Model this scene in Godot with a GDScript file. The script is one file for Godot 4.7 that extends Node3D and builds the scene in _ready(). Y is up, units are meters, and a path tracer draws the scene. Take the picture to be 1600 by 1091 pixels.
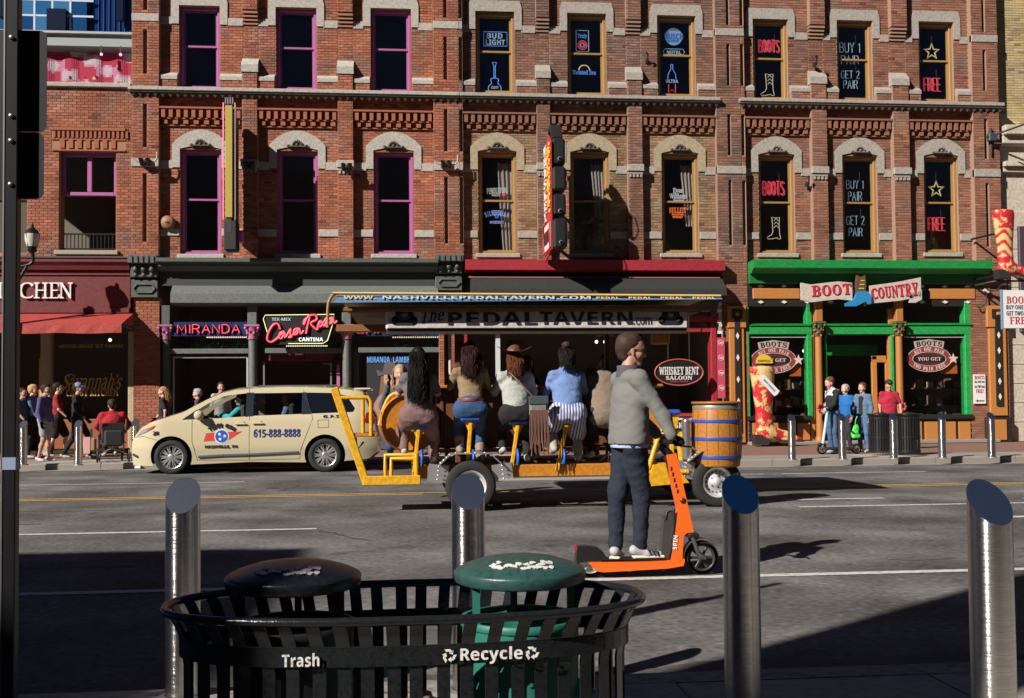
extends Node3D
# A downtown street of brick saloons in low sun: a party bike, a taxi van, a scooter rider, steel bollards.
# Axes: x runs along the street, y is up, the main shop fronts stand at z = 0 and the camera at z = 28.9.

var mats := {}
var taken := {}
var noises := {}
var fonts := {}
var built := {}
var rng := RandomNumberGenerator.new()

class MB:
	# collects triangles; corners are given counter-clockwise as seen from outside
	var V := PackedVector3Array()
	var N := PackedVector3Array()
	var C := PackedColorArray()
	var col := Color.WHITE
	var xf := Transform3D.IDENTITY
	func tri(a: Vector3, b: Vector3, c: Vector3) -> void:
		a = xf * a; b = xf * b; c = xf * c
		var n := (b - a).cross(c - a).normalized()
		V.append(a); V.append(c); V.append(b)
		for i in 3:
			N.append(n); C.append(col)
	func quad(a: Vector3, b: Vector3, c: Vector3, d: Vector3) -> void:
		tri(a, b, c); tri(a, c, d)
	func stri(a: Vector3, b: Vector3, c: Vector3, na: Vector3, nb: Vector3, nc: Vector3) -> void:
		V.append(xf * a); V.append(xf * c); V.append(xf * b)
		N.append((xf.basis * na).normalized()); N.append((xf.basis * nc).normalized()); N.append((xf.basis * nb).normalized())
		C.append(col); C.append(col); C.append(col)
	func squad(a: Vector3, b: Vector3, c: Vector3, d: Vector3, na: Vector3, nb: Vector3, nc: Vector3, nd: Vector3) -> void:
		stri(a, b, c, na, nb, nc); stri(a, c, d, na, nc, nd)
	func box(x0: float, y0: float, z0: float, x1: float, y1: float, z1: float) -> void:
		var p := [Vector3(x0, y0, z0), Vector3(x1, y0, z0), Vector3(x1, y1, z0), Vector3(x0, y1, z0), Vector3(x0, y0, z1), Vector3(x1, y0, z1), Vector3(x1, y1, z1), Vector3(x0, y1, z1)]
		quad(p[4], p[5], p[6], p[7]); quad(p[1], p[0], p[3], p[2]); quad(p[5], p[1], p[2], p[6])
		quad(p[0], p[4], p[7], p[3]); quad(p[7], p[6], p[2], p[3]); quad(p[0], p[1], p[5], p[4])
	func cbox(c: Vector3, s: Vector3, b := 0.0) -> void:
		# a box about c, its edges chamfered by b
		var h := s * 0.5
		if b <= 0.0:
			box(c.x - h.x, c.y - h.y, c.z - h.z, c.x + h.x, c.y + h.y, c.z + h.z)
			return
		b = minf(b, minf(h.x, minf(h.y, h.z)) * 0.98)
		var pts := PackedVector3Array()
		for sx in [-1.0, 1.0]:
			for sy in [-1.0, 1.0]:
				for sz in [-1.0, 1.0]:
					var o := Vector3(sx * h.x, sy * h.y, sz * h.z) + c
					pts.append(o - Vector3(0, sy * b, sz * b)); pts.append(o - Vector3(sx * b, 0, sz * b)); pts.append(o - Vector3(sx * b, sy * b, 0))
		hullfaces(pts, c)
	func hullfaces(p: PackedVector3Array, c: Vector3) -> void:
		var idx := func(i, j, k, a): return ((i * 2 + j) * 2 + k) * 3 + a
		for i in 2:
			fq(p[idx.call(i, 0, 0, 0)], p[idx.call(i, 1, 0, 0)], p[idx.call(i, 1, 1, 0)], p[idx.call(i, 0, 1, 0)], c)
			fq(p[idx.call(0, i, 0, 1)], p[idx.call(1, i, 0, 1)], p[idx.call(1, i, 1, 1)], p[idx.call(0, i, 1, 1)], c)
			fq(p[idx.call(0, 0, i, 2)], p[idx.call(1, 0, i, 2)], p[idx.call(1, 1, i, 2)], p[idx.call(0, 1, i, 2)], c)
			for j in 2:
				fq(p[idx.call(0, i, j, 1)], p[idx.call(1, i, j, 1)], p[idx.call(1, i, j, 2)], p[idx.call(0, i, j, 2)], c)
				fq(p[idx.call(i, 0, j, 0)], p[idx.call(i, 1, j, 0)], p[idx.call(i, 1, j, 2)], p[idx.call(i, 0, j, 2)], c)
				fq(p[idx.call(i, j, 0, 0)], p[idx.call(i, j, 1, 0)], p[idx.call(i, j, 1, 1)], p[idx.call(i, j, 0, 1)], c)
				for k in 2:
					ft(p[idx.call(i, j, k, 0)], p[idx.call(i, j, k, 1)], p[idx.call(i, j, k, 2)], c)
	func ft(a: Vector3, b: Vector3, d: Vector3, c: Vector3) -> void:
		if (b - a).cross(d - a).dot(a - c) < 0: tri(a, d, b)
		else: tri(a, b, d)
	func fq(a: Vector3, b: Vector3, d: Vector3, e: Vector3, c: Vector3) -> void:
		if (b - a).cross(d - a).dot((a + d) * 0.5 - c) < 0: quad(a, e, d, b)
		else: quad(a, b, d, e)
	func bar(a: Vector3, b: Vector3, w: float, h: float, bev := 0.0) -> void:
		# a square bar from a to b, h measured as near to upright as it can be
		var d := b - a
		var f := d.normalized()
		var up := Vector3.UP if absf(f.y) < 0.98 else Vector3.BACK
		var r := up.cross(f).normalized()
		var keep := xf
		xf = xf * Transform3D(Basis(r, f.cross(r), f), (a + b) * 0.5)
		cbox(Vector3.ZERO, Vector3(w, h, d.length()), bev)
		xf = keep
	func tube(path: Array, r, sides := 8, closed := false, caps := true) -> void:
		var n := path.size()
		var rings := []
		var nors := []
		var ref := Vector3.ZERO
		for i in n:
			var t: Vector3
			if closed: t = (path[(i + 1) % n] - path[(i + n - 1) % n]).normalized()
			else: t = (path[mini(i + 1, n - 1)] - path[maxi(i - 1, 0)]).normalized()
			if ref == Vector3.ZERO: ref = t.cross(Vector3.UP if absf(t.y) < 0.9 else Vector3.RIGHT).normalized()
			ref = (ref - t * ref.dot(t)).normalized()
			var bi := t.cross(ref)
			var rr: float = r[i] if r is Array else r
			var ring := []
			var nr := []
			for k in sides:
				var a := TAU * k / sides
				var q: Vector3 = ref * cos(a) + bi * sin(a)
				ring.append(path[i] + q * rr); nr.append(q)
			rings.append(ring); nors.append(nr)
		for i in (n if closed else n - 1):
			var j := (i + 1) % n
			for k in sides:
				var l := (k + 1) % sides
				squad(rings[i][k], rings[i][l], rings[j][l], rings[j][k], nors[i][k], nors[i][l], nors[j][l], nors[j][k])
		if caps and not closed:
			for k in range(1, sides - 1):
				tri(rings[0][0], rings[0][k + 1], rings[0][k])
				tri(rings[n - 1][0], rings[n - 1][k], rings[n - 1][k + 1])
	func lathe(prof: Array, sides := 16, smooth := true, a0 := 0.0, a1 := TAU) -> void:
		# prof: Vector2(radius, height) from bottom to top, spun about y
		var n := prof.size()
		var nn := []
		for i in n:
			var d: Vector2 = prof[mini(i + 1, n - 1)] - prof[maxi(i - 1, 0)]
			nn.append(Vector2(d.y, -d.x).normalized())
		for i in n - 1:
			var p: Vector2 = prof[i]
			var q: Vector2 = prof[i + 1]
			if p.distance_to(q) < 1e-6: continue
			var fl := Vector2(q.y - p.y, -(q.x - p.x)).normalized()
			var np: Vector2 = nn[i] if smooth else fl
			var nq: Vector2 = nn[i + 1] if smooth else fl
			for k in sides:
				var a := a0 + (a1 - a0) * k / sides
				var b := a0 + (a1 - a0) * (k + 1) / sides
				var ca := Vector3(cos(a), 0, -sin(a)); var cb := Vector3(cos(b), 0, -sin(b))
				var u := Vector3.UP
				squad(ca * p.x + u * p.y, cb * p.x + u * p.y, cb * q.x + u * q.y, ca * q.x + u * q.y, ca * np.x + u * np.y, cb * np.x + u * np.y, cb * nq.x + u * nq.y, ca * nq.x + u * nq.y)
	func ball(c: Vector3, r: Vector3, seg := 10) -> void:
		var keep := xf
		xf = xf * Transform3D(Basis.from_scale(r), c)
		var pr := []
		for i in seg / 2 + 1:
			var a := -PI / 2 + PI * i / (seg / 2)
			pr.append(Vector2(maxf(cos(a), 0.0001), sin(a)))
		lathe(pr, seg)
		xf = keep
	func prism(poly: PackedVector2Array, z0: float, z1: float) -> void:
		# a flat outline in x and y, z0 < z1
		if Geometry2D.is_polygon_clockwise(poly): poly.reverse()
		var id := Geometry2D.triangulate_polygon(poly)
		for i in range(0, id.size(), 3):
			var a := poly[id[i]]; var b := poly[id[i + 1]]; var c := poly[id[i + 2]]
			if (b - a).cross(c - a) < 0:
				var t := b
				b = c; c = t
			tri(Vector3(a.x, a.y, z1), Vector3(b.x, b.y, z1), Vector3(c.x, c.y, z1))
			tri(Vector3(a.x, a.y, z0), Vector3(c.x, c.y, z0), Vector3(b.x, b.y, z0))
		for i in poly.size():
			var a := poly[i]; var b := poly[(i + 1) % poly.size()]
			quad(Vector3(a.x, a.y, z0), Vector3(b.x, b.y, z0), Vector3(b.x, b.y, z1), Vector3(a.x, a.y, z1))
	func add(o: MB, t: Transform3D, tint = null) -> void:
		for i in o.V.size():
			V.append(xf * (t * o.V[i])); N.append((xf.basis * (t.basis * o.N[i])).normalized())
			C.append(o.C[i] * tint if tint != null else o.C[i])
	func mesh() -> ArrayMesh:
		var a := []
		a.resize(Mesh.ARRAY_MAX)
		a[Mesh.ARRAY_VERTEX] = V; a[Mesh.ARRAY_NORMAL] = N; a[Mesh.ARRAY_COLOR] = C
		var m := ArrayMesh.new()
		if V.size(): m.add_surface_from_arrays(Mesh.PRIMITIVE_TRIANGLES, a)
		return m

# ---------- materials ----------
func noise_tex(kind: String) -> NoiseTexture2D:
	if noises.has(kind): return noises[kind]
	var n := FastNoiseLite.new()
	var t := NoiseTexture2D.new()
	t.width = 512; t.height = 512; t.seamless = true
	var g := Gradient.new()
	match kind:
		"grain": n.frequency = 0.09; n.fractal_octaves = 4; g.set_color(0, Color(0.62, 0.62, 0.62)); g.set_color(1, Color(1, 1, 1))
		"mottle": n.frequency = 0.012; n.fractal_octaves = 6; g.set_color(0, Color(0.8, 0.8, 0.8)); g.set_color(1, Color(1, 1, 1))
		"worn":
			n.frequency = 0.02; n.fractal_octaves = 6; n.fractal_gain = 0.65
			g.set_color(0, Color(0.5, 0.48, 0.45)); g.set_color(1, Color(1, 1, 1)); g.add_point(0.38, Color(0.88, 0.87, 0.86))
		"asphalt":
			n.frequency = 0.045; n.fractal_octaves = 6; n.fractal_gain = 0.75
			g.set_color(0, Color(0.45, 0.45, 0.46)); g.set_color(1, Color(1, 0.99, 0.97))
		"speckle":
			n.noise_type = FastNoiseLite.TYPE_CELLULAR; n.frequency = 0.12; n.cellular_return_type = FastNoiseLite.RETURN_CELL_VALUE
			g.set_color(0, Color(0.1, 0.16, 0.3)); g.set_color(1, Color(0.75, 0.85, 1)); g.add_point(0.6, Color(0.16, 0.24, 0.42))
		"wood":
			n.frequency = 0.03; n.fractal_octaves = 5
			g.set_color(0, Color(0.78, 0.74, 0.7)); g.set_color(1, Color(1, 1, 1))
		"relief": n.frequency = 0.06; n.fractal_octaves = 5
		"knit": n.noise_type = FastNoiseLite.TYPE_CELLULAR; n.frequency = 0.16
		"cloth": n.frequency = 0.02; n.fractal_octaves = 3; n.domain_warp_enabled = true; n.domain_warp_amplitude = 40.0
	n.seed = kind.hash() % 1000
	t.noise = n; t.color_ramp = g if kind not in ["relief", "knit", "cloth"] else null
	t.as_normal_map = kind in ["relief", "knit", "cloth"]
	t.bump_strength = 6.0
	noises[kind] = t
	return t

func col(r: float, g: float, b: float) -> Color:
	return Color(r, g, b).linear_to_srgb()

func mt(r: float, g: float, b: float, rough := 0.7, metal := 0.0, tex := "", scale := 1.0, bump := "", bs := 1.0, strength := 0.5) -> StandardMaterial3D:
	var key := str([r, g, b, rough, metal, tex, scale, bump, bs, strength])
	if mats.has(key): return mats[key]
	var m := StandardMaterial3D.new()
	m.albedo_color = col(r, g, b); m.roughness = rough; m.metallic = metal
	m.cull_mode = BaseMaterial3D.CULL_DISABLED
	if tex or bump:
		m.uv1_triplanar = true; m.uv1_world_triplanar = true
		m.uv1_scale = Vector3.ONE * (scale if tex else bs)
	if tex: m.albedo_texture = noise_tex(tex)
	if bump:
		m.normal_enabled = true; m.normal_texture = noise_tex(bump); m.normal_scale = strength
	mats[key] = m
	return m

func brushed(r: float, g: float, b: float, rough: float) -> StandardMaterial3D:
	# steel turned on a lathe: fine level scratches, each tilting the surface up or down
	var m := mt(r, g, b, rough, 1.0)
	if m.normal_enabled: return m
	if not noises.has("brush"):
		var im := Image.create(4, 512, false, Image.FORMAT_RGB8)
		var q := RandomNumberGenerator.new()
		q.seed = 2
		for y in 512:
			var n := Vector3(0, clampf(q.randfn() * 0.22, -0.6, 0.6), 1).normalized()
			for x in 4: im.set_pixel(x, y, Color(n.x * 0.5 + 0.5, n.y * 0.5 + 0.5, n.z * 0.5 + 0.5))
		noises["brush"] = ImageTexture.create_from_image(im)
	m.normal_enabled = true; m.normal_texture = noises["brush"]; m.normal_scale = 1.0
	m.uv1_triplanar = true; m.uv1_world_triplanar = true; m.uv1_scale = Vector3(1, 17.0, 1)
	return m

func vmat(key: String, rough := 0.8, tex := "", scale := 1.0, bump := "", strength := 0.5) -> StandardMaterial3D:
	# coloured by vertex colours
	if mats.has(key): return mats[key]
	var m: StandardMaterial3D = mt(1, 1, 1, rough, 0.0, tex, scale, bump, scale, strength).duplicate()
	m.vertex_color_use_as_albedo = true
	mats[key] = m
	return m

func glass(key: String, a := 0.12, tint := Color(0.02, 0.03, 0.04), rough := 0.02) -> StandardMaterial3D:
	if mats.has(key): return mats[key]
	var m := StandardMaterial3D.new()
	m.transparency = BaseMaterial3D.TRANSPARENCY_ALPHA
	m.albedo_color = Color(tint.r, tint.g, tint.b, a); m.roughness = rough; m.metallic_specular = 0.6
	m.cull_mode = BaseMaterial3D.CULL_DISABLED
	if "window" in key:  # old drawn glass is never quite flat
		m.normal_enabled = true; m.normal_texture = noise_tex("cloth"); m.normal_scale = 0.12
		m.uv1_triplanar = true; m.uv1_world_triplanar = true; m.uv1_scale = Vector3.ONE * 0.22
	mats[key] = m
	return m

func glow(r: float, g: float, b: float, e := 1.0) -> StandardMaterial3D:
	var key := "glow" + str([r, g, b, e])
	if mats.has(key): return mats[key]
	var m := StandardMaterial3D.new()
	m.albedo_color = col(r * 0.6, g * 0.6, b * 0.6); m.roughness = 0.4
	m.emission_enabled = true; m.emission = col(r, g, b); m.emission_energy_multiplier = e
	mats[key] = m
	return m

# ---------- nodes ----------
func numbered(called: String) -> String:
	if not taken.has(called):
		taken[called] = 0
		return called
	taken[called] += 1
	return "%s_%03d" % [called, taken[called]]

func tag(o: Node, label: String, category: String, group := "") -> Node:
	o.set_meta("label", label); o.set_meta("category", category)
	if group: o.set_meta("group", group)
	return o

func thing(called: String, label: String, category: String, at := Vector3.ZERO, turn := 0.0, group := "") -> Node3D:
	var o := Node3D.new()
	o.name = numbered(called); add_child(o); o.position = at; o.rotation.y = turn
	tag(o, label, category, group)
	return o

func part(parent: Node, called: String, mb, m: Material) -> MeshInstance3D:
	var o := MeshInstance3D.new()
	o.mesh = mb.mesh() if mb is MB else mb
	o.name = called; o.material_override = m
	parent.add_child(o, true)
	return o

func struct(called: String, mb: MB, m: Material) -> MeshInstance3D:
	var o := part(self, numbered(called), mb, m)
	o.set_meta("kind", "structure")
	return o

func pbox(parent: Node, called: String, x0: float, y0: float, z0: float, x1: float, y1: float, z1: float, m: Material, bev := 0.0) -> MeshInstance3D:
	var b := MB.new()
	b.cbox(Vector3(x0 + x1, y0 + y1, z0 + z1) * 0.5, Vector3(absf(x1 - x0), absf(y1 - y0), absf(z1 - z0)), bev)
	return part(parent, called, b, m)

func dup(o: Node3D, called: String, at: Vector3, label := "") -> Node3D:
	var c: Node3D = o.duplicate()
	c.name = numbered(called); add_child(c); c.position = at
	if label: c.set_meta("label", label)
	return c

func font(kind: String) -> Font:
	if not fonts.has(kind):
		var f := SystemFont.new()
		f.font_names = PackedStringArray(["Droid Serif" if "serif" in kind else "Droid Sans Mono" if "mono" in kind else "Droid Sans"])
		if "bold" in kind: f.font_weight = 700
		if "italic" in kind: f.font_italic = true
		fonts[kind] = f
	return fonts[kind]

func txt(parent: Node, s: String, c: Vector3, w: float, h: float, m: Material, kind := "sans bold", rot := Basis.IDENTITY, d := 0.012, called := "lettering") -> MeshInstance3D:
	# lettering fitted to w by h about c (w or h 0: keep the proportions)
	var t := TextMesh.new()
	t.font = font(kind); t.text = s; t.font_size = 64; t.pixel_size = 0.01; t.depth = d; t.curve_step = 3.0
	var ab := t.get_aabb()
	var sx := w / ab.size.x if w > 0 else h / ab.size.y
	var sy := h / ab.size.y if h > 0 else sx
	var o := MeshInstance3D.new()
	o.mesh = t; o.material_override = m; o.name = called
	var b := rot * Basis.from_scale(Vector3(sx, sy, 1))
	o.transform = Transform3D(b, c - b * ab.get_center())
	parent.add_child(o, true)
	return o

func arc_txt(parent: Node, s: String, c: Vector3, r: float, a_mid: float, a_step: float, h: float, m: Material, kind := "sans bold", w := 0.0, flip := false) -> void:
	# letters one by one round a circle about c; angles in radians, a_mid 90 degrees is the top
	for i in s.length():
		if s[i] == " ": continue
		var off := (i - (s.length() - 1) * 0.5) * a_step
		var a := a_mid + (off if flip else -off)
		var p := c + Vector3(cos(a), sin(a), 0) * r
		txt(parent, s[i], p, w if s[i] != "I" else w * 0.4, h, m, kind, Basis(Vector3.BACK, a - PI / 2 if not flip else a + PI / 2), 0.01, "letter")

const STROKE := {
	"A": [[0, 0, 0.35, 1, 0.7, 0], [0.13, 0.36, 0.57, 0.36]], "B": [[0, 0, 0, 1, 0.4, 1, 0.58, 0.88, 0.58, 0.65, 0.4, 0.53, 0, 0.53], [0.4, 0.53, 0.64, 0.4, 0.64, 0.13, 0.42, 0, 0, 0]],
	"C": [[0.64, 0.82, 0.5, 0.97, 0.25, 1, 0.06, 0.84, 0, 0.5, 0.06, 0.16, 0.25, 0, 0.5, 0.03, 0.64, 0.18]], "D": [[0, 0, 0, 1, 0.35, 1, 0.6, 0.82, 0.67, 0.5, 0.6, 0.18, 0.35, 0, 0, 0]],
	"E": [[0.58, 1, 0, 1, 0, 0, 0.58, 0], [0, 0.52, 0.48, 0.52]], "F": [[0.58, 1, 0, 1, 0, 0], [0, 0.52, 0.46, 0.52]],
	"G": [[0.64, 0.8, 0.48, 0.98, 0.22, 0.98, 0.04, 0.8, 0, 0.5, 0.05, 0.18, 0.25, 0, 0.5, 0.02, 0.66, 0.18, 0.66, 0.45, 0.38, 0.45]],
	"I": [[0.1, 0, 0.1, 1]], "K": [[0, 0, 0, 1], [0.6, 1, 0, 0.45], [0.2, 0.6, 0.62, 0]], "L": [[0, 1, 0, 0, 0.56, 0]], "M": [[0, 0, 0.06, 1, 0.4, 0.3, 0.74, 1, 0.8, 0]], "N": [[0, 0, 0, 1, 0.64, 0, 0.64, 1]],
	"O": [[0.34, 1, 0.1, 0.88, 0, 0.5, 0.1, 0.12, 0.34, 0, 0.58, 0.12, 0.68, 0.5, 0.58, 0.88, 0.34, 1]], "P": [[0, 0, 0, 1, 0.42, 1, 0.6, 0.86, 0.6, 0.62, 0.42, 0.48, 0, 0.48]],
	"R": [[0, 0, 0, 1, 0.42, 1, 0.6, 0.86, 0.6, 0.64, 0.42, 0.5, 0, 0.5], [0.36, 0.5, 0.64, 0]], "S": [[0.6, 0.84, 0.46, 0.98, 0.2, 0.98, 0.04, 0.84, 0.06, 0.64, 0.3, 0.52, 0.54, 0.4, 0.6, 0.2, 0.46, 0.03, 0.18, 0, 0, 0.16]],
	"T": [[0, 1, 0.66, 1], [0.33, 1, 0.33, 0]], "U": [[0, 1, 0, 0.25, 0.12, 0.04, 0.34, 0, 0.54, 0.04, 0.66, 0.25, 0.66, 1]], "X": [[0, 0, 0.6, 1], [0, 1, 0.6, 0]], "Y": [[0, 1, 0.33, 0.5, 0.66, 1], [0.33, 0.5, 0.33, 0]],
	"H": [[0, 0, 0, 1], [0.62, 0, 0.62, 1], [0, 0.5, 0.62, 0.5]], "W": [[0, 1, 0.2, 0, 0.42, 0.7, 0.64, 0, 0.84, 1]], "1": [[0.05, 0.8, 0.25, 1, 0.25, 0]], "2": [[0.02, 0.8, 0.14, 0.96, 0.4, 1, 0.58, 0.82, 0.5, 0.58, 0, 0, 0.62, 0]], "-": [[0.05, 0.5, 0.35, 0.5]],
}

func strokes(s: String) -> Array:
	# [[polyline of Vector2 ...], width] of a word of single-line letters, one unit high
	var out := []
	var x := 0.0
	for ch in s:
		if ch == " " or not STROKE.has(ch):
			x += 0.5
			continue
		var wide := 0.0
		for line in STROKE[ch]:
			var pl := []
			for i in range(0, line.size(), 2):
				pl.append(Vector2(x + line[i], line[i + 1])); wide = maxf(wide, line[i])
			out.append(pl)
		x += wide + 0.26
	return [out, x - 0.26]

func neon_into(b: MB, s: String, c: Vector3, w: float, h: float, r: float, twin := false) -> void:
	var st := strokes(s)
	for pl in st[0]:
		var pts := []
		for p in pl: pts.append(c + Vector3((p.x / st[1] - 0.5) * w, (p.y - 0.5) * h, 0))
		b.tube(pts, r, 5)
		if twin:
			var q := []
			for p in pts: q.append(p + Vector3(r * 3.4, -r * 1.2, 0))
			b.tube(q, r * 0.8, 5)

func curve_tube(b: MB, pts: Array, r: float, sides := 6, steps := 5, closed := false) -> void:
	# a smooth (Catmull-Rom) tube through pts
	b.tube(smooth(pts, steps, closed), r, sides, closed)

func smooth(pts: Array, steps := 5, closed := false) -> Array:
	var out := []
	var n := pts.size()
	for i in (n if closed else n - 1):
		var p0 = pts[(i + n - 1) % n] if closed or i > 0 else pts[0]
		var p3 = pts[(i + 2) % n] if closed or i + 2 < n else pts[n - 1]
		for k in steps:
			out.append(pts[i].cubic_interpolate(pts[(i + 1) % n], p0, p3, float(k) / steps))
	if not closed: out.append(pts[n - 1])
	return out


func _ready() -> void:
	rng.seed = 7
	camera_and_light()
	setting()
	street_across()
	print("setting done ", Time.get_ticks_msec())
	facades()
	print("facades done ", Time.get_ticks_msec())
	shop_fronts()
	signs()
	print("signs done ", Time.get_ticks_msec())
	party_bike()
	taxi()
	print("vehicles done ", Time.get_ticks_msec())
	scooter_rider()
	riders()
	pedestrians()
	print("people done ", Time.get_ticks_msec())
	foreground()

func camera_and_light() -> void:
	var cam := Camera3D.new()
	cam.name = "camera"
	cam.projection = Camera3D.PROJECTION_FRUSTUM
	cam.near = 0.1; cam.far = 400.0
	cam.size = 0.1 * 1091.0 / 1650.0
	cam.frustum_offset = Vector2(0, 0.1 * 30.5 / 1650.0)
	cam.transform = Transform3D(Basis(Vector3.UP, deg_to_rad(-5.5)) * Basis(Vector3.RIGHT, deg_to_rad(1.88)) * Basis(Vector3.BACK, -0.0089), Vector3(0, 1.38, 28.9))
	add_child(cam)
	cam.current = true
	var e := Environment.new()
	var sky := ProceduralSkyMaterial.new()
	sky.sky_top_color = Color(0.15, 0.36, 0.62); sky.sky_horizon_color = Color(0.44, 0.58, 0.74); sky.sky_curve = 0.12
	sky.ground_bottom_color = Color(0.1, 0.1, 0.1); sky.ground_horizon_color = Color(0.3, 0.32, 0.35)
	sky.sky_energy_multiplier = 1.0
	e.background_mode = Environment.BG_SKY
	e.sky = Sky.new(); e.sky.sky_material = sky
	e.background_energy_multiplier = 0.12
	e.tonemap_mode = Environment.TONE_MAPPER_LINEAR
	e.tonemap_exposure = 1.9
	e.sdfgi_enabled = true; e.ssao_enabled = true; e.ssil_enabled = true
	var we := WorldEnvironment.new()
	we.name = "daylight"; we.environment = e
	add_child(we)
	var sun := DirectionalLight3D.new()
	sun.name = "sun"
	sun.light_color = Color(1.0, 0.97, 0.935); sun.light_energy = 1.35; sun.light_angular_distance = 0.5
	sun.shadow_enabled = true
	add_child(sun)
	sun.look_at_from_position(Vector3.ZERO, Vector3(2.415, -1.93, -1.817))

# ---------- ground, road, kerbs, pavements ----------
const KERB := [Vector2(-40, 4.85), Vector2(2.2, 4.85), Vector2(5.2, 7.1), Vector2(45, 7.3)]

func sheet(poly: PackedVector2Array, y: float) -> MB:
	# a flat sheet; poly in x and z
	var b := MB.new()
	var id := Geometry2D.triangulate_polygon(poly)
	for i in range(0, id.size(), 3):
		var p := [poly[id[i]], poly[id[i + 1]], poly[id[i + 2]]]
		var a := Vector3(p[0].x, y, p[0].y); var c := Vector3(p[1].x, y, p[1].y); var d := Vector3(p[2].x, y, p[2].y)
		if (c - a).cross(d - a).y > 0: b.tri(a, c, d)
		else: b.tri(a, d, c)
	return b

func setting() -> void:
	struct("ground", sheet(PackedVector2Array([Vector2(-200, -200), Vector2(200, -200), Vector2(200, 200), Vector2(-200, 200)]), -0.02), mt(0.12, 0.11, 0.1, 0.95))
	# asphalt with fine aggregate and coarse patches of wear
	var am: StandardMaterial3D = mt(0.41, 0.402, 0.395, 0.9, 0.0, "asphalt", 0.9, "relief", 2.0, 0.55).duplicate()
	am.albedo_texture = road_wear()
	am.uv1_scale = Vector3.ONE / 24.0
	am.normal_enabled = false
	var road := struct("road", sheet(PackedVector2Array([Vector2(-60, 4.0), Vector2(60, 4.0), Vector2(60, 24.2), Vector2(-60, 24.2)]), 0.0), am)
	# a newer strip of asphalt in the far lane and darker patches, each with its own edge
	var patch_m := mt(0.17, 0.165, 0.16, 0.9, 0.0, "asphalt", 1.3)
	for q in [[-3.2, 19.3, 1.0, 0.25], [6.0, 18.1, 0.5, 0.1], [7.6, 18.9, 0.7, 0.12], [2.6, 18.6, 0.5, 0.09], [5.1, 16.9, 0.6, 0.07], [6.6, 20.3, 0.3, 0.08], [4.4, 20.1, 0.35, 0.07], [4.9, 21.2, 0.25, 0.05], [-4.4, 14.3, 0.9, 0.06], [-1.2, 14.8, 0.7, 0.06], [6.9, 9.0, 2.4, 0.06], [-5.5, 10.9, 0.8, 0.05], [5.7, 19.6, 0.2, 0.05]]:
		var pl := PackedVector2Array()
		for k in 14:
			var a := TAU * k / 14
			pl.append(Vector2(q[0] + cos(a) * q[2] * rng.randf_range(0.6, 1.05), q[1] + sin(a) * q[3] * rng.randf_range(0.6, 1.1)))
		part(road, "tar_patch", sheet(pl, 0.003), patch_m)
	# cracks
	for q in [[-3.7, 10.4, 0.5, 1.4], [-1.9, 10.3, -0.2, 1.2], [-1.0, 17.2, 0.6, 0.9], [5.3, 20.9, 0.4, 0.8], [-6.0, 15.6, 1.6, 0.2], [3.0, 13.4, 1.4, 0.3]]:
		var b := MB.new()
		var p := Vector2(q[0], q[1])
		for k in 9:
			var nx := p + Vector2(q[2], q[3]) / 9.0 + Vector2(rng.randf_range(-0.07, 0.07), rng.randf_range(-0.07, 0.07))
			var side := (nx - p).orthogonal().normalized() * rng.randf_range(0.008, 0.02)
			b.quad(Vector3(p.x - side.x, 0.004, p.y - side.y), Vector3(nx.x - side.x, 0.004, nx.y - side.y), Vector3(nx.x + side.x, 0.004, nx.y + side.y), Vector3(p.x + side.x, 0.004, p.y + side.y))
			p = nx
		part(road, "crack", b, mt(0.03, 0.03, 0.03, 0.9))
	# painted lines, worn through in places
	var white := StandardMaterial3D.new()
	white.albedo_color = col(0.62, 0.61, 0.58); white.roughness = 0.85
	white.uv1_triplanar = true; white.uv1_world_triplanar = true; white.uv1_scale = Vector3(1.3, 1.3, 1.3); white.albedo_texture = noise_tex("worn")
	var yellow: StandardMaterial3D = white.duplicate()
	yellow.albedo_color = col(0.62, 0.36, 0.07)
	for l in [[-45, 45, 12.42, 0.11, yellow, "yellow_line"], [-45, 45, 12.66, 0.11, yellow, "yellow_line"], [-45, 45, 20.75, 0.12, white, "lane_line"], [-5.2, -1.05, 16.95, 0.11, white, "lane_line"], [5.0, 14.0, 15.6, 0.11, white, "lane_line"],
			[-7.4, -3.0, 9.4, 0.1, white, "lane_line"], [5.2, 9.8, 9.5, 0.1, white, "lane_line"], [6.9, 9.0, 17.15, 0.16, white, "lane_line"], [8.6, 11.0, 17.6, 0.12, white, "lane_line"], [-18.0, -9.0, 16.95, 0.11, white, "lane_line"], [8.4, 10.6, 15.1, 0.22, white, "lane_line"], [5.2, 6.6, 14.6, 0.12, white, "lane_line"]]:
		var b := MB.new()
		var n := int((l[1] - l[0]) / 0.35)
		for i in n:
			# edges wander a little, a few short lengths are gone
			if rng.randf() < 0.03: continue
			var xa: float = lerpf(l[0], l[1], float(i) / n); var xb: float = lerpf(l[0], l[1], float(i + 1) / n)
			var h: float = l[3] * 0.5
			b.quad(Vector3(xa, 0.005, l[2] + h), Vector3(xb, 0.005, l[2] + h * rng.randf_range(0.9, 1.08)), Vector3(xb, 0.005, l[2] - h), Vector3(xa, 0.005, l[2] - h * rng.randf_range(0.9, 1.08)))
		part(road, l[5], b, l[4])
	# far pavement: red paver field, concrete slabs along a granite kerb
	var walk := PackedVector2Array([Vector2(-40, 3.2), Vector2(2.6, 3.2), Vector2(5.6, 5.4), Vector2(45, 5.6), Vector2(45, -1.0), Vector2(-40, -1.0)])
	struct("far_pavement", sheet(walk, 0.136), mt(0.3, 0.155, 0.115, 0.9, 0.0, "grain", 3.0, "relief", 3.0, 0.4))
	var slabs := Node3D.new()
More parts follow.
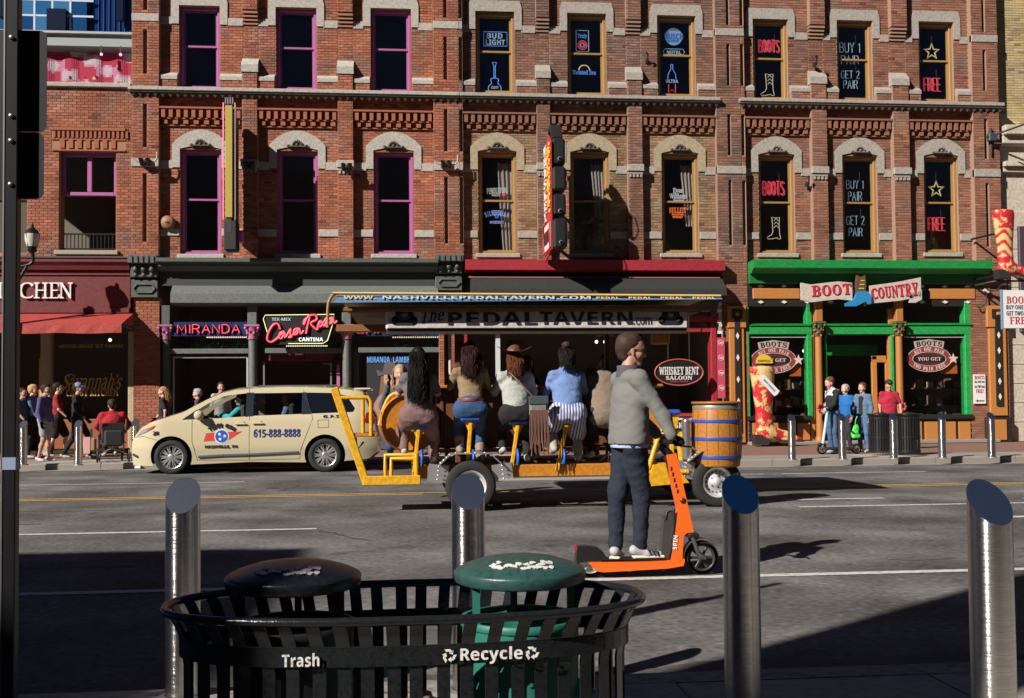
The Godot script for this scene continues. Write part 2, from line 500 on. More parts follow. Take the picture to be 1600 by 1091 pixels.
	slabs.name = "concrete_pavement"; add_child(slabs); slabs.set_meta("kind", "structure")
	var sm := [mt(0.36, 0.33, 0.29, 0.9, 0.0, "grain", 2.0), mt(0.31, 0.285, 0.25, 0.9, 0.0, "mottle", 1.6), mt(0.4, 0.36, 0.31, 0.9, 0.0, "mottle", 1.1)]
	var x := -13.0
	while x < 20.0:
		var pl := PackedVector2Array([Vector2(x, kerb_z(x) - 0.2), Vector2(x + 1.19, kerb_z(x + 1.19) - 0.2), Vector2(x + 1.19, kerb_z(x + 1.19) - 1.7), Vector2(x, kerb_z(x) - 1.7)])
		var b := MB.new()
		var y := 0.142 + rng.randf_range(-0.002, 0.002)
		b.quad(Vector3(pl[0].x, y, pl[0].y), Vector3(pl[1].x, y, pl[1].y), Vector3(pl[2].x, y, pl[2].y), Vector3(pl[3].x, y, pl[3].y))
		b.quad(Vector3(pl[0].x, 0.0, pl[0].y), Vector3(pl[1].x, 0.0, pl[1].y), Vector3(pl[1].x, y, pl[1].y), Vector3(pl[0].x, y, pl[0].y))
		part(slabs, "slab", b, sm[rng.randi() % 3])
		x += 1.2
	var kerb := Node3D.new()
	kerb.name = "far_kerb"; add_child(kerb); kerb.set_meta("kind", "structure")
	x = -14.0
	while x < 20.0:
		var x1 := x + 1.79
		var a := Vector3(x, 0, kerb_z(x)); var c := Vector3(x1, 0, kerb_z(x1))
		var b := MB.new()
		var up := Vector3(0, 0.145, 0); var bk := Vector3(0, 0, -0.19)
		var cut := Vector3(0, -0.025, 0); var cz := Vector3(0, 0, -0.025)
		b.quad(a, c, c + up + cut, a + up + cut); b.quad(a + up + cut, c + up + cut, c + up + cz, a + up + cz); b.quad(a + up + cz, c + up + cz, c + up + bk, a + up + bk)
		b.quad(c, c + bk, c + up + bk, c + up); b.quad(a + bk, a, a + up, a + up + bk)
		part(kerb, "kerb_stone", b, mt(0.34, 0.3, 0.26, 0.85, 0.0, "grain", 2.5))
		x = x1 + 0.012
	var gut := MB.new()
	x = -20.0
	while x < 22.0:
		gut.quad(Vector3(x, 0.004, kerb_z(x) + 0.42), Vector3(x + 1, 0.004, kerb_z(x + 1) + 0.42), Vector3(x + 1, 0.004, kerb_z(x + 1)), Vector3(x, 0.004, kerb_z(x)))
		x += 1.0
	part(road, "gutter", gut, mt(0.27, 0.25, 0.225, 0.9, 0.0, "mottle", 1.2))
	# near kerb and pavement
	var near := MB.new()
	near.quad(Vector3(-60, 0, 23.93), Vector3(-60, 0.1, 23.95), Vector3(60, 0.1, 23.95), Vector3(60, 0, 23.93))
	near.quad(Vector3(-60, 0.1, 23.95), Vector3(-60, 0.1, 24.13), Vector3(60, 0.1, 24.13), Vector3(60, 0.1, 23.95))
	struct("near_kerb", near, mt(0.27, 0.25, 0.23, 0.9, 0.0, "worn", 0.9))
	var np := Node3D.new()
	np.name = "near_pavement"; add_child(np); np.set_meta("kind", "structure")
	for i in 9:
		for j in 6:
			pbox(np, "paving_slab", -6.0 + i * 1.2, 0.02, 24.14 + j * 1.05, -6.0 + i * 1.2 + 1.19, 0.1 + rng.randf_range(-0.002, 0.002), 24.14 + j * 1.05 + 1.04, sm[rng.randi() % 3])
	part(np, "paving_bed", sheet(PackedVector2Array([Vector2(-60, 24.13), Vector2(60, 24.13), Vector2(60, 31), Vector2(-60, 31)]), 0.08), mt(0.2, 0.19, 0.18, 0.9))
	# gutter silt and the green paint mark by the near kerb
	var silt := PackedVector2Array()
	for k in 40: silt.append(Vector2(-2.0 + 0.25 * k, 23.42 + rng.randf_range(-0.09, 0.09)))
	for k in range(39, -1, -1): silt.append(Vector2(-2.0 + 0.25 * k, 23.93))
	part(road, "gutter_silt", sheet(silt, 0.006), mt(0.075, 0.07, 0.062, 0.95, 0.0, "worn", 1.6))
	var blot := PackedVector2Array()
	for k in 18: blot.append(Vector2(3.42 + cos(TAU * k / 18) * 0.13 * rng.randf_range(0.5, 1.1), 23.5 + sin(TAU * k / 18) * 0.09 * rng.randf_range(0.5, 1.1)))
	part(road, "green_paint_mark", sheet(blot, 0.011), mt(0.02, 0.3, 0.1, 0.8, 0.0, "worn", 4.0))

func road_wear() -> ImageTexture:
	# 24 metres of asphalt: aggregate, tyre-polished lanes, oil drips, sealed seams
	var n := 1150
	var fine := FastNoiseLite.new(); fine.seed = 1; fine.frequency = 0.28; fine.fractal_octaves = 3
	var mid := FastNoiseLite.new(); mid.seed = 2; mid.frequency = 0.011; mid.fractal_octaves = 5
	var blot := FastNoiseLite.new(); blot.seed = 3; blot.frequency = 0.035; blot.fractal_octaves = 4
	var fi := fine.get_seamless_image(n, n, false, false, 0.1, false).get_data()
	var mi := mid.get_seamless_image(n, n, false, false, 0.1, false).get_data()
	var bi := blot.get_seamless_image(n, n, false, false, 0.1, false).get_data()
	var out := PackedByteArray()
	out.resize(n * n * 3)
	for r in n:
		var z := 24.0 * r / n
		var lane := 0.0
		for c in [7.3, 10.2, 10.9, 14.0, 15.5, 17.9, 19.7, 21.7]: lane = maxf(lane, exp(-pow((z - c) / 0.34, 2)))
		var oil := 0.0
		for c in [11.0, 14.7, 18.8]: oil = maxf(oil, exp(-pow((z - c) / 0.3, 2)))
		for x in n:
			var i := r * n + x
			var v := 0.5 + (fi[i] - 128) * 0.0012 + (mi[i] - 128) * 0.0019 + lane * 0.035
			if bi[i] > 158: v -= (bi[i] - 158) * 0.0022 * (0.5 + 1.6 * oil)
			if fi[i] > 196: v += 0.06
			elif fi[i] < 62: v -= 0.06
			var b := int(clampf(v, 0.15, 1.0) * 255)
			out[i * 3] = b; out[i * 3 + 1] = int(b * 0.985); out[i * 3 + 2] = int(b * 0.97)
	return ImageTexture.create_from_image(Image.create_from_data(n, n, false, Image.FORMAT_RGB8, out))

func kerb_z(x: float) -> float:
	for i in 3:
		if x <= KERB[i + 1].x: return lerpf(KERB[i].y, KERB[i + 1].y, clampf((x - KERB[i].x) / (KERB[i + 1].x - KERB[i].x), 0, 1))
	return 7.3

# ---------- the side of the street behind the camera: with added occluders, it shades the foreground and shows in the windows ----------
func street_across() -> void:
	var stone := mt(0.3, 0.24, 0.19, 0.85, 0.0, "mottle", 0.4)
	for q in [[-46.0, -16.2, 12.2, "long brick block across the street from the pink windowed building"], [13.0, 44.0, 12.2, "brick block across the street from the boot shop"]]:
		var t := thing("corner_block", q[3], "building", Vector3(0, 0, 30.0))
		pbox(t, "wall", q[0], 0.0, 0.0, q[1], q[2], 18.0, stone)
		pbox(t, "cornice", q[0], q[2] - 0.5, -0.25, q[1] - 0.3, q[2] - 0.2, 0.0, mt(0.4, 0.36, 0.3, 0.8))
		var x: float = q[0] + 1.2
		while x < q[1] - 1.6:
			for y in [4.6, 8.4]: pbox(t, "window", x, y, -0.06, x + 1.1, y + 2.2, 0.02, mt(0.02, 0.025, 0.03, 0.05))
			x += 2.6
	var hall := thing("hall", "large plain hall standing back across the street", "building", Vector3(-3, 0, 46.0))  # out of view, added so the lower windows reflect something dark
	pbox(hall, "wall", -40.0, 0.0, 0.0, 40.0, 19.5, 14.0, mt(0.16, 0.14, 0.12, 0.85)); pbox(hall, "cornice", -40.0, 18.6, -0.4, 40.0, 19.1, 0.0, mt(0.3, 0.27, 0.22, 0.8))
	for i in 22:
		for y in [3.0, 8.0, 13.0]: pbox(hall, "window", -37.0 + i * 3.4, y, -0.06, -35.4 + i * 3.4, y + 2.8, 0.02, mt(0.02, 0.025, 0.03, 0.05))
	var p := thing("sign_pylon", "tall narrow brick pylon standing on the near pavement", "pylon", Vector3(-5.97, 0, 30.0))  # made-up pylon behind the camera, shaped to cast a shadow wedge
	pbox(p, "shaft", -0.62, 0.08, -0.5, 0.62, 13.0, 0.5, stone)
	pbox(p, "cap", -0.72, 13.0, -0.6, 0.72, 13.25, 0.6, mt(0.4, 0.36, 0.3, 0.8))


# ---------- brick fronts ----------
func wall_cells(b: MB, r: Array, holes: Array, z0: float, z1: float) -> void:
	# a wall r = [x0, y0, x1, y1] from z0 back to z1, with rectangular openings left free
	var xs := [r[0], r[2]]
	var ys := [r[1], r[3]]
	for h in holes:
		for v in [h[0], h[2]]:
			if v > r[0] and v < r[2] and not xs.has(v): xs.append(v)
		for v in [h[1], h[3]]:
			if v > r[1] and v < r[3] and not ys.has(v): ys.append(v)
	xs.sort(); ys.sort()
	for i in xs.size() - 1:
		for j in ys.size() - 1:
			var cx: float = (xs[i] + xs[i + 1]) * 0.5
			var cy: float = (ys[j] + ys[j + 1]) * 0.5
			var free := true
			for h in holes:
				if cx > h[0] and cx < h[2] and cy > h[1] and cy < h[3]: free = false
			if free: b.box(xs[i], ys[j], z1, xs[i + 1], ys[j + 1], z0)

class Brickwork:
	# lays bricks in running bond; the first full ones become parts, the rest one mesh
	var host: Node
	var mb := MB.new()
	var pal: Array
	var one := []
	var left := 300
	var rng := RandomNumberGenerator.new()
	var mat: Material
	const L := 0.208
	const H := 0.0745
	func brick(b: MB, x0: float, y0: float, x1: float, y1: float, z: float) -> void:
		var e := 0.005
		var q := z + 0.011
		b.quad(Vector3(x0 + e, y0 + e, q), Vector3(x1 - e, y0 + e, q), Vector3(x1 - e, y1 - e, q), Vector3(x0 + e, y1 - e, q))
		b.quad(Vector3(x0, y0, z), Vector3(x1, y0, z), Vector3(x1 - e, y0 + e, q), Vector3(x0 + e, y0 + e, q))
		b.quad(Vector3(x0 + e, y1 - e, q), Vector3(x1 - e, y1 - e, q), Vector3(x1, y1, z), Vector3(x0, y1, z))
		b.quad(Vector3(x0, y0, z), Vector3(x0 + e, y0 + e, q), Vector3(x0 + e, y1 - e, q), Vector3(x0, y1, z))
		b.quad(Vector3(x1, y0, z), Vector3(x1, y1, z), Vector3(x1 - e, y1 - e, q), Vector3(x1 - e, y0 + e, q))
	var age := FastNoiseLite.new()
	func tone(k := -1, x := 0.0, y := 0.0) -> Color:
		var c: Color = pal[(rng.randi() if k < 0 else k) % pal.size()]
		# soot and washed patches spread over several courses, and here and there a burnt header
		age.frequency = 0.55; age.fractal_octaves = 4
		var f := rng.randf_range(0.85, 1.13) * (1.0 + 0.42 * age.get_noise_2d(x + 40.0, y * 1.4))
		var gr := maxf(0.0, age.get_noise_2d(x * 1.7 - 90.0, y)) * 0.9
		if rng.randf() < 0.05: f *= 0.6
		var soot := (c.r + c.g + c.b) / 3.0 * 0.9
		c = c.lerp(Color(soot * 1.1, soot, soot * 0.9), clampf(gr, 0.0, 0.6))
		return Color(c.r * f, c.g * f * rng.randf_range(0.94, 1.06), c.b * f)
	func lay(r: Array, holes: Array, z: float, singles := false, p = null) -> void:
		if p != null: pal = p
		var rows := int((r[3] - r[1]) / H)
		var hh: float = (r[3] - r[1]) / rows
		for j in rows:
			var y0: float = r[1] + j * hh + 0.004
			var y1 := y0 + hh - 0.009
			var cy := (y0 + y1) * 0.5
			var spans := [[r[0], r[2]]]
			for h in holes:
				if cy < h[1] or cy > h[3]: continue
				var nx := []
				for s in spans:
					if h[2] <= s[0] or h[0] >= s[1]: nx.append(s)
					else:
						if h[0] > s[0]: nx.append([s[0], h[0]])
						if h[2] < s[1]: nx.append([h[2], s[1]])
				spans = nx
			for s in spans:
				var x: float = floor(s[0] / L) * L + (0.5 * L if j % 2 else 0.0) - L
				while x < s[1]:
					var a := maxf(x, s[0]) + 0.004
					var e := minf(x + L, s[1]) - 0.004
					x += L
					if e - a < 0.03: continue
					if singles and left > 0 and e - a > L - 0.02:
						if one.is_empty():
							for k in 8:
								var m := MB.new()
								m.col = tone(k)
								brick(m, -(L - 0.009) * 0.5, -0.5 * (H - 0.009), (L - 0.009) * 0.5, 0.5 * (H - 0.009), 0)
								one.append(m.mesh())
						var o := MeshInstance3D.new()
						o.mesh = one[rng.randi() % 8]; o.material_override = mat; o.name = "brick"
						o.position = Vector3((a + e) * 0.5, cy, z)
						host.add_child(o, true)
						left -= 1
					else:
						mb.col = tone(-1, a, cy)
						brick(mb, a, y0, e, y1, z)
	func done() -> void:
		var o := MeshInstance3D.new()
		o.mesh = mb.mesh(); o.name = "brickwork"; o.material_override = mat
		o.set_meta("kind", "stuff")
		host.add_child(o, true)

func brickwork(host: Node, pal: Array, seed_: int) -> Brickwork:
	var w := Brickwork.new()
	w.host = host; w.pal = pal; w.rng.seed = seed_
	w.mat = vmat("brick", 0.9, "grain", 2.4)
	return w

const RED := [Color(0.439, 0.144, 0.0756), Color(0.488, 0.171, 0.0915), Color(0.39, 0.122, 0.0671), Color(0.525, 0.195, 0.104), Color(0.439, 0.152, 0.0854)]
const PLUM := [Color(0.282, 0.128, 0.0825), Color(0.324, 0.152, 0.0935), Color(0.23, 0.111, 0.0825), Color(0.261, 0.133, 0.099), Color(0.345, 0.169, 0.11)]
const TAN := [Color(0.396, 0.251, 0.124), Color(0.341, 0.205, 0.108), Color(0.44, 0.292, 0.151), Color(0.33, 0.163, 0.097), Color(0.407, 0.233, 0.119)]
const RUST := [Color(0.351, 0.137, 0.0806), Color(0.383, 0.162, 0.0952), Color(0.298, 0.118, 0.0762), Color(0.33, 0.146, 0.0952), Color(0.393, 0.185, 0.118)]
const SAND := [Color(0.589, 0.446, 0.209), Color(0.627, 0.484, 0.247), Color(0.551, 0.408, 0.19)]

func stone_lintel(b: MB, x0: float, x1: float, top: float, z: float, arched: bool) -> void:
	var e := 0.215
	var pl := PackedVector2Array()
	var leg := top - 0.5
	pl.append(Vector2(x0 - e, leg))
	if arched:
		pl.append(Vector2(x0 - e, top + 0.12))
		for k in 11:
			var t := k / 10.0
			pl.append(Vector2(lerpf(x0 - e, x1 + e, t), top + 0.13 + 0.41 * pow(sin(PI * t), 0.8)))
		pl.append(Vector2(x1 + e, top + 0.12))
	else:
		for p in [Vector2(x0 - e, top + 0.12), Vector2(x0 - e + 0.06, top + 0.32), Vector2(x1 + e - 0.06, top + 0.32), Vector2(x1 + e, top + 0.12)]: pl.append(p)
	pl.append(Vector2(x1 + e, leg)); pl.append(Vector2(x1 + 0.01, leg)); pl.append(Vector2(x1 + 0.01, top + 0.01))
	if arched:
		for k in range(1, 8): pl.append(Vector2(lerpf(x1, x0, k / 8.0), top + 0.01 + 0.09 * sin(PI * k / 8.0)))
	pl.append(Vector2(x0 - 0.01, top + 0.01)); pl.append(Vector2(x0 - 0.01, leg))
	b.prism(pl, z - 0.3, z)

func ornament(b: MB, c: Vector3) -> void:
	# carved shell over a window head
	b.cbox(c + Vector3(0, -0.08, 0.02), Vector3(0.46, 0.05, 0.08), 0.015)
	for k in 7:
		var a := PI * (k + 0.5) / 7.0
		b.ball(c + Vector3(cos(a) * 0.12, sin(a) * 0.11 - 0.05, 0.03), Vector3(0.035, 0.05, 0.04), 6)
	b.ball(c + Vector3(0, -0.03, 0.05), Vector3(0.05, 0.04, 0.04), 6)
	for s in [-1, 1]: b.ball(c + Vector3(s * 0.24, -0.06, 0.03), Vector3(0.06, 0.04, 0.04), 6)

func sash(host: Node, r: Array, fm: Material, gm: Material, z: float, open := 0.0, dark_left := false) -> Node3D:
	# a two-light sash window in the opening r: frame, two sashes with panes, sill
	var w := Node3D.new()
	w.name = "window"
	host.add_child(w, true)
	w.position = Vector3((r[0] + r[2]) * 0.5, r[1], z)
	var hw: float = (r[2] - r[0]) * 0.5
	var hh: float = r[3] - r[1]
	var f := MB.new()
	var t := 0.075
	f.cbox(Vector3(-hw + t / 2, hh / 2, -0.08), Vector3(t, hh, 0.16), 0.01); f.cbox(Vector3(hw - t / 2, hh / 2, -0.08), Vector3(t, hh, 0.16), 0.01)
	f.cbox(Vector3(0, hh - t / 2, -0.08), Vector3(hw * 2 - 2 * t, t, 0.16), 0.01); f.cbox(Vector3(0, t / 2, -0.08), Vector3(hw * 2 - 2 * t, t, 0.16), 0.01)
	part(w, "frame", f, fm)
	var mid := hh * 0.52
	for k in 2:
		var y0 := t if k == 0 else mid
		var y1 := mid + 0.045 if k == 0 else hh - t
		var dz := -0.1 if k == 0 else -0.06
		if k == 0 and open > 0:
			y0 += open; y1 += open
		var s := MB.new()
		var v := 0.05
		var iw := hw - t
		s.box(-iw, y0, dz - 0.035, -iw + v, y1, dz); s.box(iw - v, y0, dz - 0.035, iw, y1, dz)
		s.box(-iw + v, y0, dz - 0.035, iw - v, y0 + v, dz); s.box(-iw + v, y1 - v, dz - 0.035, iw - v, y1, dz)
		part(w, "sash", s, fm)
		pbox(w, "pane", -iw + v, y0 + v, dz - 0.022, iw - v, y1 - v, dz - 0.016, gm)
	return w

func front(called: String, label: String, o: Dictionary) -> Node3D:
	# one three-bay brick front: piers at z = 0, panels set back, windows on two floors, corbel tables, sawtooth cornice
	var t := thing(called, label, "building")
	var x0: float = o.x0
	var x1: float = o.x1
	var piers: Array = o.piers
	var zp := -0.2
	var wall := MB.new()
	var bw := brickwork(t, o.pal, o.seed)
	var stone: Material = o.stone
	var low := 5.3
	var wins2: Array = o.low
	var wins3: Array = o.high
	# street-level brick piers first: their bricks are the largest in view
	for p in o.get("street", []):
		var r := [p[0], 0.14, p[1], p[2]]
		wall.box(r[0], r[1], -0.5, r[2], r[3], p[3] if p.size() > 3 else 0.0)
		bw.lay(r, [], p[3] if p.size() > 3 else 0.0, true, RUST if o.has("rust_street") else null)
	bw.pal = o.pal
	# panels between piers
	for i in piers.size() - 1:
		var a: float = piers[i][1]
		var b: float = piers[i + 1][0]
		for fl in 2:
			var holes: Array = wins2 if fl == 0 else wins3
			var r := [a, low if fl == 0 else 9.75, b, 9.75 if fl == 0 else 14.6]
			wall_cells(wall, r, holes, zp, -0.6)
			bw.lay(r, holes, zp, false, o.get("pal2", o.pal) if fl == 0 else o.pal)
		# corbel table
		var n := int((b - a) / 0.185)
		var cm := MB.new()
		cm.box(a, 9.40, zp, b, 9.45, 0.0); cm.box(a, 9.13, zp, b, 9.165, -0.07); cm.box(a, 8.955, zp, b, 8.985, -0.13)
		part(t, "corbel_shelf", cm, o.corbel)
		var d1 := MB.new(); d1.box(-0.05, 0, -0.2, 0.05, 0.235, -0.03)
		var d2 := MB.new(); d2.box(-0.065, 0, -0.2, 0.065, 0.115, -0.09)
		var m1 := d1.mesh(); var m2 := d2.mesh()
		for k in n: part(t, "corbel_brick", m1, o.corbel).position = Vector3(a + (k + 0.5) * (b - a) / n, 9.165, 0)
		n = int((b - a) / 0.26)
		for k in n: part(t, "corbel_brick", m2, o.corbel).position = Vector3(a + (k + 0.5) * (b - a) / n, 9.0, 0)
	# piers
	for i in piers.size():
		var p: Array = piers[i]
		var edge := i == 0 or i == piers.size() - 1
		bw.pal = o.pal
		if edge:
			var sx: float = o.slots[0] if i == 0 else o.slots[1]
			var sl := []
			for yy in [[5.78, 7.62], [8.33, 9.5], [10.3, 11.52], [12.05, 13.3]]: sl.append([sx - 0.05, yy[0], sx + 0.05, yy[1]])
			var pbot: float = o.get("edge_low", low)
			wall_cells(wall, [p[0], pbot, p[1], 14.6], sl, 0.0, -0.16)
			wall.box(p[0], pbot, -0.6, p[1], 14.6, -0.16)
			bw.lay([p[0], pbot, p[1], 14.6], sl, 0.0)
		else:
			wall.box(p[0], low, -0.6, p[1], 9.75, 0.0)
			bw.lay([p[0], low, p[1], 9.75], [], 0.0)
			wall.box(p[0], 9.75, -0.6, p[1], 14.6, zp - 0.001)
			bw.lay([p[0], 10.4, p[1], 12.2], [], zp - 0.001)
			# stub under a sloped cap, and the corbelled pier hanging above it
			wall.box(p[0], 9.75, zp, p[1], 10.42, 0.0)
			bw.lay([p[0], 9.95, p[1], 10.42], [], 0.0)
			var cap := MB.new()
			var ca: float = p[0] - 0.02; var cb: float = p[1] + 0.02
			cap.quad(Vector3(ca, 10.42, 0.04), Vector3(cb, 10.42, 0.04), Vector3(cb, 10.62, 0.04), Vector3(ca, 10.62, 0.04))
			cap.quad(Vector3(ca, 10.62, 0.04), Vector3(cb, 10.62, 0.04), Vector3(cb, 10.86, zp), Vector3(ca, 10.86, zp))
			cap.quad(Vector3(ca, 10.42, zp), Vector3(ca, 10.42, 0.04), Vector3(ca, 10.62, 0.04), Vector3(ca, 10.86, zp))
			cap.quad(Vector3(cb, 10.42, 0.04), Vector3(cb, 10.42, zp), Vector3(cb, 10.86, zp), Vector3(cb, 10.62, 0.04))
			part(t, "pier_cap", cap, stone)
			for k in 4: wall.box(p[0], 11.78 + k * 0.09, zp, p[1], 11.78 + k * 0.09 + 0.055, -0.15 + k * 0.045)
			wall.box(p[0], 12.14, zp, p[1], 14.6, 0.0)
			bw.lay([p[0], 12.14, p[1], 14.6], [], 0.0)
			# stone capital on the pier at impost level
			var kb := MB.new()
			kb.cbox(Vector3((p[0] + p[1]) * 0.5, 7.93, 0.02), Vector3(p[1] - p[0] + 0.06, 0.2, 0.12), 0.015)
			kb.cbox(Vector3((p[0] + p[1]) * 0.5, 7.79, 0.0), Vector3(p[1] - p[0], 0.07, 0.08), 0.01)
			for k in 4: kb.box(lerpf(p[0], p[1], (k + 0.25) / 4.0), 7.67, -0.02, lerpf(p[0], p[1], (k + 0.75) / 4.0), 7.75, 0.05)
			part(t, "pier_capital", kb, stone)
	part(t, "wall", wall, o.mortar)
	# stone bands and blocks between piers and windows
	for i in piers.size() - 1:
		var a: float = piers[i][1]
		var b: float = piers[i + 1][0]
		var w2: Array = wins2[i]
		var w3: Array = wins3[i]
		for s in [[a, w2[0] - 0.2], [w2[2] + 0.2, b]]:
			pbox(t, "stone_band", s[0], 7.8, zp, s[1], 8.02, zp + 0.035, stone, 0.008)
		for s in [[a, w2[0] - 0.02], [w2[2] + 0.02, b]]:
			pbox(t, "stone_block", s[0], 5.97, zp, s[1], 6.17, zp + 0.05, stone, 0.01)
		for s in [[a, w3[0] - 0.2], [w3[2] + 0.2, b]]:
			pbox(t, "stone_band", s[0], 11.74, zp, s[1], 11.95, zp + 0.035, stone, 0.008)
		for s in [[a, w3[0] - 0.03], [w3[2] + 0.03, b]]:
			# plinth with a weathered stone top
			var pm := MB.new()
			pm.box(s[0], 9.95, zp, s[1], 10.2, -0.062)
			bw.lay([s[0], 9.95, s[1], 10.2], [], -0.062)
			part(t, "plinth", pm, o.mortar)
			var q := MB.new()
			q.quad(Vector3(s[0], 10.2, -0.03), Vector3(s[1], 10.2, -0.03), Vector3(s[1], 10.3, -0.03), Vector3(s[0], 10.3, -0.03))
			q.quad(Vector3(s[0], 10.3, -0.03), Vector3(s[1], 10.3, -0.03), Vector3(s[1], 10.43, zp), Vector3(s[0], 10.43, zp))
			q.tri(Vector3(s[0], 10.3, zp), Vector3(s[0], 10.3, -0.03), Vector3(s[0], 10.43, zp)); q.tri(Vector3(s[1], 10.3, -0.03), Vector3(s[1], 10.3, zp), Vector3(s[1], 10.43, zp))
			q.quad(Vector3(s[0], 10.2, zp), Vector3(s[0], 10.2, -0.03), Vector3(s[0], 10.3, -0.03), Vector3(s[0], 10.3, zp)); q.quad(Vector3(s[1], 10.2, -0.03), Vector3(s[1], 10.2, zp), Vector3(s[1], 10.3, zp), Vector3(s[1], 10.3, -0.03))
			part(t, "plinth_cap", q, stone)
		var l2 := MB.new()
		stone_lintel(l2, w2[0], w2[2], w2[3], zp + 0.045, true)
		part(t, "arched_lintel", l2, o.get("stone2", stone))
		var orn := MB.new()
		ornament(orn, Vector3((w2[0] + w2[2]) * 0.5, w2[3] + 0.17, zp + 0.05))
		part(t, "carved_keystone", orn, o.get("carved", stone))
		var l3 := MB.new()
		stone_lintel(l3, w3[0], w3[2], w3[3], zp + 0.045, false)
		part(t, "flat_lintel", l3, stone)
		pbox(t, "sill", w2[0] - 0.08, w2[1] - 0.12, zp - 0.3, w2[2] + 0.08, w2[1], zp + 0.07, stone, 0.015)
		for w in [w2, w3]:
			sash(t, w, o.frame, glass("window glass"), zp - 0.09)
	for i in [0, piers.size() - 1]:
		var p: Array = piers[i]
		pbox(t, "stone_band", p[0], 7.8, -0.1, p[1], 8.02, 0.035, stone, 0.008)
		pbox(t, "stone_band", p[0], 11.74, -0.1, p[1], 11.95, 0.035, stone, 0.008)
	# string course with hanging teeth
	var lip: Array = o.lip
	pbox(t, "string_course", lip[0], 9.84, -0.2, lip[1], 9.94, 0.16, stone, 0.012)
	pbox(t, "string_course_bed", lip[0], 9.8, -0.2, lip[1], 9.84, 0.12, o.carved)
	var tooth := MB.new()
	var h := 0.088
	tooth.quad(Vector3(-h, 0, 0.1), Vector3(0, -0.115, 0.04), Vector3(0, -0.115, 0.04), Vector3(h, 0, 0.1))
	tooth.tri(Vector3(-h, 0, 0.1), Vector3(-h, 0, -0.1), Vector3(0, -0.115, 0.04)); tooth.tri(Vector3(h, 0, -0.1), Vector3(h, 0, 0.1), Vector3(0, -0.115, 0.04))
	tooth.tri(Vector3(-h, 0, -0.1), Vector3(h, 0, -0.1), Vector3(0, -0.115, 0.04)); tooth.quad(Vector3(-h, 0, 0.1), Vector3(h, 0, 0.1), Vector3(h, 0, -0.1), Vector3(-h, 0, -0.1))
	var tm := tooth.mesh()
	var n := int((lip[1] - lip[0]) / 0.196)
	for k in n: part(t, "cornice_tooth", tm, o.carved).position = Vector3(lip[0] + (k + 0.5) * (lip[1] - lip[0]) / n, 9.8, 0.0)
	bw.done()
	# roof parapet and the rooms behind the windows
	pbox(t, "parapet", x0, 14.6, -0.7, x1, 15.2, 0.25, stone, 0.03)
	var room := MB.new()
	for y in [[5.1, 9.4], [9.7, 13.6]]:
		room.box(x0, y[0], -4.0, x1, y[1], -3.9); room.box(x0, y[1], -3.9, x1, y[1] + 0.12, -0.6)
		room.box(x0, y[0], -3.9, x0 + 0.1, y[1], -0.6); room.box(x1 - 0.1, y[0], -3.9, x1, y[1], -0.6)
	room.box(x0, 13.72, -8.0, x1, 14.6, -0.6)
	part(t, "room", room, mt(0.28, 0.25, 0.22, 0.9))
	for y in [5.1, 9.7]: pbox(t, "room_floor", x0, y - 0.12, -3.9, x1, y, -0.6, mt(0.07, 0.045, 0.03, 0.6, 0.0, "wood", 1.5))
	return t

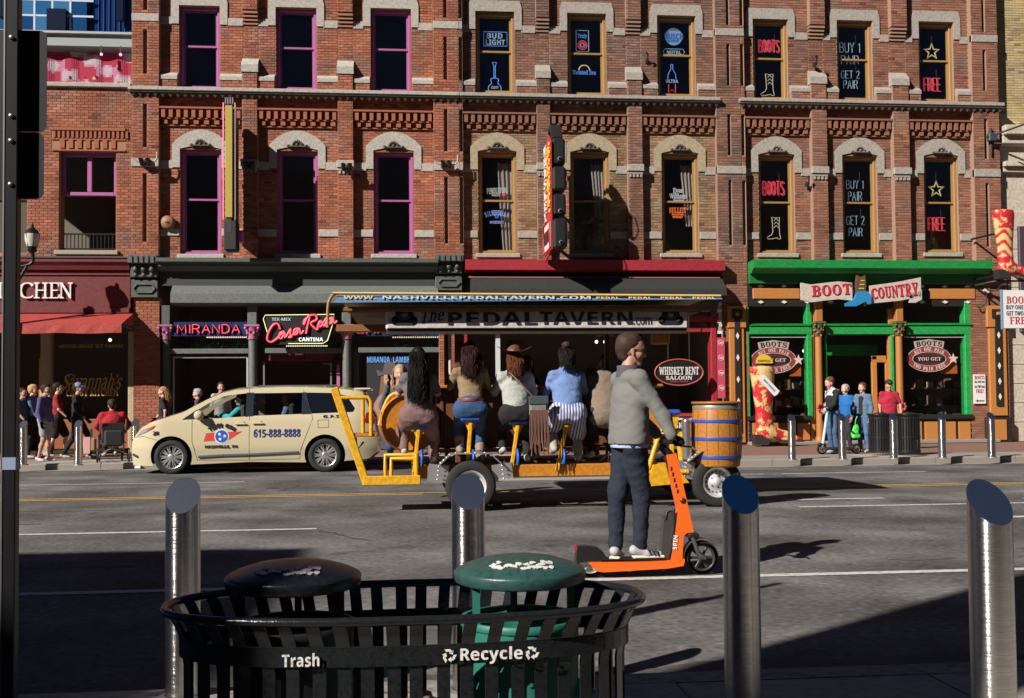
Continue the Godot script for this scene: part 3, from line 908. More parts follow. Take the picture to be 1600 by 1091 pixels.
func facades() -> void:
	var frame_pink := mt(0.52, 0.14, 0.38, 0.5, 0.0, "grain", 3.0)
	var frame_gold := mt(0.46, 0.27, 0.085, 0.5, 0.0, "grain", 3.0)
	var buff := mt(0.43, 0.4, 0.355, 0.85, 0.0, "mottle", 1.5, "relief", 2.0, 0.1)
	var buff2 := mt(0.36, 0.33, 0.288, 0.85, 0.0, "mottle", 1.3, "relief", 2.0, 0.1)
	var ochre := mt(0.38, 0.31, 0.205, 0.85, 0.0, "mottle", 1.3, "relief", 2.0, 0.1)
	var sooty := mt(0.13, 0.115, 0.1, 0.85, 0.0, "grain", 2.0)
	built.pink = front("brick_building", "orange brick building with pink sash windows and buff stone arches", {
		"x0": -7.404, "x1": 1.381, "pal": RED, "seed": 3, "stone": buff, "frame": frame_pink, "carved": sooty, "mortar": mt(0.3, 0.14, 0.09, 0.95), "corbel": mt(0.44, 0.15, 0.078, 0.9, 0.0, "grain", 2.4),
		"piers": [[-7.402, -6.686], [-4.5, -4.092], [-1.936, -1.522], [0.672, 1.375]],
		"slots": [-7.053, 1.005], "lip": [-7.459, 1.376],
		"low": [[-6.163, 5.483, -5.084, 8.334], [-3.585, 5.495, -2.496, 8.344], [-0.973, 5.507, 0.118, 8.354]],
		"high": [[-6.195, 10.003, -5.128, 12.263], [-3.613, 10.019, -2.526, 12.281], [-1.036, 10.016, 0.064, 12.324]],
		"street": [[-7.338, -6.659, 4.268], [0.786, 1.417, 4.52]],
	})
	built.plum = front("brick_building", "weathered plum brick building with gold framed windows and tan arches", {
		"x0": 1.399, "x1": 9.383, "pal": PLUM, "pal2": TAN, "seed": 4, "stone": buff2, "stone2": ochre, "frame": frame_gold, "carved": sooty, "mortar": mt(0.24, 0.15, 0.11, 0.95), "corbel": mt(0.3, 0.135, 0.08, 0.9, 0.0, "grain", 2.4),
		"piers": [[1.384, 1.48], [3.54, 3.915], [6.099, 6.518], [8.646, 9.368]],
		"slots": [1.428, 9.016], "lip": [1.394, 8.741],
		"low": [[1.904, 5.538, 2.979, 8.377], [4.497, 5.551, 5.59, 8.395], [7.097, 5.563, 8.153, 8.394]],
		"high": [[1.865, 10.036, 2.945, 12.321], [4.451, 10.032, 5.549, 12.335], [7.025, 10.044, 8.123, 12.339]],
		"street": [[8.757, 9.476, 5.3, -0.02]], "rust_street": true,
	})
	built.rust = front("brick_building", "rust brick building with boot adverts in its dark windows", {
		"x0": 9.402, "x1": 17.038, "pal": RUST, "seed": 5, "stone": buff2, "frame": frame_gold, "carved": mt(0.24, 0.21, 0.18, 0.85, 0.0, "grain", 2.0), "mortar": mt(0.28, 0.17, 0.12, 0.95), "corbel": mt(0.33, 0.14, 0.08, 0.9, 0.0, "grain", 2.4),
		"piers": [[9.378, 9.48], [11.424, 11.876], [13.85, 14.329], [16.256, 17.054]],
		"slots": [9.424, 16.645], "lip": [9.297, 17.153],
		"low": [[9.91, 5.576, 10.966, 8.396], [12.387, 5.588, 13.427, 8.411], [14.837, 5.618, 15.868, 8.426]],
		"high": [[9.811, 10.004, 10.833, 12.31], [12.303, 10.032, 13.361, 12.338], [14.766, 10.041, 15.811, 12.364]],
		"street": [[16.004, 17.184, 5.3, -0.02]], "rust_street": true,
	})
	# the lower brick building at the end with its roof terrace
	var t := thing("brick_building", "low red brick building with a pink two light window and roof terrace", "building")
	built.low = t
	var bw := brickwork(t, RED, 9)
	var zx0: float = -13.5
	var zx1: float = -7.41
	var win: Array = [-9.279, 5.487, -7.813, 8.206]
	var wall := MB.new()
	var top: float = 9.913
	var side_win: Array = [-11.625, 5.476, -10.101, 6.9]
	wall_cells(wall, [zx0, 5.3, zx1, top], [win, side_win], -0.05, -0.5)
	bw.lay([zx0, 5.3, zx1, top], [win, [win[0] - 0.2, win[3], win[2] + 0.25, win[3] + 0.62], side_win], -0.05)
	bw.done()
	part(t, "wall", wall, mt(0.32, 0.15, 0.09, 0.95))
	var cm := mt(0.44, 0.15, 0.078, 0.9, 0.0, "grain", 2.4)
	for q in [[0.0, 0.04, 0.0], [0.3, 0.05, -0.02], [0.55, 0.08, 0.02]]: pbox(t, "corbel_shelf", win[0] - 0.2, win[3] + q[0], -0.1, win[2] + 0.25, win[3] + q[0] + q[1], q[2], cm)
	for k in 17: pbox(t, "corbel_brick", win[0] - 0.15 + k * 0.117, win[3] + 0.35, -0.1, win[0] - 0.09 + k * 0.117, win[3] + 0.55, 0.0, cm)
	for k in 7: pbox(t, "corbel_brick", win[0] + 0.02 + k * 0.22, win[3] + 0.08, -0.1, win[0] + 0.14 + k * 0.22, win[3] + 0.3, -0.02, cm)
	pbox(t, "coping", zx0, top, -0.55, zx1, top + 0.13, 0.05, buff, 0.02)
	# pink two-light window over an open balcony door
	var ww := Node3D.new()
	ww.name = "window"; t.add_child(ww); ww.position = Vector3(0, 0, -0.22)
	var hmid: float = 7.043
	for s in [[win[0], win[0] + 0.1, hmid, win[3]], [win[2] - 0.1, win[2], hmid, win[3]], [(win[0] + win[2]) * 0.5 - 0.06, (win[0] + win[2]) * 0.5 + 0.06, hmid + 0.1, win[3] - 0.1], [win[0] + 0.1, win[2] - 0.1, hmid, hmid + 0.1], [win[0] + 0.1, win[2] - 0.1, win[3] - 0.1, win[3]]]:
		pbox(ww, "frame", s[0], s[2], -0.12, s[1], s[3], 0.0, frame_pink, 0.012)
	pbox(ww, "pane", win[0] + 0.1, hmid + 0.1, -0.07, (win[0] + win[2]) * 0.5 - 0.06, win[3] - 0.1, -0.06, glass("window glass"))
	pbox(ww, "pane", (win[0] + win[2]) * 0.5 + 0.06, hmid + 0.1, -0.07, win[2] - 0.1, win[3] - 0.1, -0.06, glass("window glass"))
	qb(t, "side_pane", side_win, -0.3, -0.29, glass("window glass"))
	var rail := Node3D.new()
	rail.name = "railing"; t.add_child(rail)
	var iron := mt(0.02, 0.02, 0.02, 0.4, 0.5)
	for y in [5.58, 5.98]: pbox(rail, "rail", win[0] + 0.1, y, -0.18, win[2] - 0.02, y + 0.04, -0.14, iron)
	for k in 15: pbox(rail, "baluster", win[0] + 0.16 + k * 0.098, 5.62, -0.17, win[0] + 0.182 + k * 0.098, 5.98, -0.15, iron)
	pbox(t, "sill", win[0] - 0.1, 5.42, -0.4, win[2] + 0.08, 5.54, 0.06, mt(0.5, 0.42, 0.31, 0.85, 0.0, "grain", 2.0), 0.015)
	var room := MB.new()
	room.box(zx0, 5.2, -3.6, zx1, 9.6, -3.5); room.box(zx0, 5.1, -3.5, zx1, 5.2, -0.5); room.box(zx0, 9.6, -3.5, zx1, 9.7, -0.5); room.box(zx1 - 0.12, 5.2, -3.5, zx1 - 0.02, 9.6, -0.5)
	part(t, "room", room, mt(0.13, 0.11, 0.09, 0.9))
	# roof terrace: magenta banner wall, flowers in planters, metal roof edge
	pbox(t, "roof_edge", zx0, 11.959, -6.0, zx1 - 0.05, 12.417, -2.9, mt(0.24, 0.26, 0.26, 0.6, 0.2), 0.04)
	pbox(t, "roof_gutter", zx0, 12.322, -2.95, zx1 - 0.05, 12.417, -2.8, mt(0.3, 0.32, 0.32, 0.5, 0.3), 0.02)
	pbox(t, "terrace_back_wall", zx0, top - 0.4, -6.0, zx1 - 0.1, 11.959, -5.9, mt(0.05, 0.03, 0.03, 0.9))
	pbox(t, "terrace_floor", zx0, top - 0.3, -5.9, zx1 - 0.1, top - 0.2, -0.5, mt(0.15, 0.13, 0.12, 0.9))
	var ban := thing("banner_screen", "magenta patterned banner hung along the roof terrace", "banner")
	var bm := MB.new()
	var bb: Array = [-10.896, 10.909, -8.213, 11.907]
	for i in 60:
		for j in 18:
			var v := sin(i * 0.21 + j * 0.5) + 0.6 * cos(j * 0.8 - i * 0.33) + 0.4 * sin(i * 0.9)
			bm.col = Color(0.4, 0.02, 0.06) if v < 0.1 else Color(0.5, 0.2, 0.32) if v < 0.7 else Color(0.5, 0.4, 0.45)
			bm.box(lerpf(bb[0], bb[2], i / 60.0), lerpf(bb[1] - 0.3, bb[3], j / 18.0), -3.22, lerpf(bb[0], bb[2], (i + 1) / 60.0), lerpf(bb[1] - 0.3, bb[3], (j + 1) / 18.0), -3.2 + 0.03 * sin(i * 0.4))
	part(ban, "cloth", bm, vmat("cloth vertex", 0.85, "mottle", 3.0))
	for q in [[99, 0.0], [113, 0.1], [137, 0.25], [180, 0.35], [192, 0.05]]:
		var fp := thing("terrace_plant", "dried flower clump in a planter on the roof terrace", "plant", Vector3(-9.2 + (q[0] - 100) * 0.0175, top - 0.2, -0.9), 0.0, "flower clumps on the terrace")
		pbox(fp, "planter", -0.13, 0.0, -0.13, 0.13, 0.28, 0.13, mt(0.12, 0.1, 0.09, 0.8), 0.02)
		var pm := MB.new()
		for k in 46:
			var d := Vector3(rng.randfn() * 0.14, absf(rng.randfn()) * 0.13, rng.randfn() * 0.12)
			pm.col = [Color(0.45, 0.13, 0.14), Color(0.5, 0.28, 0.25), Color(0.12, 0.16, 0.05), Color(0.35, 0.05, 0.09)][rng.randi() % 4]
			pm.xf = Transform3D(Basis(Vector3(rng.randfn(), rng.randfn(), rng.randfn()).normalized(), rng.randf() * TAU), d + Vector3(0, 0.34, 0))
			pm.quad(Vector3(-0.045, -0.03, 0), Vector3(0.045, -0.03, 0), Vector3(0.035, 0.045, 0.01), Vector3(-0.035, 0.045, 0.01))
		part(fp, "blooms", pm, vmat("foliage vertex", 0.8))
	for k in 5:
		var lp := thing("festoon_bulb", "small pink bulb strung under the terrace roof", "light bulb", Vector3(-9.0 + k * 0.55, 11.749, -2.85), 0.0, "bulbs strung under the terrace roof")
		var lm := MB.new(); lm.ball(Vector3.ZERO, Vector3.ONE * 0.045, 8)
		part(lp, "bulb", lm, glow(0.9, 0.25, 0.5, 1.2))
		pbox(lp, "socket", -0.02, 0.04, -0.02, 0.02, 0.25, 0.02, mt(0.02, 0.02, 0.02, 0.5))
	# glass tower far behind
	var g := thing("glass_tower", "distant blue glass office tower with a white mullion grid", "building", Vector3(0, 0, -60))
	var ga: Vector3 = Vector3(-36.184, 28.31, -60.0)
	var gb: Vector3 = Vector3(-19.984, 38.314, -60.0)
	pbox(g, "core", ga.x, 0.0, -20.0, gb.x + 8.0, gb.y + 12.0, -0.6, mt(0.02, 0.05, 0.12, 0.4))
	var pw := 1.42
	var ph := 1.3
	var blues := [mt(0.03, 0.14, 0.36, 0.15, 0.5), mt(0.045, 0.19, 0.44, 0.15, 0.5), mt(0.02, 0.1, 0.28, 0.15, 0.5), mt(0.08, 0.28, 0.55, 0.15, 0.5)]
	var pane := MB.new(); pane.cbox(Vector3.ZERO, Vector3(pw - 0.2, ph - 0.2, 0.1), 0.02)
	var pmsh := pane.mesh()
	var grid := MB.new()
	var cols := int((gb.x - ga.x) / pw)
	var rows := int((gb.y - ga.y) / ph)
	var bay: float = -25.831
	for i in cols:
		var x := ga.x + (i + 0.5) * pw
		if x > bay: break
		for j in rows:
			var y := ga.y + (j + 0.5) * ph
			if y > 35.95 or y < 31.688: continue
			part(g, "pane", pmsh, blues[(i * 7 + j * 3 + (i * j) % 5) % 4]).position = Vector3(x, y, 0.0)
		grid.box(x - pw / 2 - 0.08, ga.y, -0.1, x - pw / 2 + 0.08, gb.y, 0.08)
	for j in rows: grid.box(ga.x, ga.y + j * ph - 0.08, -0.1, bay, ga.y + j * ph + 0.08, 0.06)
	part(g, "mullions", grid, mt(0.42, 0.5, 0.62, 0.5))
	pbox(g, "setback_face", bay, ga.y, -1.0, gb.x + 8.0, gb.y + 6.0, -0.3, mt(0.012, 0.04, 0.16, 0.15, 0.3))
	for k in 22: pbox(g, "fin", bay + 0.3 + k * 0.42, ga.y, -0.3, bay + 0.36 + k * 0.42, gb.y, -0.2, mt(0.02, 0.07, 0.22, 0.3))
	for q in [[75, 103, 16, 52], [177, 187, -20, 32], [5, 14, -10, 30]]:
		pbox(g, "dark_window_bay", -29.439 + (q[0] - 75) * 0.054, 33.776 - (q[3] - 20) * 0.054, 0.05, -29.439 + (q[1] - 75) * 0.054, 33.776 - (q[2] - 20) * 0.054, 0.4, mt(0.008, 0.014, 0.03, 0.2))
	var vt := thing("roof_vent", "white metal vent box on the terrace roof", "vent", Vector3(-7.9, 12.417, -3.4))
	pbox(vt, "housing", -0.14, 0.0, -0.15, 0.16, 0.22, 0.15, mt(0.5, 0.5, 0.5, 0.6), 0.02); pbox(vt, "cowl", -0.17, 0.22, -0.17, 0.19, 0.25, 0.17, mt(0.6, 0.6, 0.6, 0.6))
	# yellow brick building at the other end
	t = thing("yellow_brick_building", "pale yellow brick building with a cream stone ground floor", "building")
	var yx0: float = 17.169 + 0.02
	bw = brickwork(t, SAND, 12)
	var ylow: float = 9.319
	bw.lay([yx0, ylow, yx0 + 3.6, 13.2], [], -0.35)
	bw.done()
	pbox(t, "wall", yx0, ylow, -3.0, yx0 + 9.0, 15.0, -0.35, mt(0.5, 0.42, 0.26, 0.95))
	var cream := mt(0.52, 0.46, 0.37, 0.85, 0.0, "mottle", 1.2, "relief", 1.5, 0.25)
	for q in [[0.0, 0.28, 0.3], [0.28, 0.55, 0.15], [0.55, 1.05, -0.05], [1.05, 1.2, 0.22], [1.2, 1.35, 0.1]]:
		pbox(t, "cornice", yx0, ylow - q[1], -1.0, yx0 + 9.0, ylow - q[0], q[2] - 0.2, cream, 0.02)
	pbox(t, "stone_core", yx0, 0.0, -1.4, yx0 + 9.0, ylow, -0.24, cream)
	for k in 12:
		var y0 := 0.14 + k * 0.56
		if y0 + 0.55 > ylow - 1.36: break
		for i in 3: pbox(t, "stone", yx0 + i * 1.25 + (0.3 if k % 2 and i else 0.0), y0, -1.0, yx0 + (i + 1) * 1.25 + (0.3 if k % 2 else 0.0) - 0.012, y0 + 0.548, -0.2, cream, 0.012)
	pbox(t, "dark_shop_panel", yx0 + 0.45, 3.3, -0.3, yx0 + 4.0, 6.4, -0.1, mt(0.05, 0.035, 0.05, 0.5), 0.02)


# ---------- shop fronts ----------
func qb(parent: Node, called: String, r: Array, z0: float, z1: float, m: Material, bev := 0.0) -> MeshInstance3D:
	return pbox(parent, called, r[0], r[1], minf(z0, z1), r[2], r[3], maxf(z0, z1), m, bev)

func front_node(b: Node) -> Node3D:
	var n := Node3D.new()
	n.name = "shop_front"
	b.add_child(n)
	return n

func moulding(parent: Node, called: String, x0: float, x1: float, prof: Array, m: Material) -> MeshInstance3D:
	# prof: (z, y) outline of a cornice section, run from x0 to x1
	var b := MB.new()
	var pl := PackedVector2Array()
	for p in prof: pl.append(Vector2(-p[0], p[1]))
	b.xf = Transform3D(Basis(Vector3(0, 0, -1), Vector3(0, 1, 0), Vector3(1, 0, 0)), Vector3(x0, 0, 0))
	b.prism(pl, 0.0, x1 - x0)
	return part(parent, called, b, m)

func column(parent: Node, called: String, x: float, y0: float, y1: float, r: float, z: float, m: Material, capm: Material, cap_y: float) -> void:
	var c := MB.new()
	c.xf.origin = Vector3(x, 0, z)
	c.lathe([Vector2(r * 1.3, y0), Vector2(r * 1.3, y0 + 0.18), Vector2(r, y0 + 0.24), Vector2(r * 0.92, cap_y - 0.02)], 14)
	part(parent, called, c, m)
	var k := MB.new()
	k.xf.origin = Vector3(x, 0, z)
	k.lathe([Vector2(r * 0.95, cap_y), Vector2(r * 1.1, cap_y + 0.02), Vector2(r * 1.0, cap_y + 0.06), Vector2(r * 1.35, cap_y + 0.26), Vector2(r * 1.6, cap_y + 0.34)], 14)
	k.cbox(Vector3(0, cap_y + 0.37, 0), Vector3(r * 3.3, 0.06, r * 3.3), 0.012)
	for i in 10:
		var a := TAU * i / 10
		k.ball(Vector3(cos(a) * r * 1.25, cap_y + 0.16 + 0.07 * (i % 2), sin(a) * r * 1.25), Vector3(0.035, 0.07, 0.035), 6)
	for i in 4: k.ball(Vector3((1 if i % 2 else -1) * r * 1.35, cap_y + 0.3, (1 if i < 2 else -1) * r * 1.35), Vector3(0.05, 0.05, 0.05), 6)
	part(parent, "capital", k, capm)
	pbox(parent, "column_block", x - r, cap_y + 0.4, z - r, x + r, y1, z + r, m, 0.015)

func scroll_bracket(parent: Node, r: Array, m: Material) -> void:
	# cast-iron cornice bracket at the head of a pier: cap with flutes, drops, sunk panel
	var w: float = r[2] - r[0]
	var h: float = r[3] - r[1]
	var b := MB.new()
	b.cbox(Vector3((r[0] + r[2]) * 0.5, r[3] - h * 0.1, 0.1), Vector3(w + 0.06, h * 0.2, 0.5), 0.02)
	b.cbox(Vector3((r[0] + r[2]) * 0.5, r[3] - h * 0.36, 0.03), Vector3(w, h * 0.32, 0.3), 0.02)
	b.cbox(Vector3((r[0] + r[2]) * 0.5, r[1] + h * 0.22, 0.0), Vector3(w, h * 0.44, 0.2), 0.02)
	for k in 5: b.bar(Vector3(r[0] + w * (0.1 + 0.2 * k), r[3] - h * 0.03, 0.36), Vector3(r[0] + w * (0.1 + 0.2 * k), r[3] - h * 0.2, 0.36), w * 0.1, 0.04, 0.01)
	for k in 3: b.ball(Vector3(r[0] + w * (0.2 + 0.3 * k), r[3] - h * 0.33, 0.2), Vector3(w * 0.1, h * 0.09, 0.09), 8)
	for k in 3: b.ball(Vector3(r[0] + w * (0.2 + 0.3 * k), r[3] - h * 0.46, 0.17), Vector3(w * 0.07, h * 0.06, 0.06), 8)
	var cx: float = (r[0] + r[2]) * 0.5
	var cy: float = r[1] + h * 0.22
	var ring := [Vector3(cx - w * 0.4, cy, 0.12), Vector3(cx - w * 0.27, cy + h * 0.1, 0.12), Vector3(cx + w * 0.27, cy + h * 0.1, 0.12), Vector3(cx + w * 0.4, cy, 0.12), Vector3(cx + w * 0.27, cy - h * 0.1, 0.12), Vector3(cx - w * 0.27, cy - h * 0.1, 0.12)]
	b.tube(ring, 0.025, 6, true)
	part(parent, "scroll_bracket", b, m)

func shop_fronts() -> void:
	var shade := mt(0.28, 0.24, 0.2, 0.85)
	var sg := glass("shop glass", 0.1, Color(0.02, 0.02, 0.02))
	var door_rail := mt(0.3, 0.3, 0.3, 0.4, 0.6)
	# ----- cantina: dark green-grey cast-iron front -----
	var n := front_node(built.pink)
	var iron := mt(0.085, 0.1, 0.09, 0.55, 0.0, "mottle", 1.4)
	var iron2 := mt(0.14, 0.155, 0.145, 0.55, 0.0, "mottle", 1.4)
	var x0: float = -6.665
	var x1: float = 0.763
	var pink := mt(0.62, 0.2, 0.4, 0.6, 0.0, "grain", 4.0)
	moulding(n, "cornice", x0, x1, [[-0.5, 5.3], [0.42, 5.3], [0.42, 5.2], [0.3, 5.16], [0.3, 5.09], [0.2, 5.04], [0.16, 4.98], [-0.5, 4.98]], iron)
	moulding(n, "frieze", x0, x1, [[-0.5, 4.98], [0.02, 4.98], [0.02, 4.6], [-0.5, 4.6]], mt(0.03, 0.034, 0.03, 0.7))
	moulding(n, "sloped_hood", x0 + 0.35, x1, [[-0.4, 4.6], [0.04, 4.6], [0.3, 4.36], [0.3, 4.12], [0.22, 4.08], [-0.4, 4.08]], iron2)
	scroll_bracket(n, [-7.379, 4.268, -6.681, 5.383], iron)
	scroll_bracket(n, [0.692, 4.467, 1.429, 5.437], iron)
	# transom: glass over a beam, behind it the dark room
	qb(n, "transom_glass", [-6.512, 2.865, 0.866, 4.091], -0.32, -0.31, sg)
	qb(n, "transom_beam", [-6.45, 2.779, -4.348, 2.917], -0.35, -0.1, iron2, 0.01)
	qb(n, "transom_beam", [-3.907, 2.785, -1.82, 2.924], -0.35, -0.1, iron2, 0.01)
	qb(n, "transom_beam", [-1.406, 2.792, 0.856, 2.932], -0.35, -0.1, iron2, 0.01)
	for r in [[-6.389, 2.922, -4.414, 3.285], [-3.476, 2.929, -1.895, 3.278], [-0.89, 2.936, 0.684, 3.112]]:
		var fr := MB.new()
		var rr := RandomNumberGenerator.new()
		rr.seed = 5
		for k in 150:
			var px := lerpf(r[0], r[2], 0.25 + 0.75 * rr.randf())
			var py: float = r[1] + (r[3] - r[1]) * (0.05 + 0.5 * rr.randf())
			fr.xf = Transform3D(Basis(Vector3(rr.randfn(), rr.randfn(), rr.randfn()).normalized(), rr.randf() * TAU), Vector3(px, py, -0.4))
			fr.quad(Vector3(-0.03, -0.02, 0), Vector3(0.03, -0.02, 0), Vector3(0.03, 0.02, 0), Vector3(-0.03, 0.02, 0))
		var o := part(n, "greenery", fr, mt(0.05, 0.17, 0.12, 0.5))
		o.set_meta("kind", "stuff")
	for q in [[395, "column"], [542, "column"]]:
		var cx: float = -4.223 if q[0] == 395 else -1.717
		column(n, "column", cx, 0.14, 4.08, 0.125, -0.05, iron2, pink, 3.151)
	column(n, "pilaster", -6.515, 0.14, 4.08, 0.12, -0.15, iron, mt(0.3, 0.1, 0.2, 0.6), 3.161)
	# left bay: wide open front with a thin bright frame
	for r in [[-6.338, 2.671, -4.397, 2.714], [-6.353, 0.263, -6.319, 2.719], [-4.415, 1.274, -4.372, 2.675]]: qb(n, "door_frame", r, -0.25, -0.2, mt(0.5, 0.52, 0.55, 0.4, 0.3))
	# door bay
	qb(n, "door_header", [-3.858, 2.594, -2.143, 2.805], -0.55, -0.5, mt(0.13, 0.018, 0.035, 0.5), 0.01)
	txt(n, "308", Vector3(-2.976, 2.699, -0.495), 0.2, 0.1, mt(0.02, 0.01, 0.01, 0.5), "sans bold")
	for r in [[-4.001, 0.225, -3.958, 2.56], [-2.192, 0.201, -2.148, 2.55]]: qb(n, "door_stile", r, -0.45, -0.4, door_rail)
	qb(n, "pink_door_edge", [-2.018, 0.199, -1.931, 2.479], -0.9, -0.4, pink)
	qb(n, "door_bar", [-2.392, 2.479, -2.115, 2.514], -0.4, -0.35, door_rail)
	# poster window
	qb(n, "window_stile", [-1.538, 0.201, -1.399, 2.784], -0.3, -0.2, iron)
	qb(n, "window_pane", [-1.401, 0.744, 0.818, 2.781], -0.27, -0.262, sg)
	qb(n, "stall_riser", [-1.559, 0.151, 0.843, 0.746], -0.4, -0.18, iron, 0.01)
	# ----- saloon in the middle: red cornice, black awning box, dark open bar -----
	var s := front_node(built.plum)
	var red := mt(0.34, 0.022, 0.035, 0.5, 0.0, "mottle", 1.5)
	var sx0: float = 1.5
	var sx1: float = 8.741
	moulding(s, "cornice", sx0, sx1, [[-0.4, 5.3], [0.32, 5.3], [0.32, 5.02], [0.2, 4.98], [-0.4, 4.98]], red)
	pbox(s, "frieze", sx0, 4.3, -0.5, sx1, 4.98, -0.1, mt(0.02, 0.012, 0.012, 0.8))
	pbox(s, "thin_rail", sx0 + 0.1, 4.82, 0.1, sx1 - 0.1, 4.86, 0.16, mt(0.3, 0.1, 0.1, 0.6))
	moulding(s, "awning_box", sx0 + 0.15, sx1 - 0.1, [[-0.1, 4.78], [0.35, 4.78], [0.75, 4.45], [0.75, 4.28], [-0.1, 4.28]], mt(0.025, 0.027, 0.025, 0.7, 0.0, "mottle", 1.0))
	qb(s, "red_beam", [1.528, 3.322, 8.56, 3.482], -0.4, -0.05, red, 0.015)
	qb(s, "red_beam", [7.132, 3.621, 8.601, 3.783], -0.4, -0.05, red, 0.015)
	qb(s, "red_post", [8.409, 0.077, 8.574, 3.873], -0.4, -0.04, red, 0.015)
	qb(s, "transom_panel", [7.849, 3.836, 8.479, 4.2], -0.35, -0.3, mt(0.16, 0.14, 0.13, 0.6))
	qb(s, "red_post", [1.445, 0.166, 1.568, 3.33], -0.4, -0.04, red, 0.015)
	qb(s, "pale_post", [2.353, 0.151, 2.477, 3.406], -0.3, -0.2, mt(0.45, 0.5, 0.52, 0.6))
	for k in 3: pbox(s, "bar_counter", sx0 + 0.8 + k * 1.6, 0.14, -2.4, sx0 + 2.3 + k * 1.6, 1.2, -1.8, mt(0.05, 0.028, 0.018, 0.5), 0.02)
	# ----- boot shop: green front, orange pilasters -----
	var c := front_node(built.rust)
	var green := mt(0.012, 0.26, 0.055, 0.4, 0.0, "mottle", 1.2)
	var green2 := mt(0.02, 0.33, 0.075, 0.4, 0.0, "mottle", 1.2)
	var orange := mt(0.52, 0.225, 0.055, 0.5, 0.0, "wood", 2.0)
	var black := mt(0.015, 0.014, 0.013, 0.5)
	var cx0: float = 9.499
	var cx1: float = 16.473
	moulding(c, "cornice", cx0, cx1, [[-0.4, 5.3], [0.5, 5.3], [0.5, 5.08], [0.36, 5.02], [0.3, 4.95], [-0.4, 4.95]], green)
	pbox(c, "soffit_band", cx0, 4.68, -0.4, cx1, 4.95, 0.12, mt(0.008, 0.13, 0.03, 0.5), 0.01)
	pbox(c, "black_frieze", cx0, 4.05, -0.4, cx1, 4.68, -0.02, black)
	for r in [[cx0 + 0.12, cx0 + 1.5], [14.816, 16.201]]: pbox(c, "orange_panel", r[0], 4.25, -0.03, r[1], 4.56, 0.02, orange, 0.02)
	var dia := MB.new()
	dia.prism(PackedVector2Array([Vector2(-0.09, 0), Vector2(0, -0.045), Vector2(0.09, 0), Vector2(0, 0.045)]), -0.01, 0.015)
	var diav := MB.new()
	diav.prism(PackedVector2Array([Vector2(-0.045, 0), Vector2(0, -0.095), Vector2(0.045, 0), Vector2(0, 0.095)]), -0.01, 0.015)
	var dm := dia.mesh(); var dvm := diav.mesh()
	var whitep := mt(0.6, 0.58, 0.54, 0.6)
	for k in 10:
		for y in [4.62, 4.17]: part(c, "diamond", dm, whitep).position = Vector3(cx0 + 0.35 + k * 0.68, y, 0.0)
	# green beams and posts
	qb(c, "green_beam", [9.507, 3.248, 11.275, 3.519], -0.4, 0.0, green2, 0.02)
	qb(c, "green_beam", [11.725, 3.241, 13.765, 3.515], -0.4, 0.0, green2, 0.02)
	qb(c, "green_beam", [14.126, 3.235, 16.063, 3.529], -0.4, 0.0, green2, 0.02)
	for r in [[9.51, 3.501, 11.278, 3.555], [11.727, 3.497, 13.768, 3.551], [14.13, 3.511, 16.067, 3.566]]: qb(c, "beam_edge", r, 0.0, 0.04, green)
	for r in [[11.184, 0.857, 11.334, 4.208], [13.651, 0.014, 13.746, 3.239], [15.868, 0.827, 16.08, 4.21], [11.691, 0.039, 11.766, 3.244], [9.399, 0.875, 9.51, 4.026]]: qb(c, "green_post", r, -0.3, -0.01, green2, 0.015)
	qb(c, "inner_header", [12.2, 2.694, 13.809, 3.035], -1.3, -1.2, green, 0.02)
	# two orange columns
	var orange_c := mt(0.46, 0.2, 0.055, 0.45, 0.0, "wood", 2.0)
	for q in [11.487, 13.854]:
		column(c, "column", q, 0.14, 4.25, 0.105, 0.06, orange_c, mt(0.09, 0.12, 0.04, 0.6, 0.0, "worn", 6.0), 3.202)
		pbox(c, "pilaster", q - 0.24, 0.14, -0.2, q - 0.08, 4.0, -0.06, orange, 0.01)
		var ros := MB.new()
		for k in 8: ros.ball(Vector3(q + cos(TAU * k / 8) * 0.1, 1.18 + sin(TAU * k / 8) * 0.1, 0.2), Vector3(0.05, 0.05, 0.03), 6)
		part(c, "rosette", ros, mt(0.4, 0.05, 0.05, 0.6))
		var rib := MB.new()
		for k in 9: rib.ball(Vector3(q + cos(TAU * k / 9) * 0.14, 3.28 + 0.09 * sin(k * 2.1), 0.06 + sin(TAU * k / 9) * 0.14), Vector3(0.035, 0.035, 0.035), 6)
		part(c, "painted_fruit", rib, mt(0.5, 0.09, 0.06, 0.6))
	# display windows, stall risers of orange panels
	for r in [[9.537, 0.955, 11.214, 3.2], [14.089, 0.945, 15.989, 3.186]]:
		qb(c, "display_glass", r, -0.14, -0.13, sg)
		qb(c, "window_trim", [r[0], r[3] - 0.03, r[2], r[3]], -0.13, -0.08, mt(0.5, 0.5, 0.5, 0.4))
	for r in [[9.411, 0.83, 11.265, 0.956], [13.976, 0.818, 16.04, 0.946]]: qb(c, "window_ledge", r, -0.3, 0.06, black, 0.01)
	for r in [[9.44, 0.057, 11.257, 0.83], [13.966, -0.003, 16.029, 0.818]]: qb(c, "stall_riser", [r[0], 0.14, r[2], r[3]], -0.3, -0.02, black)
	for r in [[9.552, 0.279, 9.958, 0.764], [10.069, 0.271, 10.774, 0.757], [10.849, 0.264, 11.221, 0.75], [14.082, 0.224, 14.519, 0.752], [14.595, 0.218, 15.072, 0.746], [15.149, 0.211, 15.531, 0.741], [15.608, 0.206, 15.973, 0.736]]: qb(c, "orange_panel", r, -0.02, 0.015, orange, 0.012)
	pbox(c, "step", cx0 - 0.1, 0.14, -0.2, cx1 + 0.2, 0.24, 0.35, mt(0.34, 0.31, 0.27, 0.9, 0.0, "grain", 2.0), 0.015)
	# glazed door standing open
	var door := Node3D.new()
	door.name = "open_door"
	c.add_child(door)
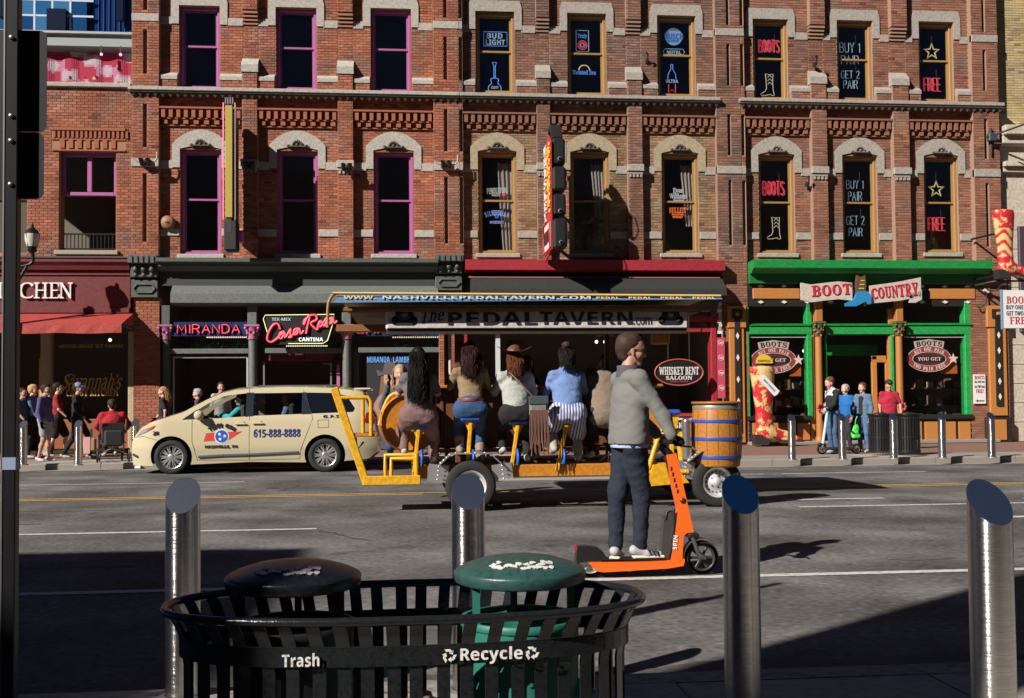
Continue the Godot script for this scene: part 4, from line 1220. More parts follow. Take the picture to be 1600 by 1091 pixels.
	var dr: Array = [13.167, 0.009, 13.739, 2.646]
	for q in [[dr[0], dr[0] + 0.16, dr[1], dr[3]], [dr[2] - 0.16, dr[2], dr[1], dr[3]], [dr[0], dr[2], dr[3] - 0.2, dr[3]], [dr[0], dr[2], dr[1], dr[1] + 0.5]]: pbox(door, "stile", q[0], q[2] if q[2] > 0.2 else 0.24, -0.3, q[1], q[3], -0.22, orange, 0.015)
	# stock inside: shelves and boxes behind the glass
	for q in [[10.049, 1.6], [14.935, 1.7]]:
		for k in 3:
			pbox(c, "shelf", q[0], 0.7 + k * 0.5, -1.5, q[0] + q[1], 0.73 + k * 0.5, -1.1, mt(0.14, 0.1, 0.07, 0.6))
			for i in 6: pbox(c, "shoe_box", q[0] + 0.05 + i * q[1] / 6.0, 0.73 + k * 0.5, -1.4, q[0] + 0.05 + (i + 0.75) * q[1] / 6.0, 0.9 + k * 0.5 + 0.05 * ((i * 7 + k) % 3), -1.15, [mt(0.3, 0.28, 0.24, 0.7), mt(0.12, 0.09, 0.07, 0.7), mt(0.2, 0.12, 0.06, 0.7)][(i + k) % 3], 0.01)
	for r in [[10.724, 2.074, 11.062, 2.547], [15.209, 2.119, 15.711, 2.562]]: qb(c, "orange_card", r, -0.2, -0.19, mt(0.55, 0.13, 0.02, 0.6))
	# orange pilasters with a black strip of diamonds, on the brick piers
	for r in [[8.86, 0.218, 9.393, 4.057], [16.489, 0.892, 17.146, 4.057]]:
		var w: float = r[2] - r[0]
		qb(c, "pilaster_board", [r[0] + w * 0.1, r[1], r[2] - w * 0.1, r[3]], -0.03, 0.06, orange, 0.015)
		qb(c, "pilaster_head", [r[0], r[3] - 0.62, r[2], r[3]], 0.0, 0.1, orange, 0.015)
		qb(c, "black_strip", [r[0] + w * 0.36, r[1] + 0.3, r[2] - w * 0.36, r[3] - 0.12], 0.05, 0.112, black)
		qb(c, "boss", [r[0] + w * 0.22, r[3] - 0.36, r[2] - w * 0.22, r[3] - 0.1], 0.1, 0.13, black)
		qb(c, "boss_eye", [r[0] + w * 0.4, r[3] - 0.28, r[2] - w * 0.4, r[3] - 0.18], 0.12, 0.16, orange, 0.02)
		for k in 5: part(c, "diamond", dvm, whitep).position = Vector3((r[0] + r[2]) * 0.5, lerpf(r[3] - 0.85, r[1] + 0.55, k / 4.0), 0.113)
	qb(c, "pilaster_base", [16.401, 0.086, 17.153, 0.855], -0.05, 0.1, black, 0.01)
	qb(c, "orange_panel", [16.532, 0.197, 16.994, 0.783], 0.1, 0.13, orange, 0.01)
	# ----- candy kitchen at the end: maroon fascia, red awning, window with gilt lettering -----
	var k4 := front_node(built.low)
	var maroon := mt(0.15, 0.022, 0.024, 0.5, 0.0, "mottle", 1.2)
	var ex: float = -7.395
	moulding(k4, "cornice", -13.5, ex, [[-0.4, 5.3], [0.3, 5.3], [0.3, 5.2], [0.22, 5.12], [0.18, 5.0], [-0.4, 5.0]], maroon)
	pbox(k4, "cornice_lead", -13.5, 5.3, -0.3, ex, 5.34, 0.33, mt(0.05, 0.05, 0.05, 0.6))
	pbox(k4, "fascia", -13.5, 3.969, -0.3, ex, 5.0, 0.1, maroon)
	pbox(k4, "fascia_rail", -13.5, 3.85, -0.3, ex, 4.003, 0.16, maroon, 0.02)
	pbox(k4, "fascia_rail", -13.5, 4.86, 0.1, ex, 4.92, 0.14, maroon, 0.01)
	for r in [[-9.729, 0.314, -9.469, 3.402], [-7.482, 0.283, -7.267, 3.4]]: qb(k4, "cream_pilaster", [r[0], 0.14, r[2], r[3]], -0.3, -0.02, mt(0.46, 0.36, 0.22, 0.7, 0.0, "mottle", 2.0), 0.02)
	qb(k4, "window_pane", [-9.52, 1.057, -7.472, 3.362], -0.22, -0.21, sg)
	qb(k4, "stall_riser", [-9.479, 0.261, -7.442, 1.058], -0.3, -0.1, mt(0.3, 0.11, 0.03, 0.6, 0.0, "wood", 2.0), 0.02)
	qb(k4, "orange_door_frame", [-9.776, 0.279, -9.662, 2.677], -0.2, -0.05, mt(0.5, 0.2, 0.03, 0.5), 0.01)
	var gilt := mt(0.5, 0.33, 0.1, 0.45, 0.1)
	txt(k4, "HOUSE-MADE ICE CREAM", Vector3(-8.486, 3.002, -0.2), 1.62, 0.1, gilt, "sans")
	txt(k4, "Savannah's", Vector3(-8.433, 2.062, -0.2), 1.5, 0.42, gilt, "serif italic", Basis(Vector3.RIGHT, Vector3(0.25, 1, 0), Vector3.BACK))
	txt(k4, "CANDY KITCHEN", Vector3(-8.448, 1.755, -0.2), 1.35, 0.17, gilt, "serif bold")
	# swirl under the gilt lettering
	var swl := MB.new()
	curve_tube(swl, [Vector3(-9.174, 1.897, -0.2), Vector3(-9.043, 1.998, -0.2), Vector3(-9.126, 2.186, -0.2), Vector3(-8.978, 2.253, -0.2), Vector3(-8.879, 2.168, -0.2)], 0.012)
	curve_tube(swl, [Vector3(-7.887, 1.973, -0.2), Vector3(-7.82, 2.024, -0.2), Vector3(-7.721, 2.006, -0.2)], 0.01)
	part(k4, "gilt_flourish", swl, gilt)
	# rooms behind all four fronts, so that light enters only by the openings
	for q in [[built.low, -13.5, ex], [built.pink, -7.371, 1.371], [built.plum, 1.424, 9.371], [built.rust, 9.427, 16.835]]:
		var rm := MB.new()
		var a: float = q[1]; var b: float = q[2]
		rm.box(a, 0.0, -7.1, b, 5.2, -7.0); rm.box(a, 4.98, -7.0, b, 5.09, -0.4); rm.box(a, 0.14, -7.0, a + 0.08, 4.98, -0.45); rm.box(b - 0.08, 0.14, -7.0, b, 4.98, -0.45)
		part(q[0], "shop_room", rm, shade)
		pbox(q[0], "shop_floor", a, 0.02, -7.0, b, 0.14, 0.0, mt(0.06, 0.038, 0.025, 0.6, 0.0, "wood", 1.5))
	for q in [[0, 1, 2, 3, 4, 5, 6, 7]]:
		for k in q:
			var lx: float = [-9.4, -8.6, -4.6, 5.572, 5.825, 0.9, 12.0, 15.0][k]
			var l := thing("ceiling_lamp", ["bright lamp high in the candy shop window", "bright lamp low in the candy shop window", "small red lamp in the cantina room", "bright lamp deep inside the saloon", "bright lamp deep inside the saloon", "bright lamp by the pale saloon post", "bright lamp in the boot shop doorway", "bright lamp behind the boot shop display window"][k], "lamp", Vector3(lx, [3.55, 3.3, 2.6, 3.2, 3.2, 2.9, 2.9, 3.0][k], -2.4), 0.0, "lamps inside the shops")
			pbox(l, "rod", -0.01, 0.05, -0.01, 0.01, 4.98 - l.position.y, 0.01, shade)
			var lb := MB.new(); lb.ball(Vector3.ZERO, Vector3.ONE * 0.05, 8)
			part(l, "bulb", lb, glow(1, 0.9, 0.75, 1.5) if k != 2 else glow(1, 0.1, 0.15, 1.5))


# ---------- signs ----------
func neon_sign(label: String, c: Vector3, lines: Array, m: Material, r := 0.012, twin := false) -> Node3D:
	# glass tubes bent to letters, hung on two wires inside a window; lines: [text, width, height, y offset]
	var t := thing("neon_sign", label, "neon sign", c)
	var top := 0.0
	for l in lines:
		var b := MB.new()
		neon_into(b, l[0], Vector3(0, l[3], 0), l[1], l[2], r, twin)
		part(t, "glass_tube", b, m)
		top = maxf(top, l[3] + l[2] * 0.5)
	for s in [-0.3, 0.3]: pbox(t, "hanging_wire", s * lines[0][1], top, -0.012, s * lines[0][1] + 0.004, top + 0.25, -0.008, mt(0.2, 0.2, 0.2, 0.4))
	return t

func star_pts(r: float) -> Array:
	var out := []
	for k in 10:
		var a := PI / 2 + TAU * k / 10
		out.append(Vector3(cos(a), sin(a), 0) * (r if k % 2 == 0 else r * 0.42))
	return out

func boot_outline(s: float) -> Array:
	var out := []
	for p in [[-0.2, 0.5], [-0.06, 0.46], [0.04, 0.46], [0.16, 0.5], [0.14, 0.1], [0.16, -0.3], [0.2, -0.42], [0.2, -0.52], [0.06, -0.52], [0.04, -0.46], [-0.2, -0.52], [-0.42, -0.52], [-0.44, -0.44], [-0.24, -0.34], [-0.16, -0.2], [-0.17, 0.1]]: out.append(Vector3(p[0], p[1], 0) * s)
	return out

func signs() -> void:
	var red := glow(1.0, 0.08, 0.12, 0.3)
	var blue := glow(0.12, 0.35, 1.0, 0.3)
	var sky := glow(0.45, 0.65, 0.85, 0.12)
	var pale := glow(0.75, 0.68, 0.45, 0.2)
	var gold := glow(0.9, 0.72, 0.2, 0.25)
	var zi := -0.46
	# boot shop windows, upper floors
	neon_sign("red BOOTS neon in the top floor window of the rust building", Vector3(10.366, 11.639, -0.46), [["BOOTS", 0.6, 0.36, 0.0]], red, 0.011, true)
	neon_sign("red BOOTS neon in the middle floor window of the rust building", Vector3(10.427, 7.505, -0.46), [["BOOTS", 0.62, 0.4, 0.0]], red, 0.011, true)
	neon_sign("blue and white BUY 1 PAIR neon in the top floor window", Vector3(12.8, 11.489, -0.46), [["BUY 1", 0.6, 0.28, 0.16], ["PAIR", 0.52, 0.25, -0.2]], sky, 0.012)
	neon_sign("pale GET 2 PAIR neon in the top floor window", Vector3(12.804, 10.736, -0.46), [["GET 2", 0.55, 0.22, 0.12], ["PAIR", 0.42, 0.24, -0.17]], sky, 0.011)
	neon_sign("pale BUY 1 PAIR neon in the middle floor window", Vector3(12.873, 7.494, -0.46), [["BUY 1", 0.5, 0.24, 0.14], ["PAIR", 0.4, 0.26, -0.2]], sky, 0.009)
	neon_sign("pale GET 2 PAIR neon in the middle floor window", Vector3(12.872, 6.448, -0.46), [["GET 2", 0.54, 0.25, 0.14], ["PAIR", 0.4, 0.24, -0.2]], sky, 0.009)
	neon_sign("red FREE neon in the top floor window below the star", Vector3(15.273, 10.617, -0.46), [["FREE", 0.5, 0.38, 0.0]], red, 0.01, true)
	neon_sign("red FREE neon in the middle floor window below the star", Vector3(15.315, 6.504, -0.46), [["FREE", 0.5, 0.38, 0.0]], red, 0.01, true)
	for q in [["yellow neon star in the top floor window", Vector3(15.295, 11.585, -0.46)], ["yellow neon star in the middle floor window", Vector3(15.339, 7.52, -0.46)]]:
		var t := thing("neon_star", q[0], "neon sign", q[1])
		for k in 2:
			var b := MB.new()
			b.tube(star_pts(0.25 - 0.05 * k), 0.011, 5, true)
			part(t, "glass_tube", b, pale if k else gold)
		pbox(t, "hanging_wire", -0.002, 0.25, -0.01, 0.002, 0.5, -0.006, mt(0.2, 0.2, 0.2, 0.4))
	for q in [["pale neon cowboy boot outline in the top floor window", Vector3(10.385, 10.518, -0.46)], ["pale neon cowboy boot outline in the middle floor window", Vector3(10.502, 6.357, -0.46)]]:
		var t := thing("neon_boot", q[0], "neon sign", q[1])
		var b := MB.new()
		b.tube(boot_outline(0.62), 0.011, 5, true)
		part(t, "glass_tube", b, pale)
		var b2 := MB.new()
		for k in 3:
			curve_tube(b2, [Vector3(-0.06, 0.2 - k * 0.1, 0), Vector3(0, 0.26 - k * 0.1, 0), Vector3(0.06, 0.2 - k * 0.1, 0)], 0.009, 5)
		part(t, "stitch_tube", b2, pale)
	# bar adverts in the gold-framed windows
	var w := thing("beer_sign", "blue BUD LIGHT neon in the gold framed top floor window", "neon sign", Vector3(2.439, 11.651, -0.46))
	var fr := MB.new(); fr.tube([Vector3(-0.33, -0.2, 0), Vector3(0.33, -0.2, 0), Vector3(0.33, 0.2, 0), Vector3(-0.33, 0.2, 0)], 0.012, 5, true)
	part(w, "border_tube", fr, blue)
	txt(w, "BUD", Vector3(-0.02, 0.09, 0), 0.44, 0.15, sky); txt(w, "LIGHT", Vector3(0, -0.09, 0), 0.54, 0.15, sky)
	w = thing("neon_guitar", "blue neon guitar in the gold framed top floor window", "neon sign", Vector3(2.411, 10.52, -0.46))
	fr = MB.new()
	curve_tube(fr, [Vector3(0, -0.42, 0), Vector3(-0.16, -0.36, 0), Vector3(-0.17, -0.22, 0), Vector3(-0.09, -0.13, 0), Vector3(-0.11, -0.02, 0), Vector3(0, 0.02, 0), Vector3(0.11, -0.02, 0), Vector3(0.09, -0.13, 0), Vector3(0.17, -0.22, 0), Vector3(0.16, -0.36, 0)], 0.013, 5, 4, true)
	part(w, "body_tube", fr, blue)
	fr = MB.new(); fr.tube([Vector3(-0.02, 0.0, 0), Vector3(-0.02, 0.36, 0), Vector3(-0.06, 0.46, 0), Vector3(0.06, 0.46, 0), Vector3(0.02, 0.36, 0), Vector3(0.02, 0.0, 0)], 0.012, 5)
	part(w, "neck_tube", fr, blue)
	txt(w, "LIGHT", Vector3(0, -0.25, 0), 0.2, 0.08, sky)
	w = thing("neon_board", "white framed neon board with a red ring in the top floor window", "neon sign", Vector3(4.921, 11.656, -0.46))
	fr = MB.new(); fr.tube([Vector3(-0.18, -0.3, 0), Vector3(0.18, -0.3, 0), Vector3(0.18, 0.3, 0), Vector3(-0.18, 0.3, 0)], 0.012, 5, true)
	part(w, "border_tube", fr, sky)
	for k in 3:
		fr = MB.new()
		var pts := []
		for i in 16: pts.append(Vector3(cos(TAU * i / 16) * (0.13 - 0.04 * k), -0.12 + sin(TAU * i / 16) * (0.13 - 0.04 * k), 0))
		fr.tube(pts, 0.01, 5, true)
		part(w, "ring_tube", fr, red if k < 2 else sky)
	txt(w, "Truly", Vector3(0, 0.13, 0), 0.27, 0.15, blue, "serif italic")
	txt(w, "on tap now", Vector3(0, -0.37, 0), 0.5, 0.06, red)
	w = thing("neon_sunrise", "blue lettered neon under a yellow half sun in the top floor window", "neon sign", Vector3(4.966, 10.775, -0.46))
	fr = MB.new(); curve_tube(fr, [Vector3(-0.16, 0.05, 0), Vector3(-0.1, 0.15, 0), Vector3(0, 0.18, 0), Vector3(0.1, 0.15, 0), Vector3(0.16, 0.05, 0)], 0.016, 5)
	part(w, "sun_tube", fr, gold)
	txt(w, "Twisted Tea", Vector3(0, -0.02, 0), 0.66, 0.13, blue, "serif bold")
	w = thing("beer_sign", "round blue BUSCH LIGHT sign in the top floor window", "neon sign", Vector3(7.576, 11.85, -0.46))
	fr = MB.new()
	var disc := PackedVector2Array()
	for i in 24: disc.append(Vector2(cos(TAU * i / 24) * 0.25, sin(TAU * i / 24) * 0.25))
	fr.prism(disc, -0.03, -0.012)
	part(w, "disc", fr, glow(0.25, 0.45, 0.65, 0.2))
	txt(w, "BUSCH", Vector3(0, 0.01, 0), 0.54, 0.16, glow(0.03, 0.1, 0.4, 0.4)); txt(w, "LIGHT", Vector3(0, -0.12, 0), 0.3, 0.07, glow(0.03, 0.1, 0.4, 0.4))
	w = thing("beer_sign", "white outlined NUTRL sign in the top floor window", "neon sign", Vector3(7.57, 11.405, -0.46))
	fr = MB.new(); fr.tube([Vector3(-0.27, -0.08, 0), Vector3(0.27, -0.08, 0), Vector3(0.31, 0, 0), Vector3(0.27, 0.08, 0), Vector3(-0.27, 0.08, 0), Vector3(-0.31, 0, 0)], 0.01, 5, true)
	part(w, "border_tube", fr, sky)
	txt(w, "NÜTRL", Vector3(0, 0, 0), 0.42, 0.12, sky)
	w = thing("neon_bottle", "violet and red neon bottle lettered ULTRA in the top floor window", "neon sign", Vector3(7.503, 10.645, -0.46))
	fr = MB.new(); curve_tube(fr, [Vector3(-0.12, -0.02, 0), Vector3(-0.1, 0.12, 0), Vector3(-0.03, 0.26, 0), Vector3(-0.03, 0.38, 0), Vector3(0.03, 0.38, 0), Vector3(0.03, 0.26, 0), Vector3(0.1, 0.12, 0), Vector3(0.12, -0.02, 0)], 0.011, 5)
	part(w, "neck_tube", fr, blue)
	fr = MB.new(); fr.tube([Vector3(-0.1, -0.18, 0), Vector3(-0.1, -0.42, 0), Vector3(0, -0.34, 0), Vector3(0.1, -0.42, 0), Vector3(0.1, -0.18, 0)], 0.011, 5)
	part(w, "ribbon_tube", fr, red)
	txt(w, "ULTRA", Vector3(0, -0.09, 0), 0.36, 0.1, sky)
	w = thing("whiskey_sign", "pale PENDLETON lettering in the gold framed middle window", "window sign", Vector3(2.439, 7.347, -0.46))
	txt(w, "PENDLETON", Vector3(0, 0, 0), 0.55, 0.17, glow(0.6, 0.66, 0.6, 0.22), "sans bold", Basis(Vector3(1, 0.06, 0), Vector3(-0.06, 1, 0), Vector3.BACK)); txt(w, "WHISKY", Vector3(-0.02, -0.13, 0), 0.24, 0.06, glow(0.6, 0.66, 0.6, 0.22)); pbox(w, "red_leaf", 0.16, -0.16, -0.01, 0.24, -0.06, 0.01, red, 0.02)
	w = thing("whiskey_sign", "blue SILVERBELLY WHISKEY neon in the gold framed middle window", "neon sign", Vector3(2.433, 6.625, -0.46))
	arc_txt(w, "SILVERBELLY", Vector3(0, -0.66, 0), 0.76, PI / 2, 0.082, 0.14, glow(0.3, 0.4, 0.9, 0.3), "sans bold", 0.05); txt(w, "WHISKEY", Vector3(0, -0.17, 0), 0.4, 0.08, glow(0.3, 0.4, 0.9, 0.3))
	fr = MB.new(); fr.tube(star_pts(0.07), 0.012, 5, true); part(w, "emblem_tube", fr, blue)
	w = thing("whiskey_sign", "white Evan Williams Bourbon lettering in the saloon window", "window sign", Vector3(7.642, 7.31, -0.46))
	txt(w, "Evan", Vector3(0, 0.1, 0), 0.3, 0.13, glow(0.75, 0.77, 0.8, 0.25), "serif bold"); txt(w, "Williams", Vector3(0, -0.06, 0), 0.52, 0.15, glow(0.75, 0.77, 0.8, 0.25), "serif bold"); txt(w, "Bourbon", Vector3(0, -0.18, 0), 0.3, 0.06, glow(0.75, 0.77, 0.8, 0.25), "serif bold")
	w = thing("whiskey_sign", "orange red BULLEIT WHISKEY neon in the saloon window", "neon sign", Vector3(7.616, 6.795, -0.46))
	txt(w, "BULLEIT", Vector3(0, 0.04, 0), 0.5, 0.16, glow(1.0, 0.2, 0.05, 0.4), "serif bold"); txt(w, "FRONTIER", Vector3(0, -0.08, 0), 0.34, 0.05, glow(1.0, 0.2, 0.05, 0.4)); txt(w, "WHISKEY", Vector3(0, -0.15, 0), 0.3, 0.06, glow(1.0, 0.2, 0.05, 0.4))
	# curtains behind the saloon windows
	for q in [["pale drawn curtain behind the whiskey adverts", 2.738, 0.28, 5.6, 8.15], ["parted curtain behind the dark saloon window", 5.354, 0.22, 6.6, 8.15], ["grey curtain behind the white bourbon lettering", 7.982, 0.24, 6.4, 8.15]]:
		var t := thing("curtain", q[0], "curtain", Vector3(q[1], q[3], -0.62))
		var b := MB.new()
		var hh: float = q[4] - q[3]
		for k in 16:
			var xa: float = lerpf(-q[2], q[2], k / 16.0); var xb: float = lerpf(-q[2], q[2], (k + 1) / 16.0)
			var za := 0.035 * sin(k * 1.7); var zb := 0.035 * sin((k + 1) * 1.7)
			b.quad(Vector3(xa * 0.7 + 0.08, 0, za), Vector3(xb * 0.7 + 0.08, 0, zb), Vector3(xb, hh, zb), Vector3(xa, hh, za))
		part(t, "cloth", b, mt(0.34, 0.3, 0.27, 0.9))
		pbox(t, "rod", -q[2], hh, -0.02, q[2], hh + 0.03, 0.02, mt(0.05, 0.04, 0.03, 0.5))
	# cantina signs
	var board := mt(0.5, 0.58, 0.75, 0.35, 0.3, "speckle", 6.0)
	for q in [[[-6.323, 3.258, -4.374, 3.637], "MIRANDA", "blue glitter board with red MIRANDA neon over the cantina front", 0.84], [[-1.574, 3.244, 0.858, 3.629], "LAMBERT", "blue glitter board with red LAMBERT neon over the poster window", 0.8]]:
		var r: Array = q[0]
		var t := thing("neon_sign_board", q[2], "neon sign", Vector3((r[0] + r[2]) * 0.5, (r[1] + r[3]) * 0.5, -0.1))
		var hw: float = (r[2] - r[0]) * 0.5; var hh: float = (r[3] - r[1]) * 0.5
		pbox(t, "board", -hw, -hh, -0.12, hw, hh, 0.0, board)
		var b := MB.new()
		neon_into(b, q[1], Vector3(-0.04 if q[1] == "MIRANDA" else -0.1, 0, 0.05), hw * 2 * q[3], hh * 1.2, 0.017)
		part(t, "glass_tube", b, red)
		var bk := MB.new()
		neon_into(bk, q[1], Vector3(-0.04 if q[1] == "MIRANDA" else -0.1, -0.01, 0.015), hw * 2 * q[3], hh * 1.25, 0.034)
		part(t, "channel_letters", bk, mt(0.1, 0.012, 0.02, 0.5))
		for k in 22: pbox(t, "marquee_bulb", lerpf(-hw * 0.1, hw, k / 22.0), -hh - 0.05, 0.0, lerpf(-hw * 0.1, hw, k / 22.0) + 0.03, -hh - 0.02, 0.03, glow(0.9, 0.8, 0.55, 0.3))
	var cr := thing("cantina_sign", "black cantina sign with red script neon and green border", "neon sign", Vector3(-2.945, 3.383, 0.3))
	var bd := MB.new()
	bd.prism(PackedVector2Array([Vector2(-0.92, 0.38), Vector2(0.9, 0.44), Vector2(0.82, -0.1), Vector2(0.7, -0.38), Vector2(-0.7, -0.38), Vector2(-0.85, 0.0)]), -0.14, 0.0)
	part(cr, "board", bd, mt(0.01, 0.01, 0.01, 0.5))
	bd = MB.new(); bd.tube([Vector3(-0.3, -0.36, 0.02), Vector3(0.62, -0.36, 0.02), Vector3(0.74, -0.28, 0.02), Vector3(0.86, 0.1, 0.02), Vector3(0.92, 0.42, 0.02), Vector3(-0.9, 0.4, 0.02), Vector3(-0.95, 0.3, 0.02), Vector3(-0.85, -0.05, 0.02)], 0.011, 5)
	part(cr, "border_tube", bd, glow(0.75, 0.8, 0.35, 0.55))
	# script letters drawn as one running tube for each word
	var word1 := [[-0.5, 0.02], [-0.56, 0.16], [-0.68, 0.14], [-0.8, -0.05], [-0.84, -0.25], [-0.74, -0.32], [-0.6, -0.24], [-0.48, -0.12], [-0.4, -0.04], [-0.5, -0.08], [-0.53, -0.2], [-0.46, -0.22], [-0.38, -0.06], [-0.38, -0.2], [-0.3, -0.1], [-0.22, 0.03], [-0.24, -0.1], [-0.2, -0.18], [-0.28, -0.2], [-0.14, -0.1], [-0.02, 0.04], [-0.13, 0.0], [-0.14, -0.12], [-0.06, -0.1], [0.01, 0.04], [0.03, -0.1], [0.12, -0.02]]
	var word2 := [[0.18, -0.1], [0.22, 0.12], [0.27, 0.34], [0.14, 0.26], [0.12, 0.14], [0.24, 0.36], [0.42, 0.4], [0.46, 0.28], [0.3, 0.18], [0.42, 0.04], [0.48, 0.02], [0.5, 0.14], [0.56, 0.24], [0.62, 0.16], [0.54, 0.08], [0.52, 0.18], [0.64, 0.2], [0.72, 0.32], [0.7, 0.18], [0.64, 0.1], [0.78, 0.16], [0.88, 0.34], [0.78, 0.26], [0.78, 0.16], [0.86, 0.2], [0.9, 0.32], [0.92, 0.18], [1.0, 0.24]]
	for wd in [word1, word2]:
		var pts := []
		for p in wd: pts.append(Vector3(p[0], p[1], 0.06))
		bd = MB.new(); curve_tube(bd, pts, 0.02, 6, 4)
		part(cr, "script_tube", bd, glow(1.0, 0.12, 0.16, 0.45))
		bd = MB.new()
		for i in pts.size(): pts[i].z = 0.02
		curve_tube(bd, pts, 0.05, 6, 3)
		part(cr, "script_backing", bd, mt(0.28, 0.01, 0.02, 0.5))
	txt(cr, "TEX-MEX", Vector3(-0.48, 0.29, 0.02), 0.5, 0.08, glow(0.5, 0.6, 0.62, 0.4), "sans"); txt(cr, "CANTINA", Vector3(0.3, -0.25, 0.02), 0.64, 0.1, glow(0.8, 0.85, 0.85, 0.6))
	for k in 24: pbox(cr, "marquee_bulb", -0.35 + k * 0.046, -0.44, 0.0, -0.32 + k * 0.046, -0.41, 0.03, glow(0.9, 0.8, 0.55, 0.3))
	for s in [-0.6, 0.6]: pbox(cr, "bracket", s - 0.03, 0.2, -0.4, s + 0.03, 0.26, -0.14, mt(0.05, 0.05, 0.05, 0.5))
	# poster in the cantina window: a woman in a wide hat (a plain stand-in)
	var po := thing("window_poster", "dark poster of a woman in a wide brimmed hat in the cantina window", "poster", Vector3(0, 0, -0.2))
	var pr: Array = [-1.191, 0.747, 0.15, 2.727]
	qb(po, "sheet", pr, -0.06, -0.04, mt(0.025, 0.025, 0.03, 0.5))
	txt(po, "MIRANDA", Vector3(-0.869, 2.616, -0.02) + Vector3(0, 0, 0.0), 0.62, 0.18, mt(0.12, 0.34, 0.8, 0.5)); txt(po, "LAMBERT", Vector3(-0.158, 2.612, -0.02), 0.62, 0.18, mt(0.12, 0.34, 0.8, 0.5))
	var fig := MB.new()
	fig.col = Color(0.36, 0.2, 0.14)
	var face: Vector3 = Vector3(-0.581, 2.114, -0.235)
	var print_flat := func(pts: Array, c: Color, z: float):
		fig.col = c
		var pl := PackedVector2Array()
		for p in pts: pl.append(Vector2(face.x + p[0], face.y + p[1]))
		fig.prism(pl, z - 0.002, z)
	print_flat.call([[-0.22, 0.05], [0.22, 0.05], [0.27, -0.75], [-0.3, -0.75]], Color(0.2, 0.1, 0.055), -0.036)
	print_flat.call([[-0.45, -1.2], [-0.42, -0.72], [-0.3, -0.52], [-0.1, -0.38], [-0.08, -0.2], [0.1, -0.2], [0.1, -0.38], [0.3, -0.5], [0.42, -0.7], [0.45, -1.2]], Color(0.4, 0.2, 0.15), -0.032)
	print_flat.call([[-0.16, -1.2], [-0.2, -0.75], [-0.06, -0.42], [0.02, -0.8], [0.08, -0.42], [0.22, -0.8], [0.2, -1.2]], Color(0.015, 0.012, 0.014), -0.028)
	print_flat.call([[-0.14, 0.1], [-0.15, -0.08], [-0.1, -0.22], [0.0, -0.3], [0.1, -0.22], [0.14, -0.08], [0.14, 0.1]], Color(0.5, 0.28, 0.2), -0.024)
	print_flat.call([[-0.36, 0.22], [-0.3, 0.04], [-0.1, 0.08], [0.12, 0.06], [0.32, 0.02], [0.36, 0.2], [0.2, 0.12], [0.16, 0.4], [0.02, 0.44], [-0.12, 0.42], [-0.18, 0.14]], Color(0.1, 0.085, 0.08), -0.02)
	print_flat.call([[-0.1, -0.03], [-0.04, -0.02], [-0.04, -0.05], [-0.1, -0.05]], Color(0.06, 0.04, 0.04), -0.018)
	print_flat.call([[0.03, -0.02], [0.09, -0.03], [0.09, -0.05], [0.03, -0.05]], Color(0.06, 0.04, 0.04), -0.018)
	print_flat.call([[-0.05, -0.19], [0.0, -0.175], [0.05, -0.19], [0.0, -0.21]], Color(0.35, 0.07, 0.07), -0.018)
	part(po, "printed_figure", fig, vmat("print", 0.6))
	qb(po, "blue_stripe", [-1.194, 0.747, 0.145, 0.975], -0.036, -0.02, mt(0.03, 0.12, 0.32, 0.5))
	# blade sign with the yellow edge
	var bl := thing("blade_sign", "tall narrow sign with yellow edge and pink tubes on the orange brick wall", "sign", Vector3(-4.655, 5.481, 0.7))
	var hb := 3.75
	var bx := MB.new(); bx.cbox(Vector3(0.02, hb * 0.55 - 0.1, 0.0), Vector3(0.16, hb * 0.86, 1.05), 0.02); part(bl, "cabinet", bx, mt(0.03, 0.025, 0.03, 0.6))
	pbox(bl, "yellow_edge", -0.07, 0.75, 0.52, 0.11, hb - 0.08, 0.56, mt(0.62, 0.47, 0.08, 0.5, 0.0, "grain", 3.0), 0.01)
	for s in [-0.13, 0.17]:
		var tb := MB.new(); tb.tube([Vector3(s, 0.7, 0.5), Vector3(s, hb, 0.5)], 0.018, 6); part(bl, "edge_tube", tb, glow(0.85, 0.25, 0.4, 0.35) if s < 0 else mt(0.45, 0.42, 0.42, 0.5))
		for k in 19: pbox(bl, "tube_clip", s - 0.02, 0.75 + k * 0.155, 0.44, s + 0.02, 0.79 + k * 0.155, 0.5, mt(0.4, 0.1, 0.2, 0.5))
	pbox(bl, "base_box", -0.12, -0.1, 0.1, 0.22, 0.7, 0.52, mt(0.02, 0.02, 0.02, 0.5), 0.04)
	for k in 4: pbox(bl, "top_lamp", -0.1 + k * 0.06, hb - 0.02, 0.35, -0.06 + k * 0.06, hb + 0.16, 0.45, mt(0.2, 0.2, 0.22, 0.4), 0.012)
	for y in [0.35, 1.9, 3.3]: pbox(bl, "wall_arm", -0.02, y, -0.7, 0.06, y + 0.07, -0.5, mt(0.03, 0.03, 0.03, 0.5))
	pbox(bl, "pink_box", 0.22, 0.15, 0.1, 0.34, 0.45, 0.4, mt(0.5, 0.08, 0.28, 0.5), 0.02)
	# bulky saloon blade sign
	var sb := thing("blade_sign", "bulky black blade sign with red and yellow lettering on the saloon wall", "sign", Vector3(3.883, 5.24, 1.0))
	var black := mt(0.012, 0.012, 0.013, 0.45)
	var hs := 3.55
	var seg := [[0.15, 0.95], [1.03, 1.62], [1.68, 2.32], [2.38, 3.1]]
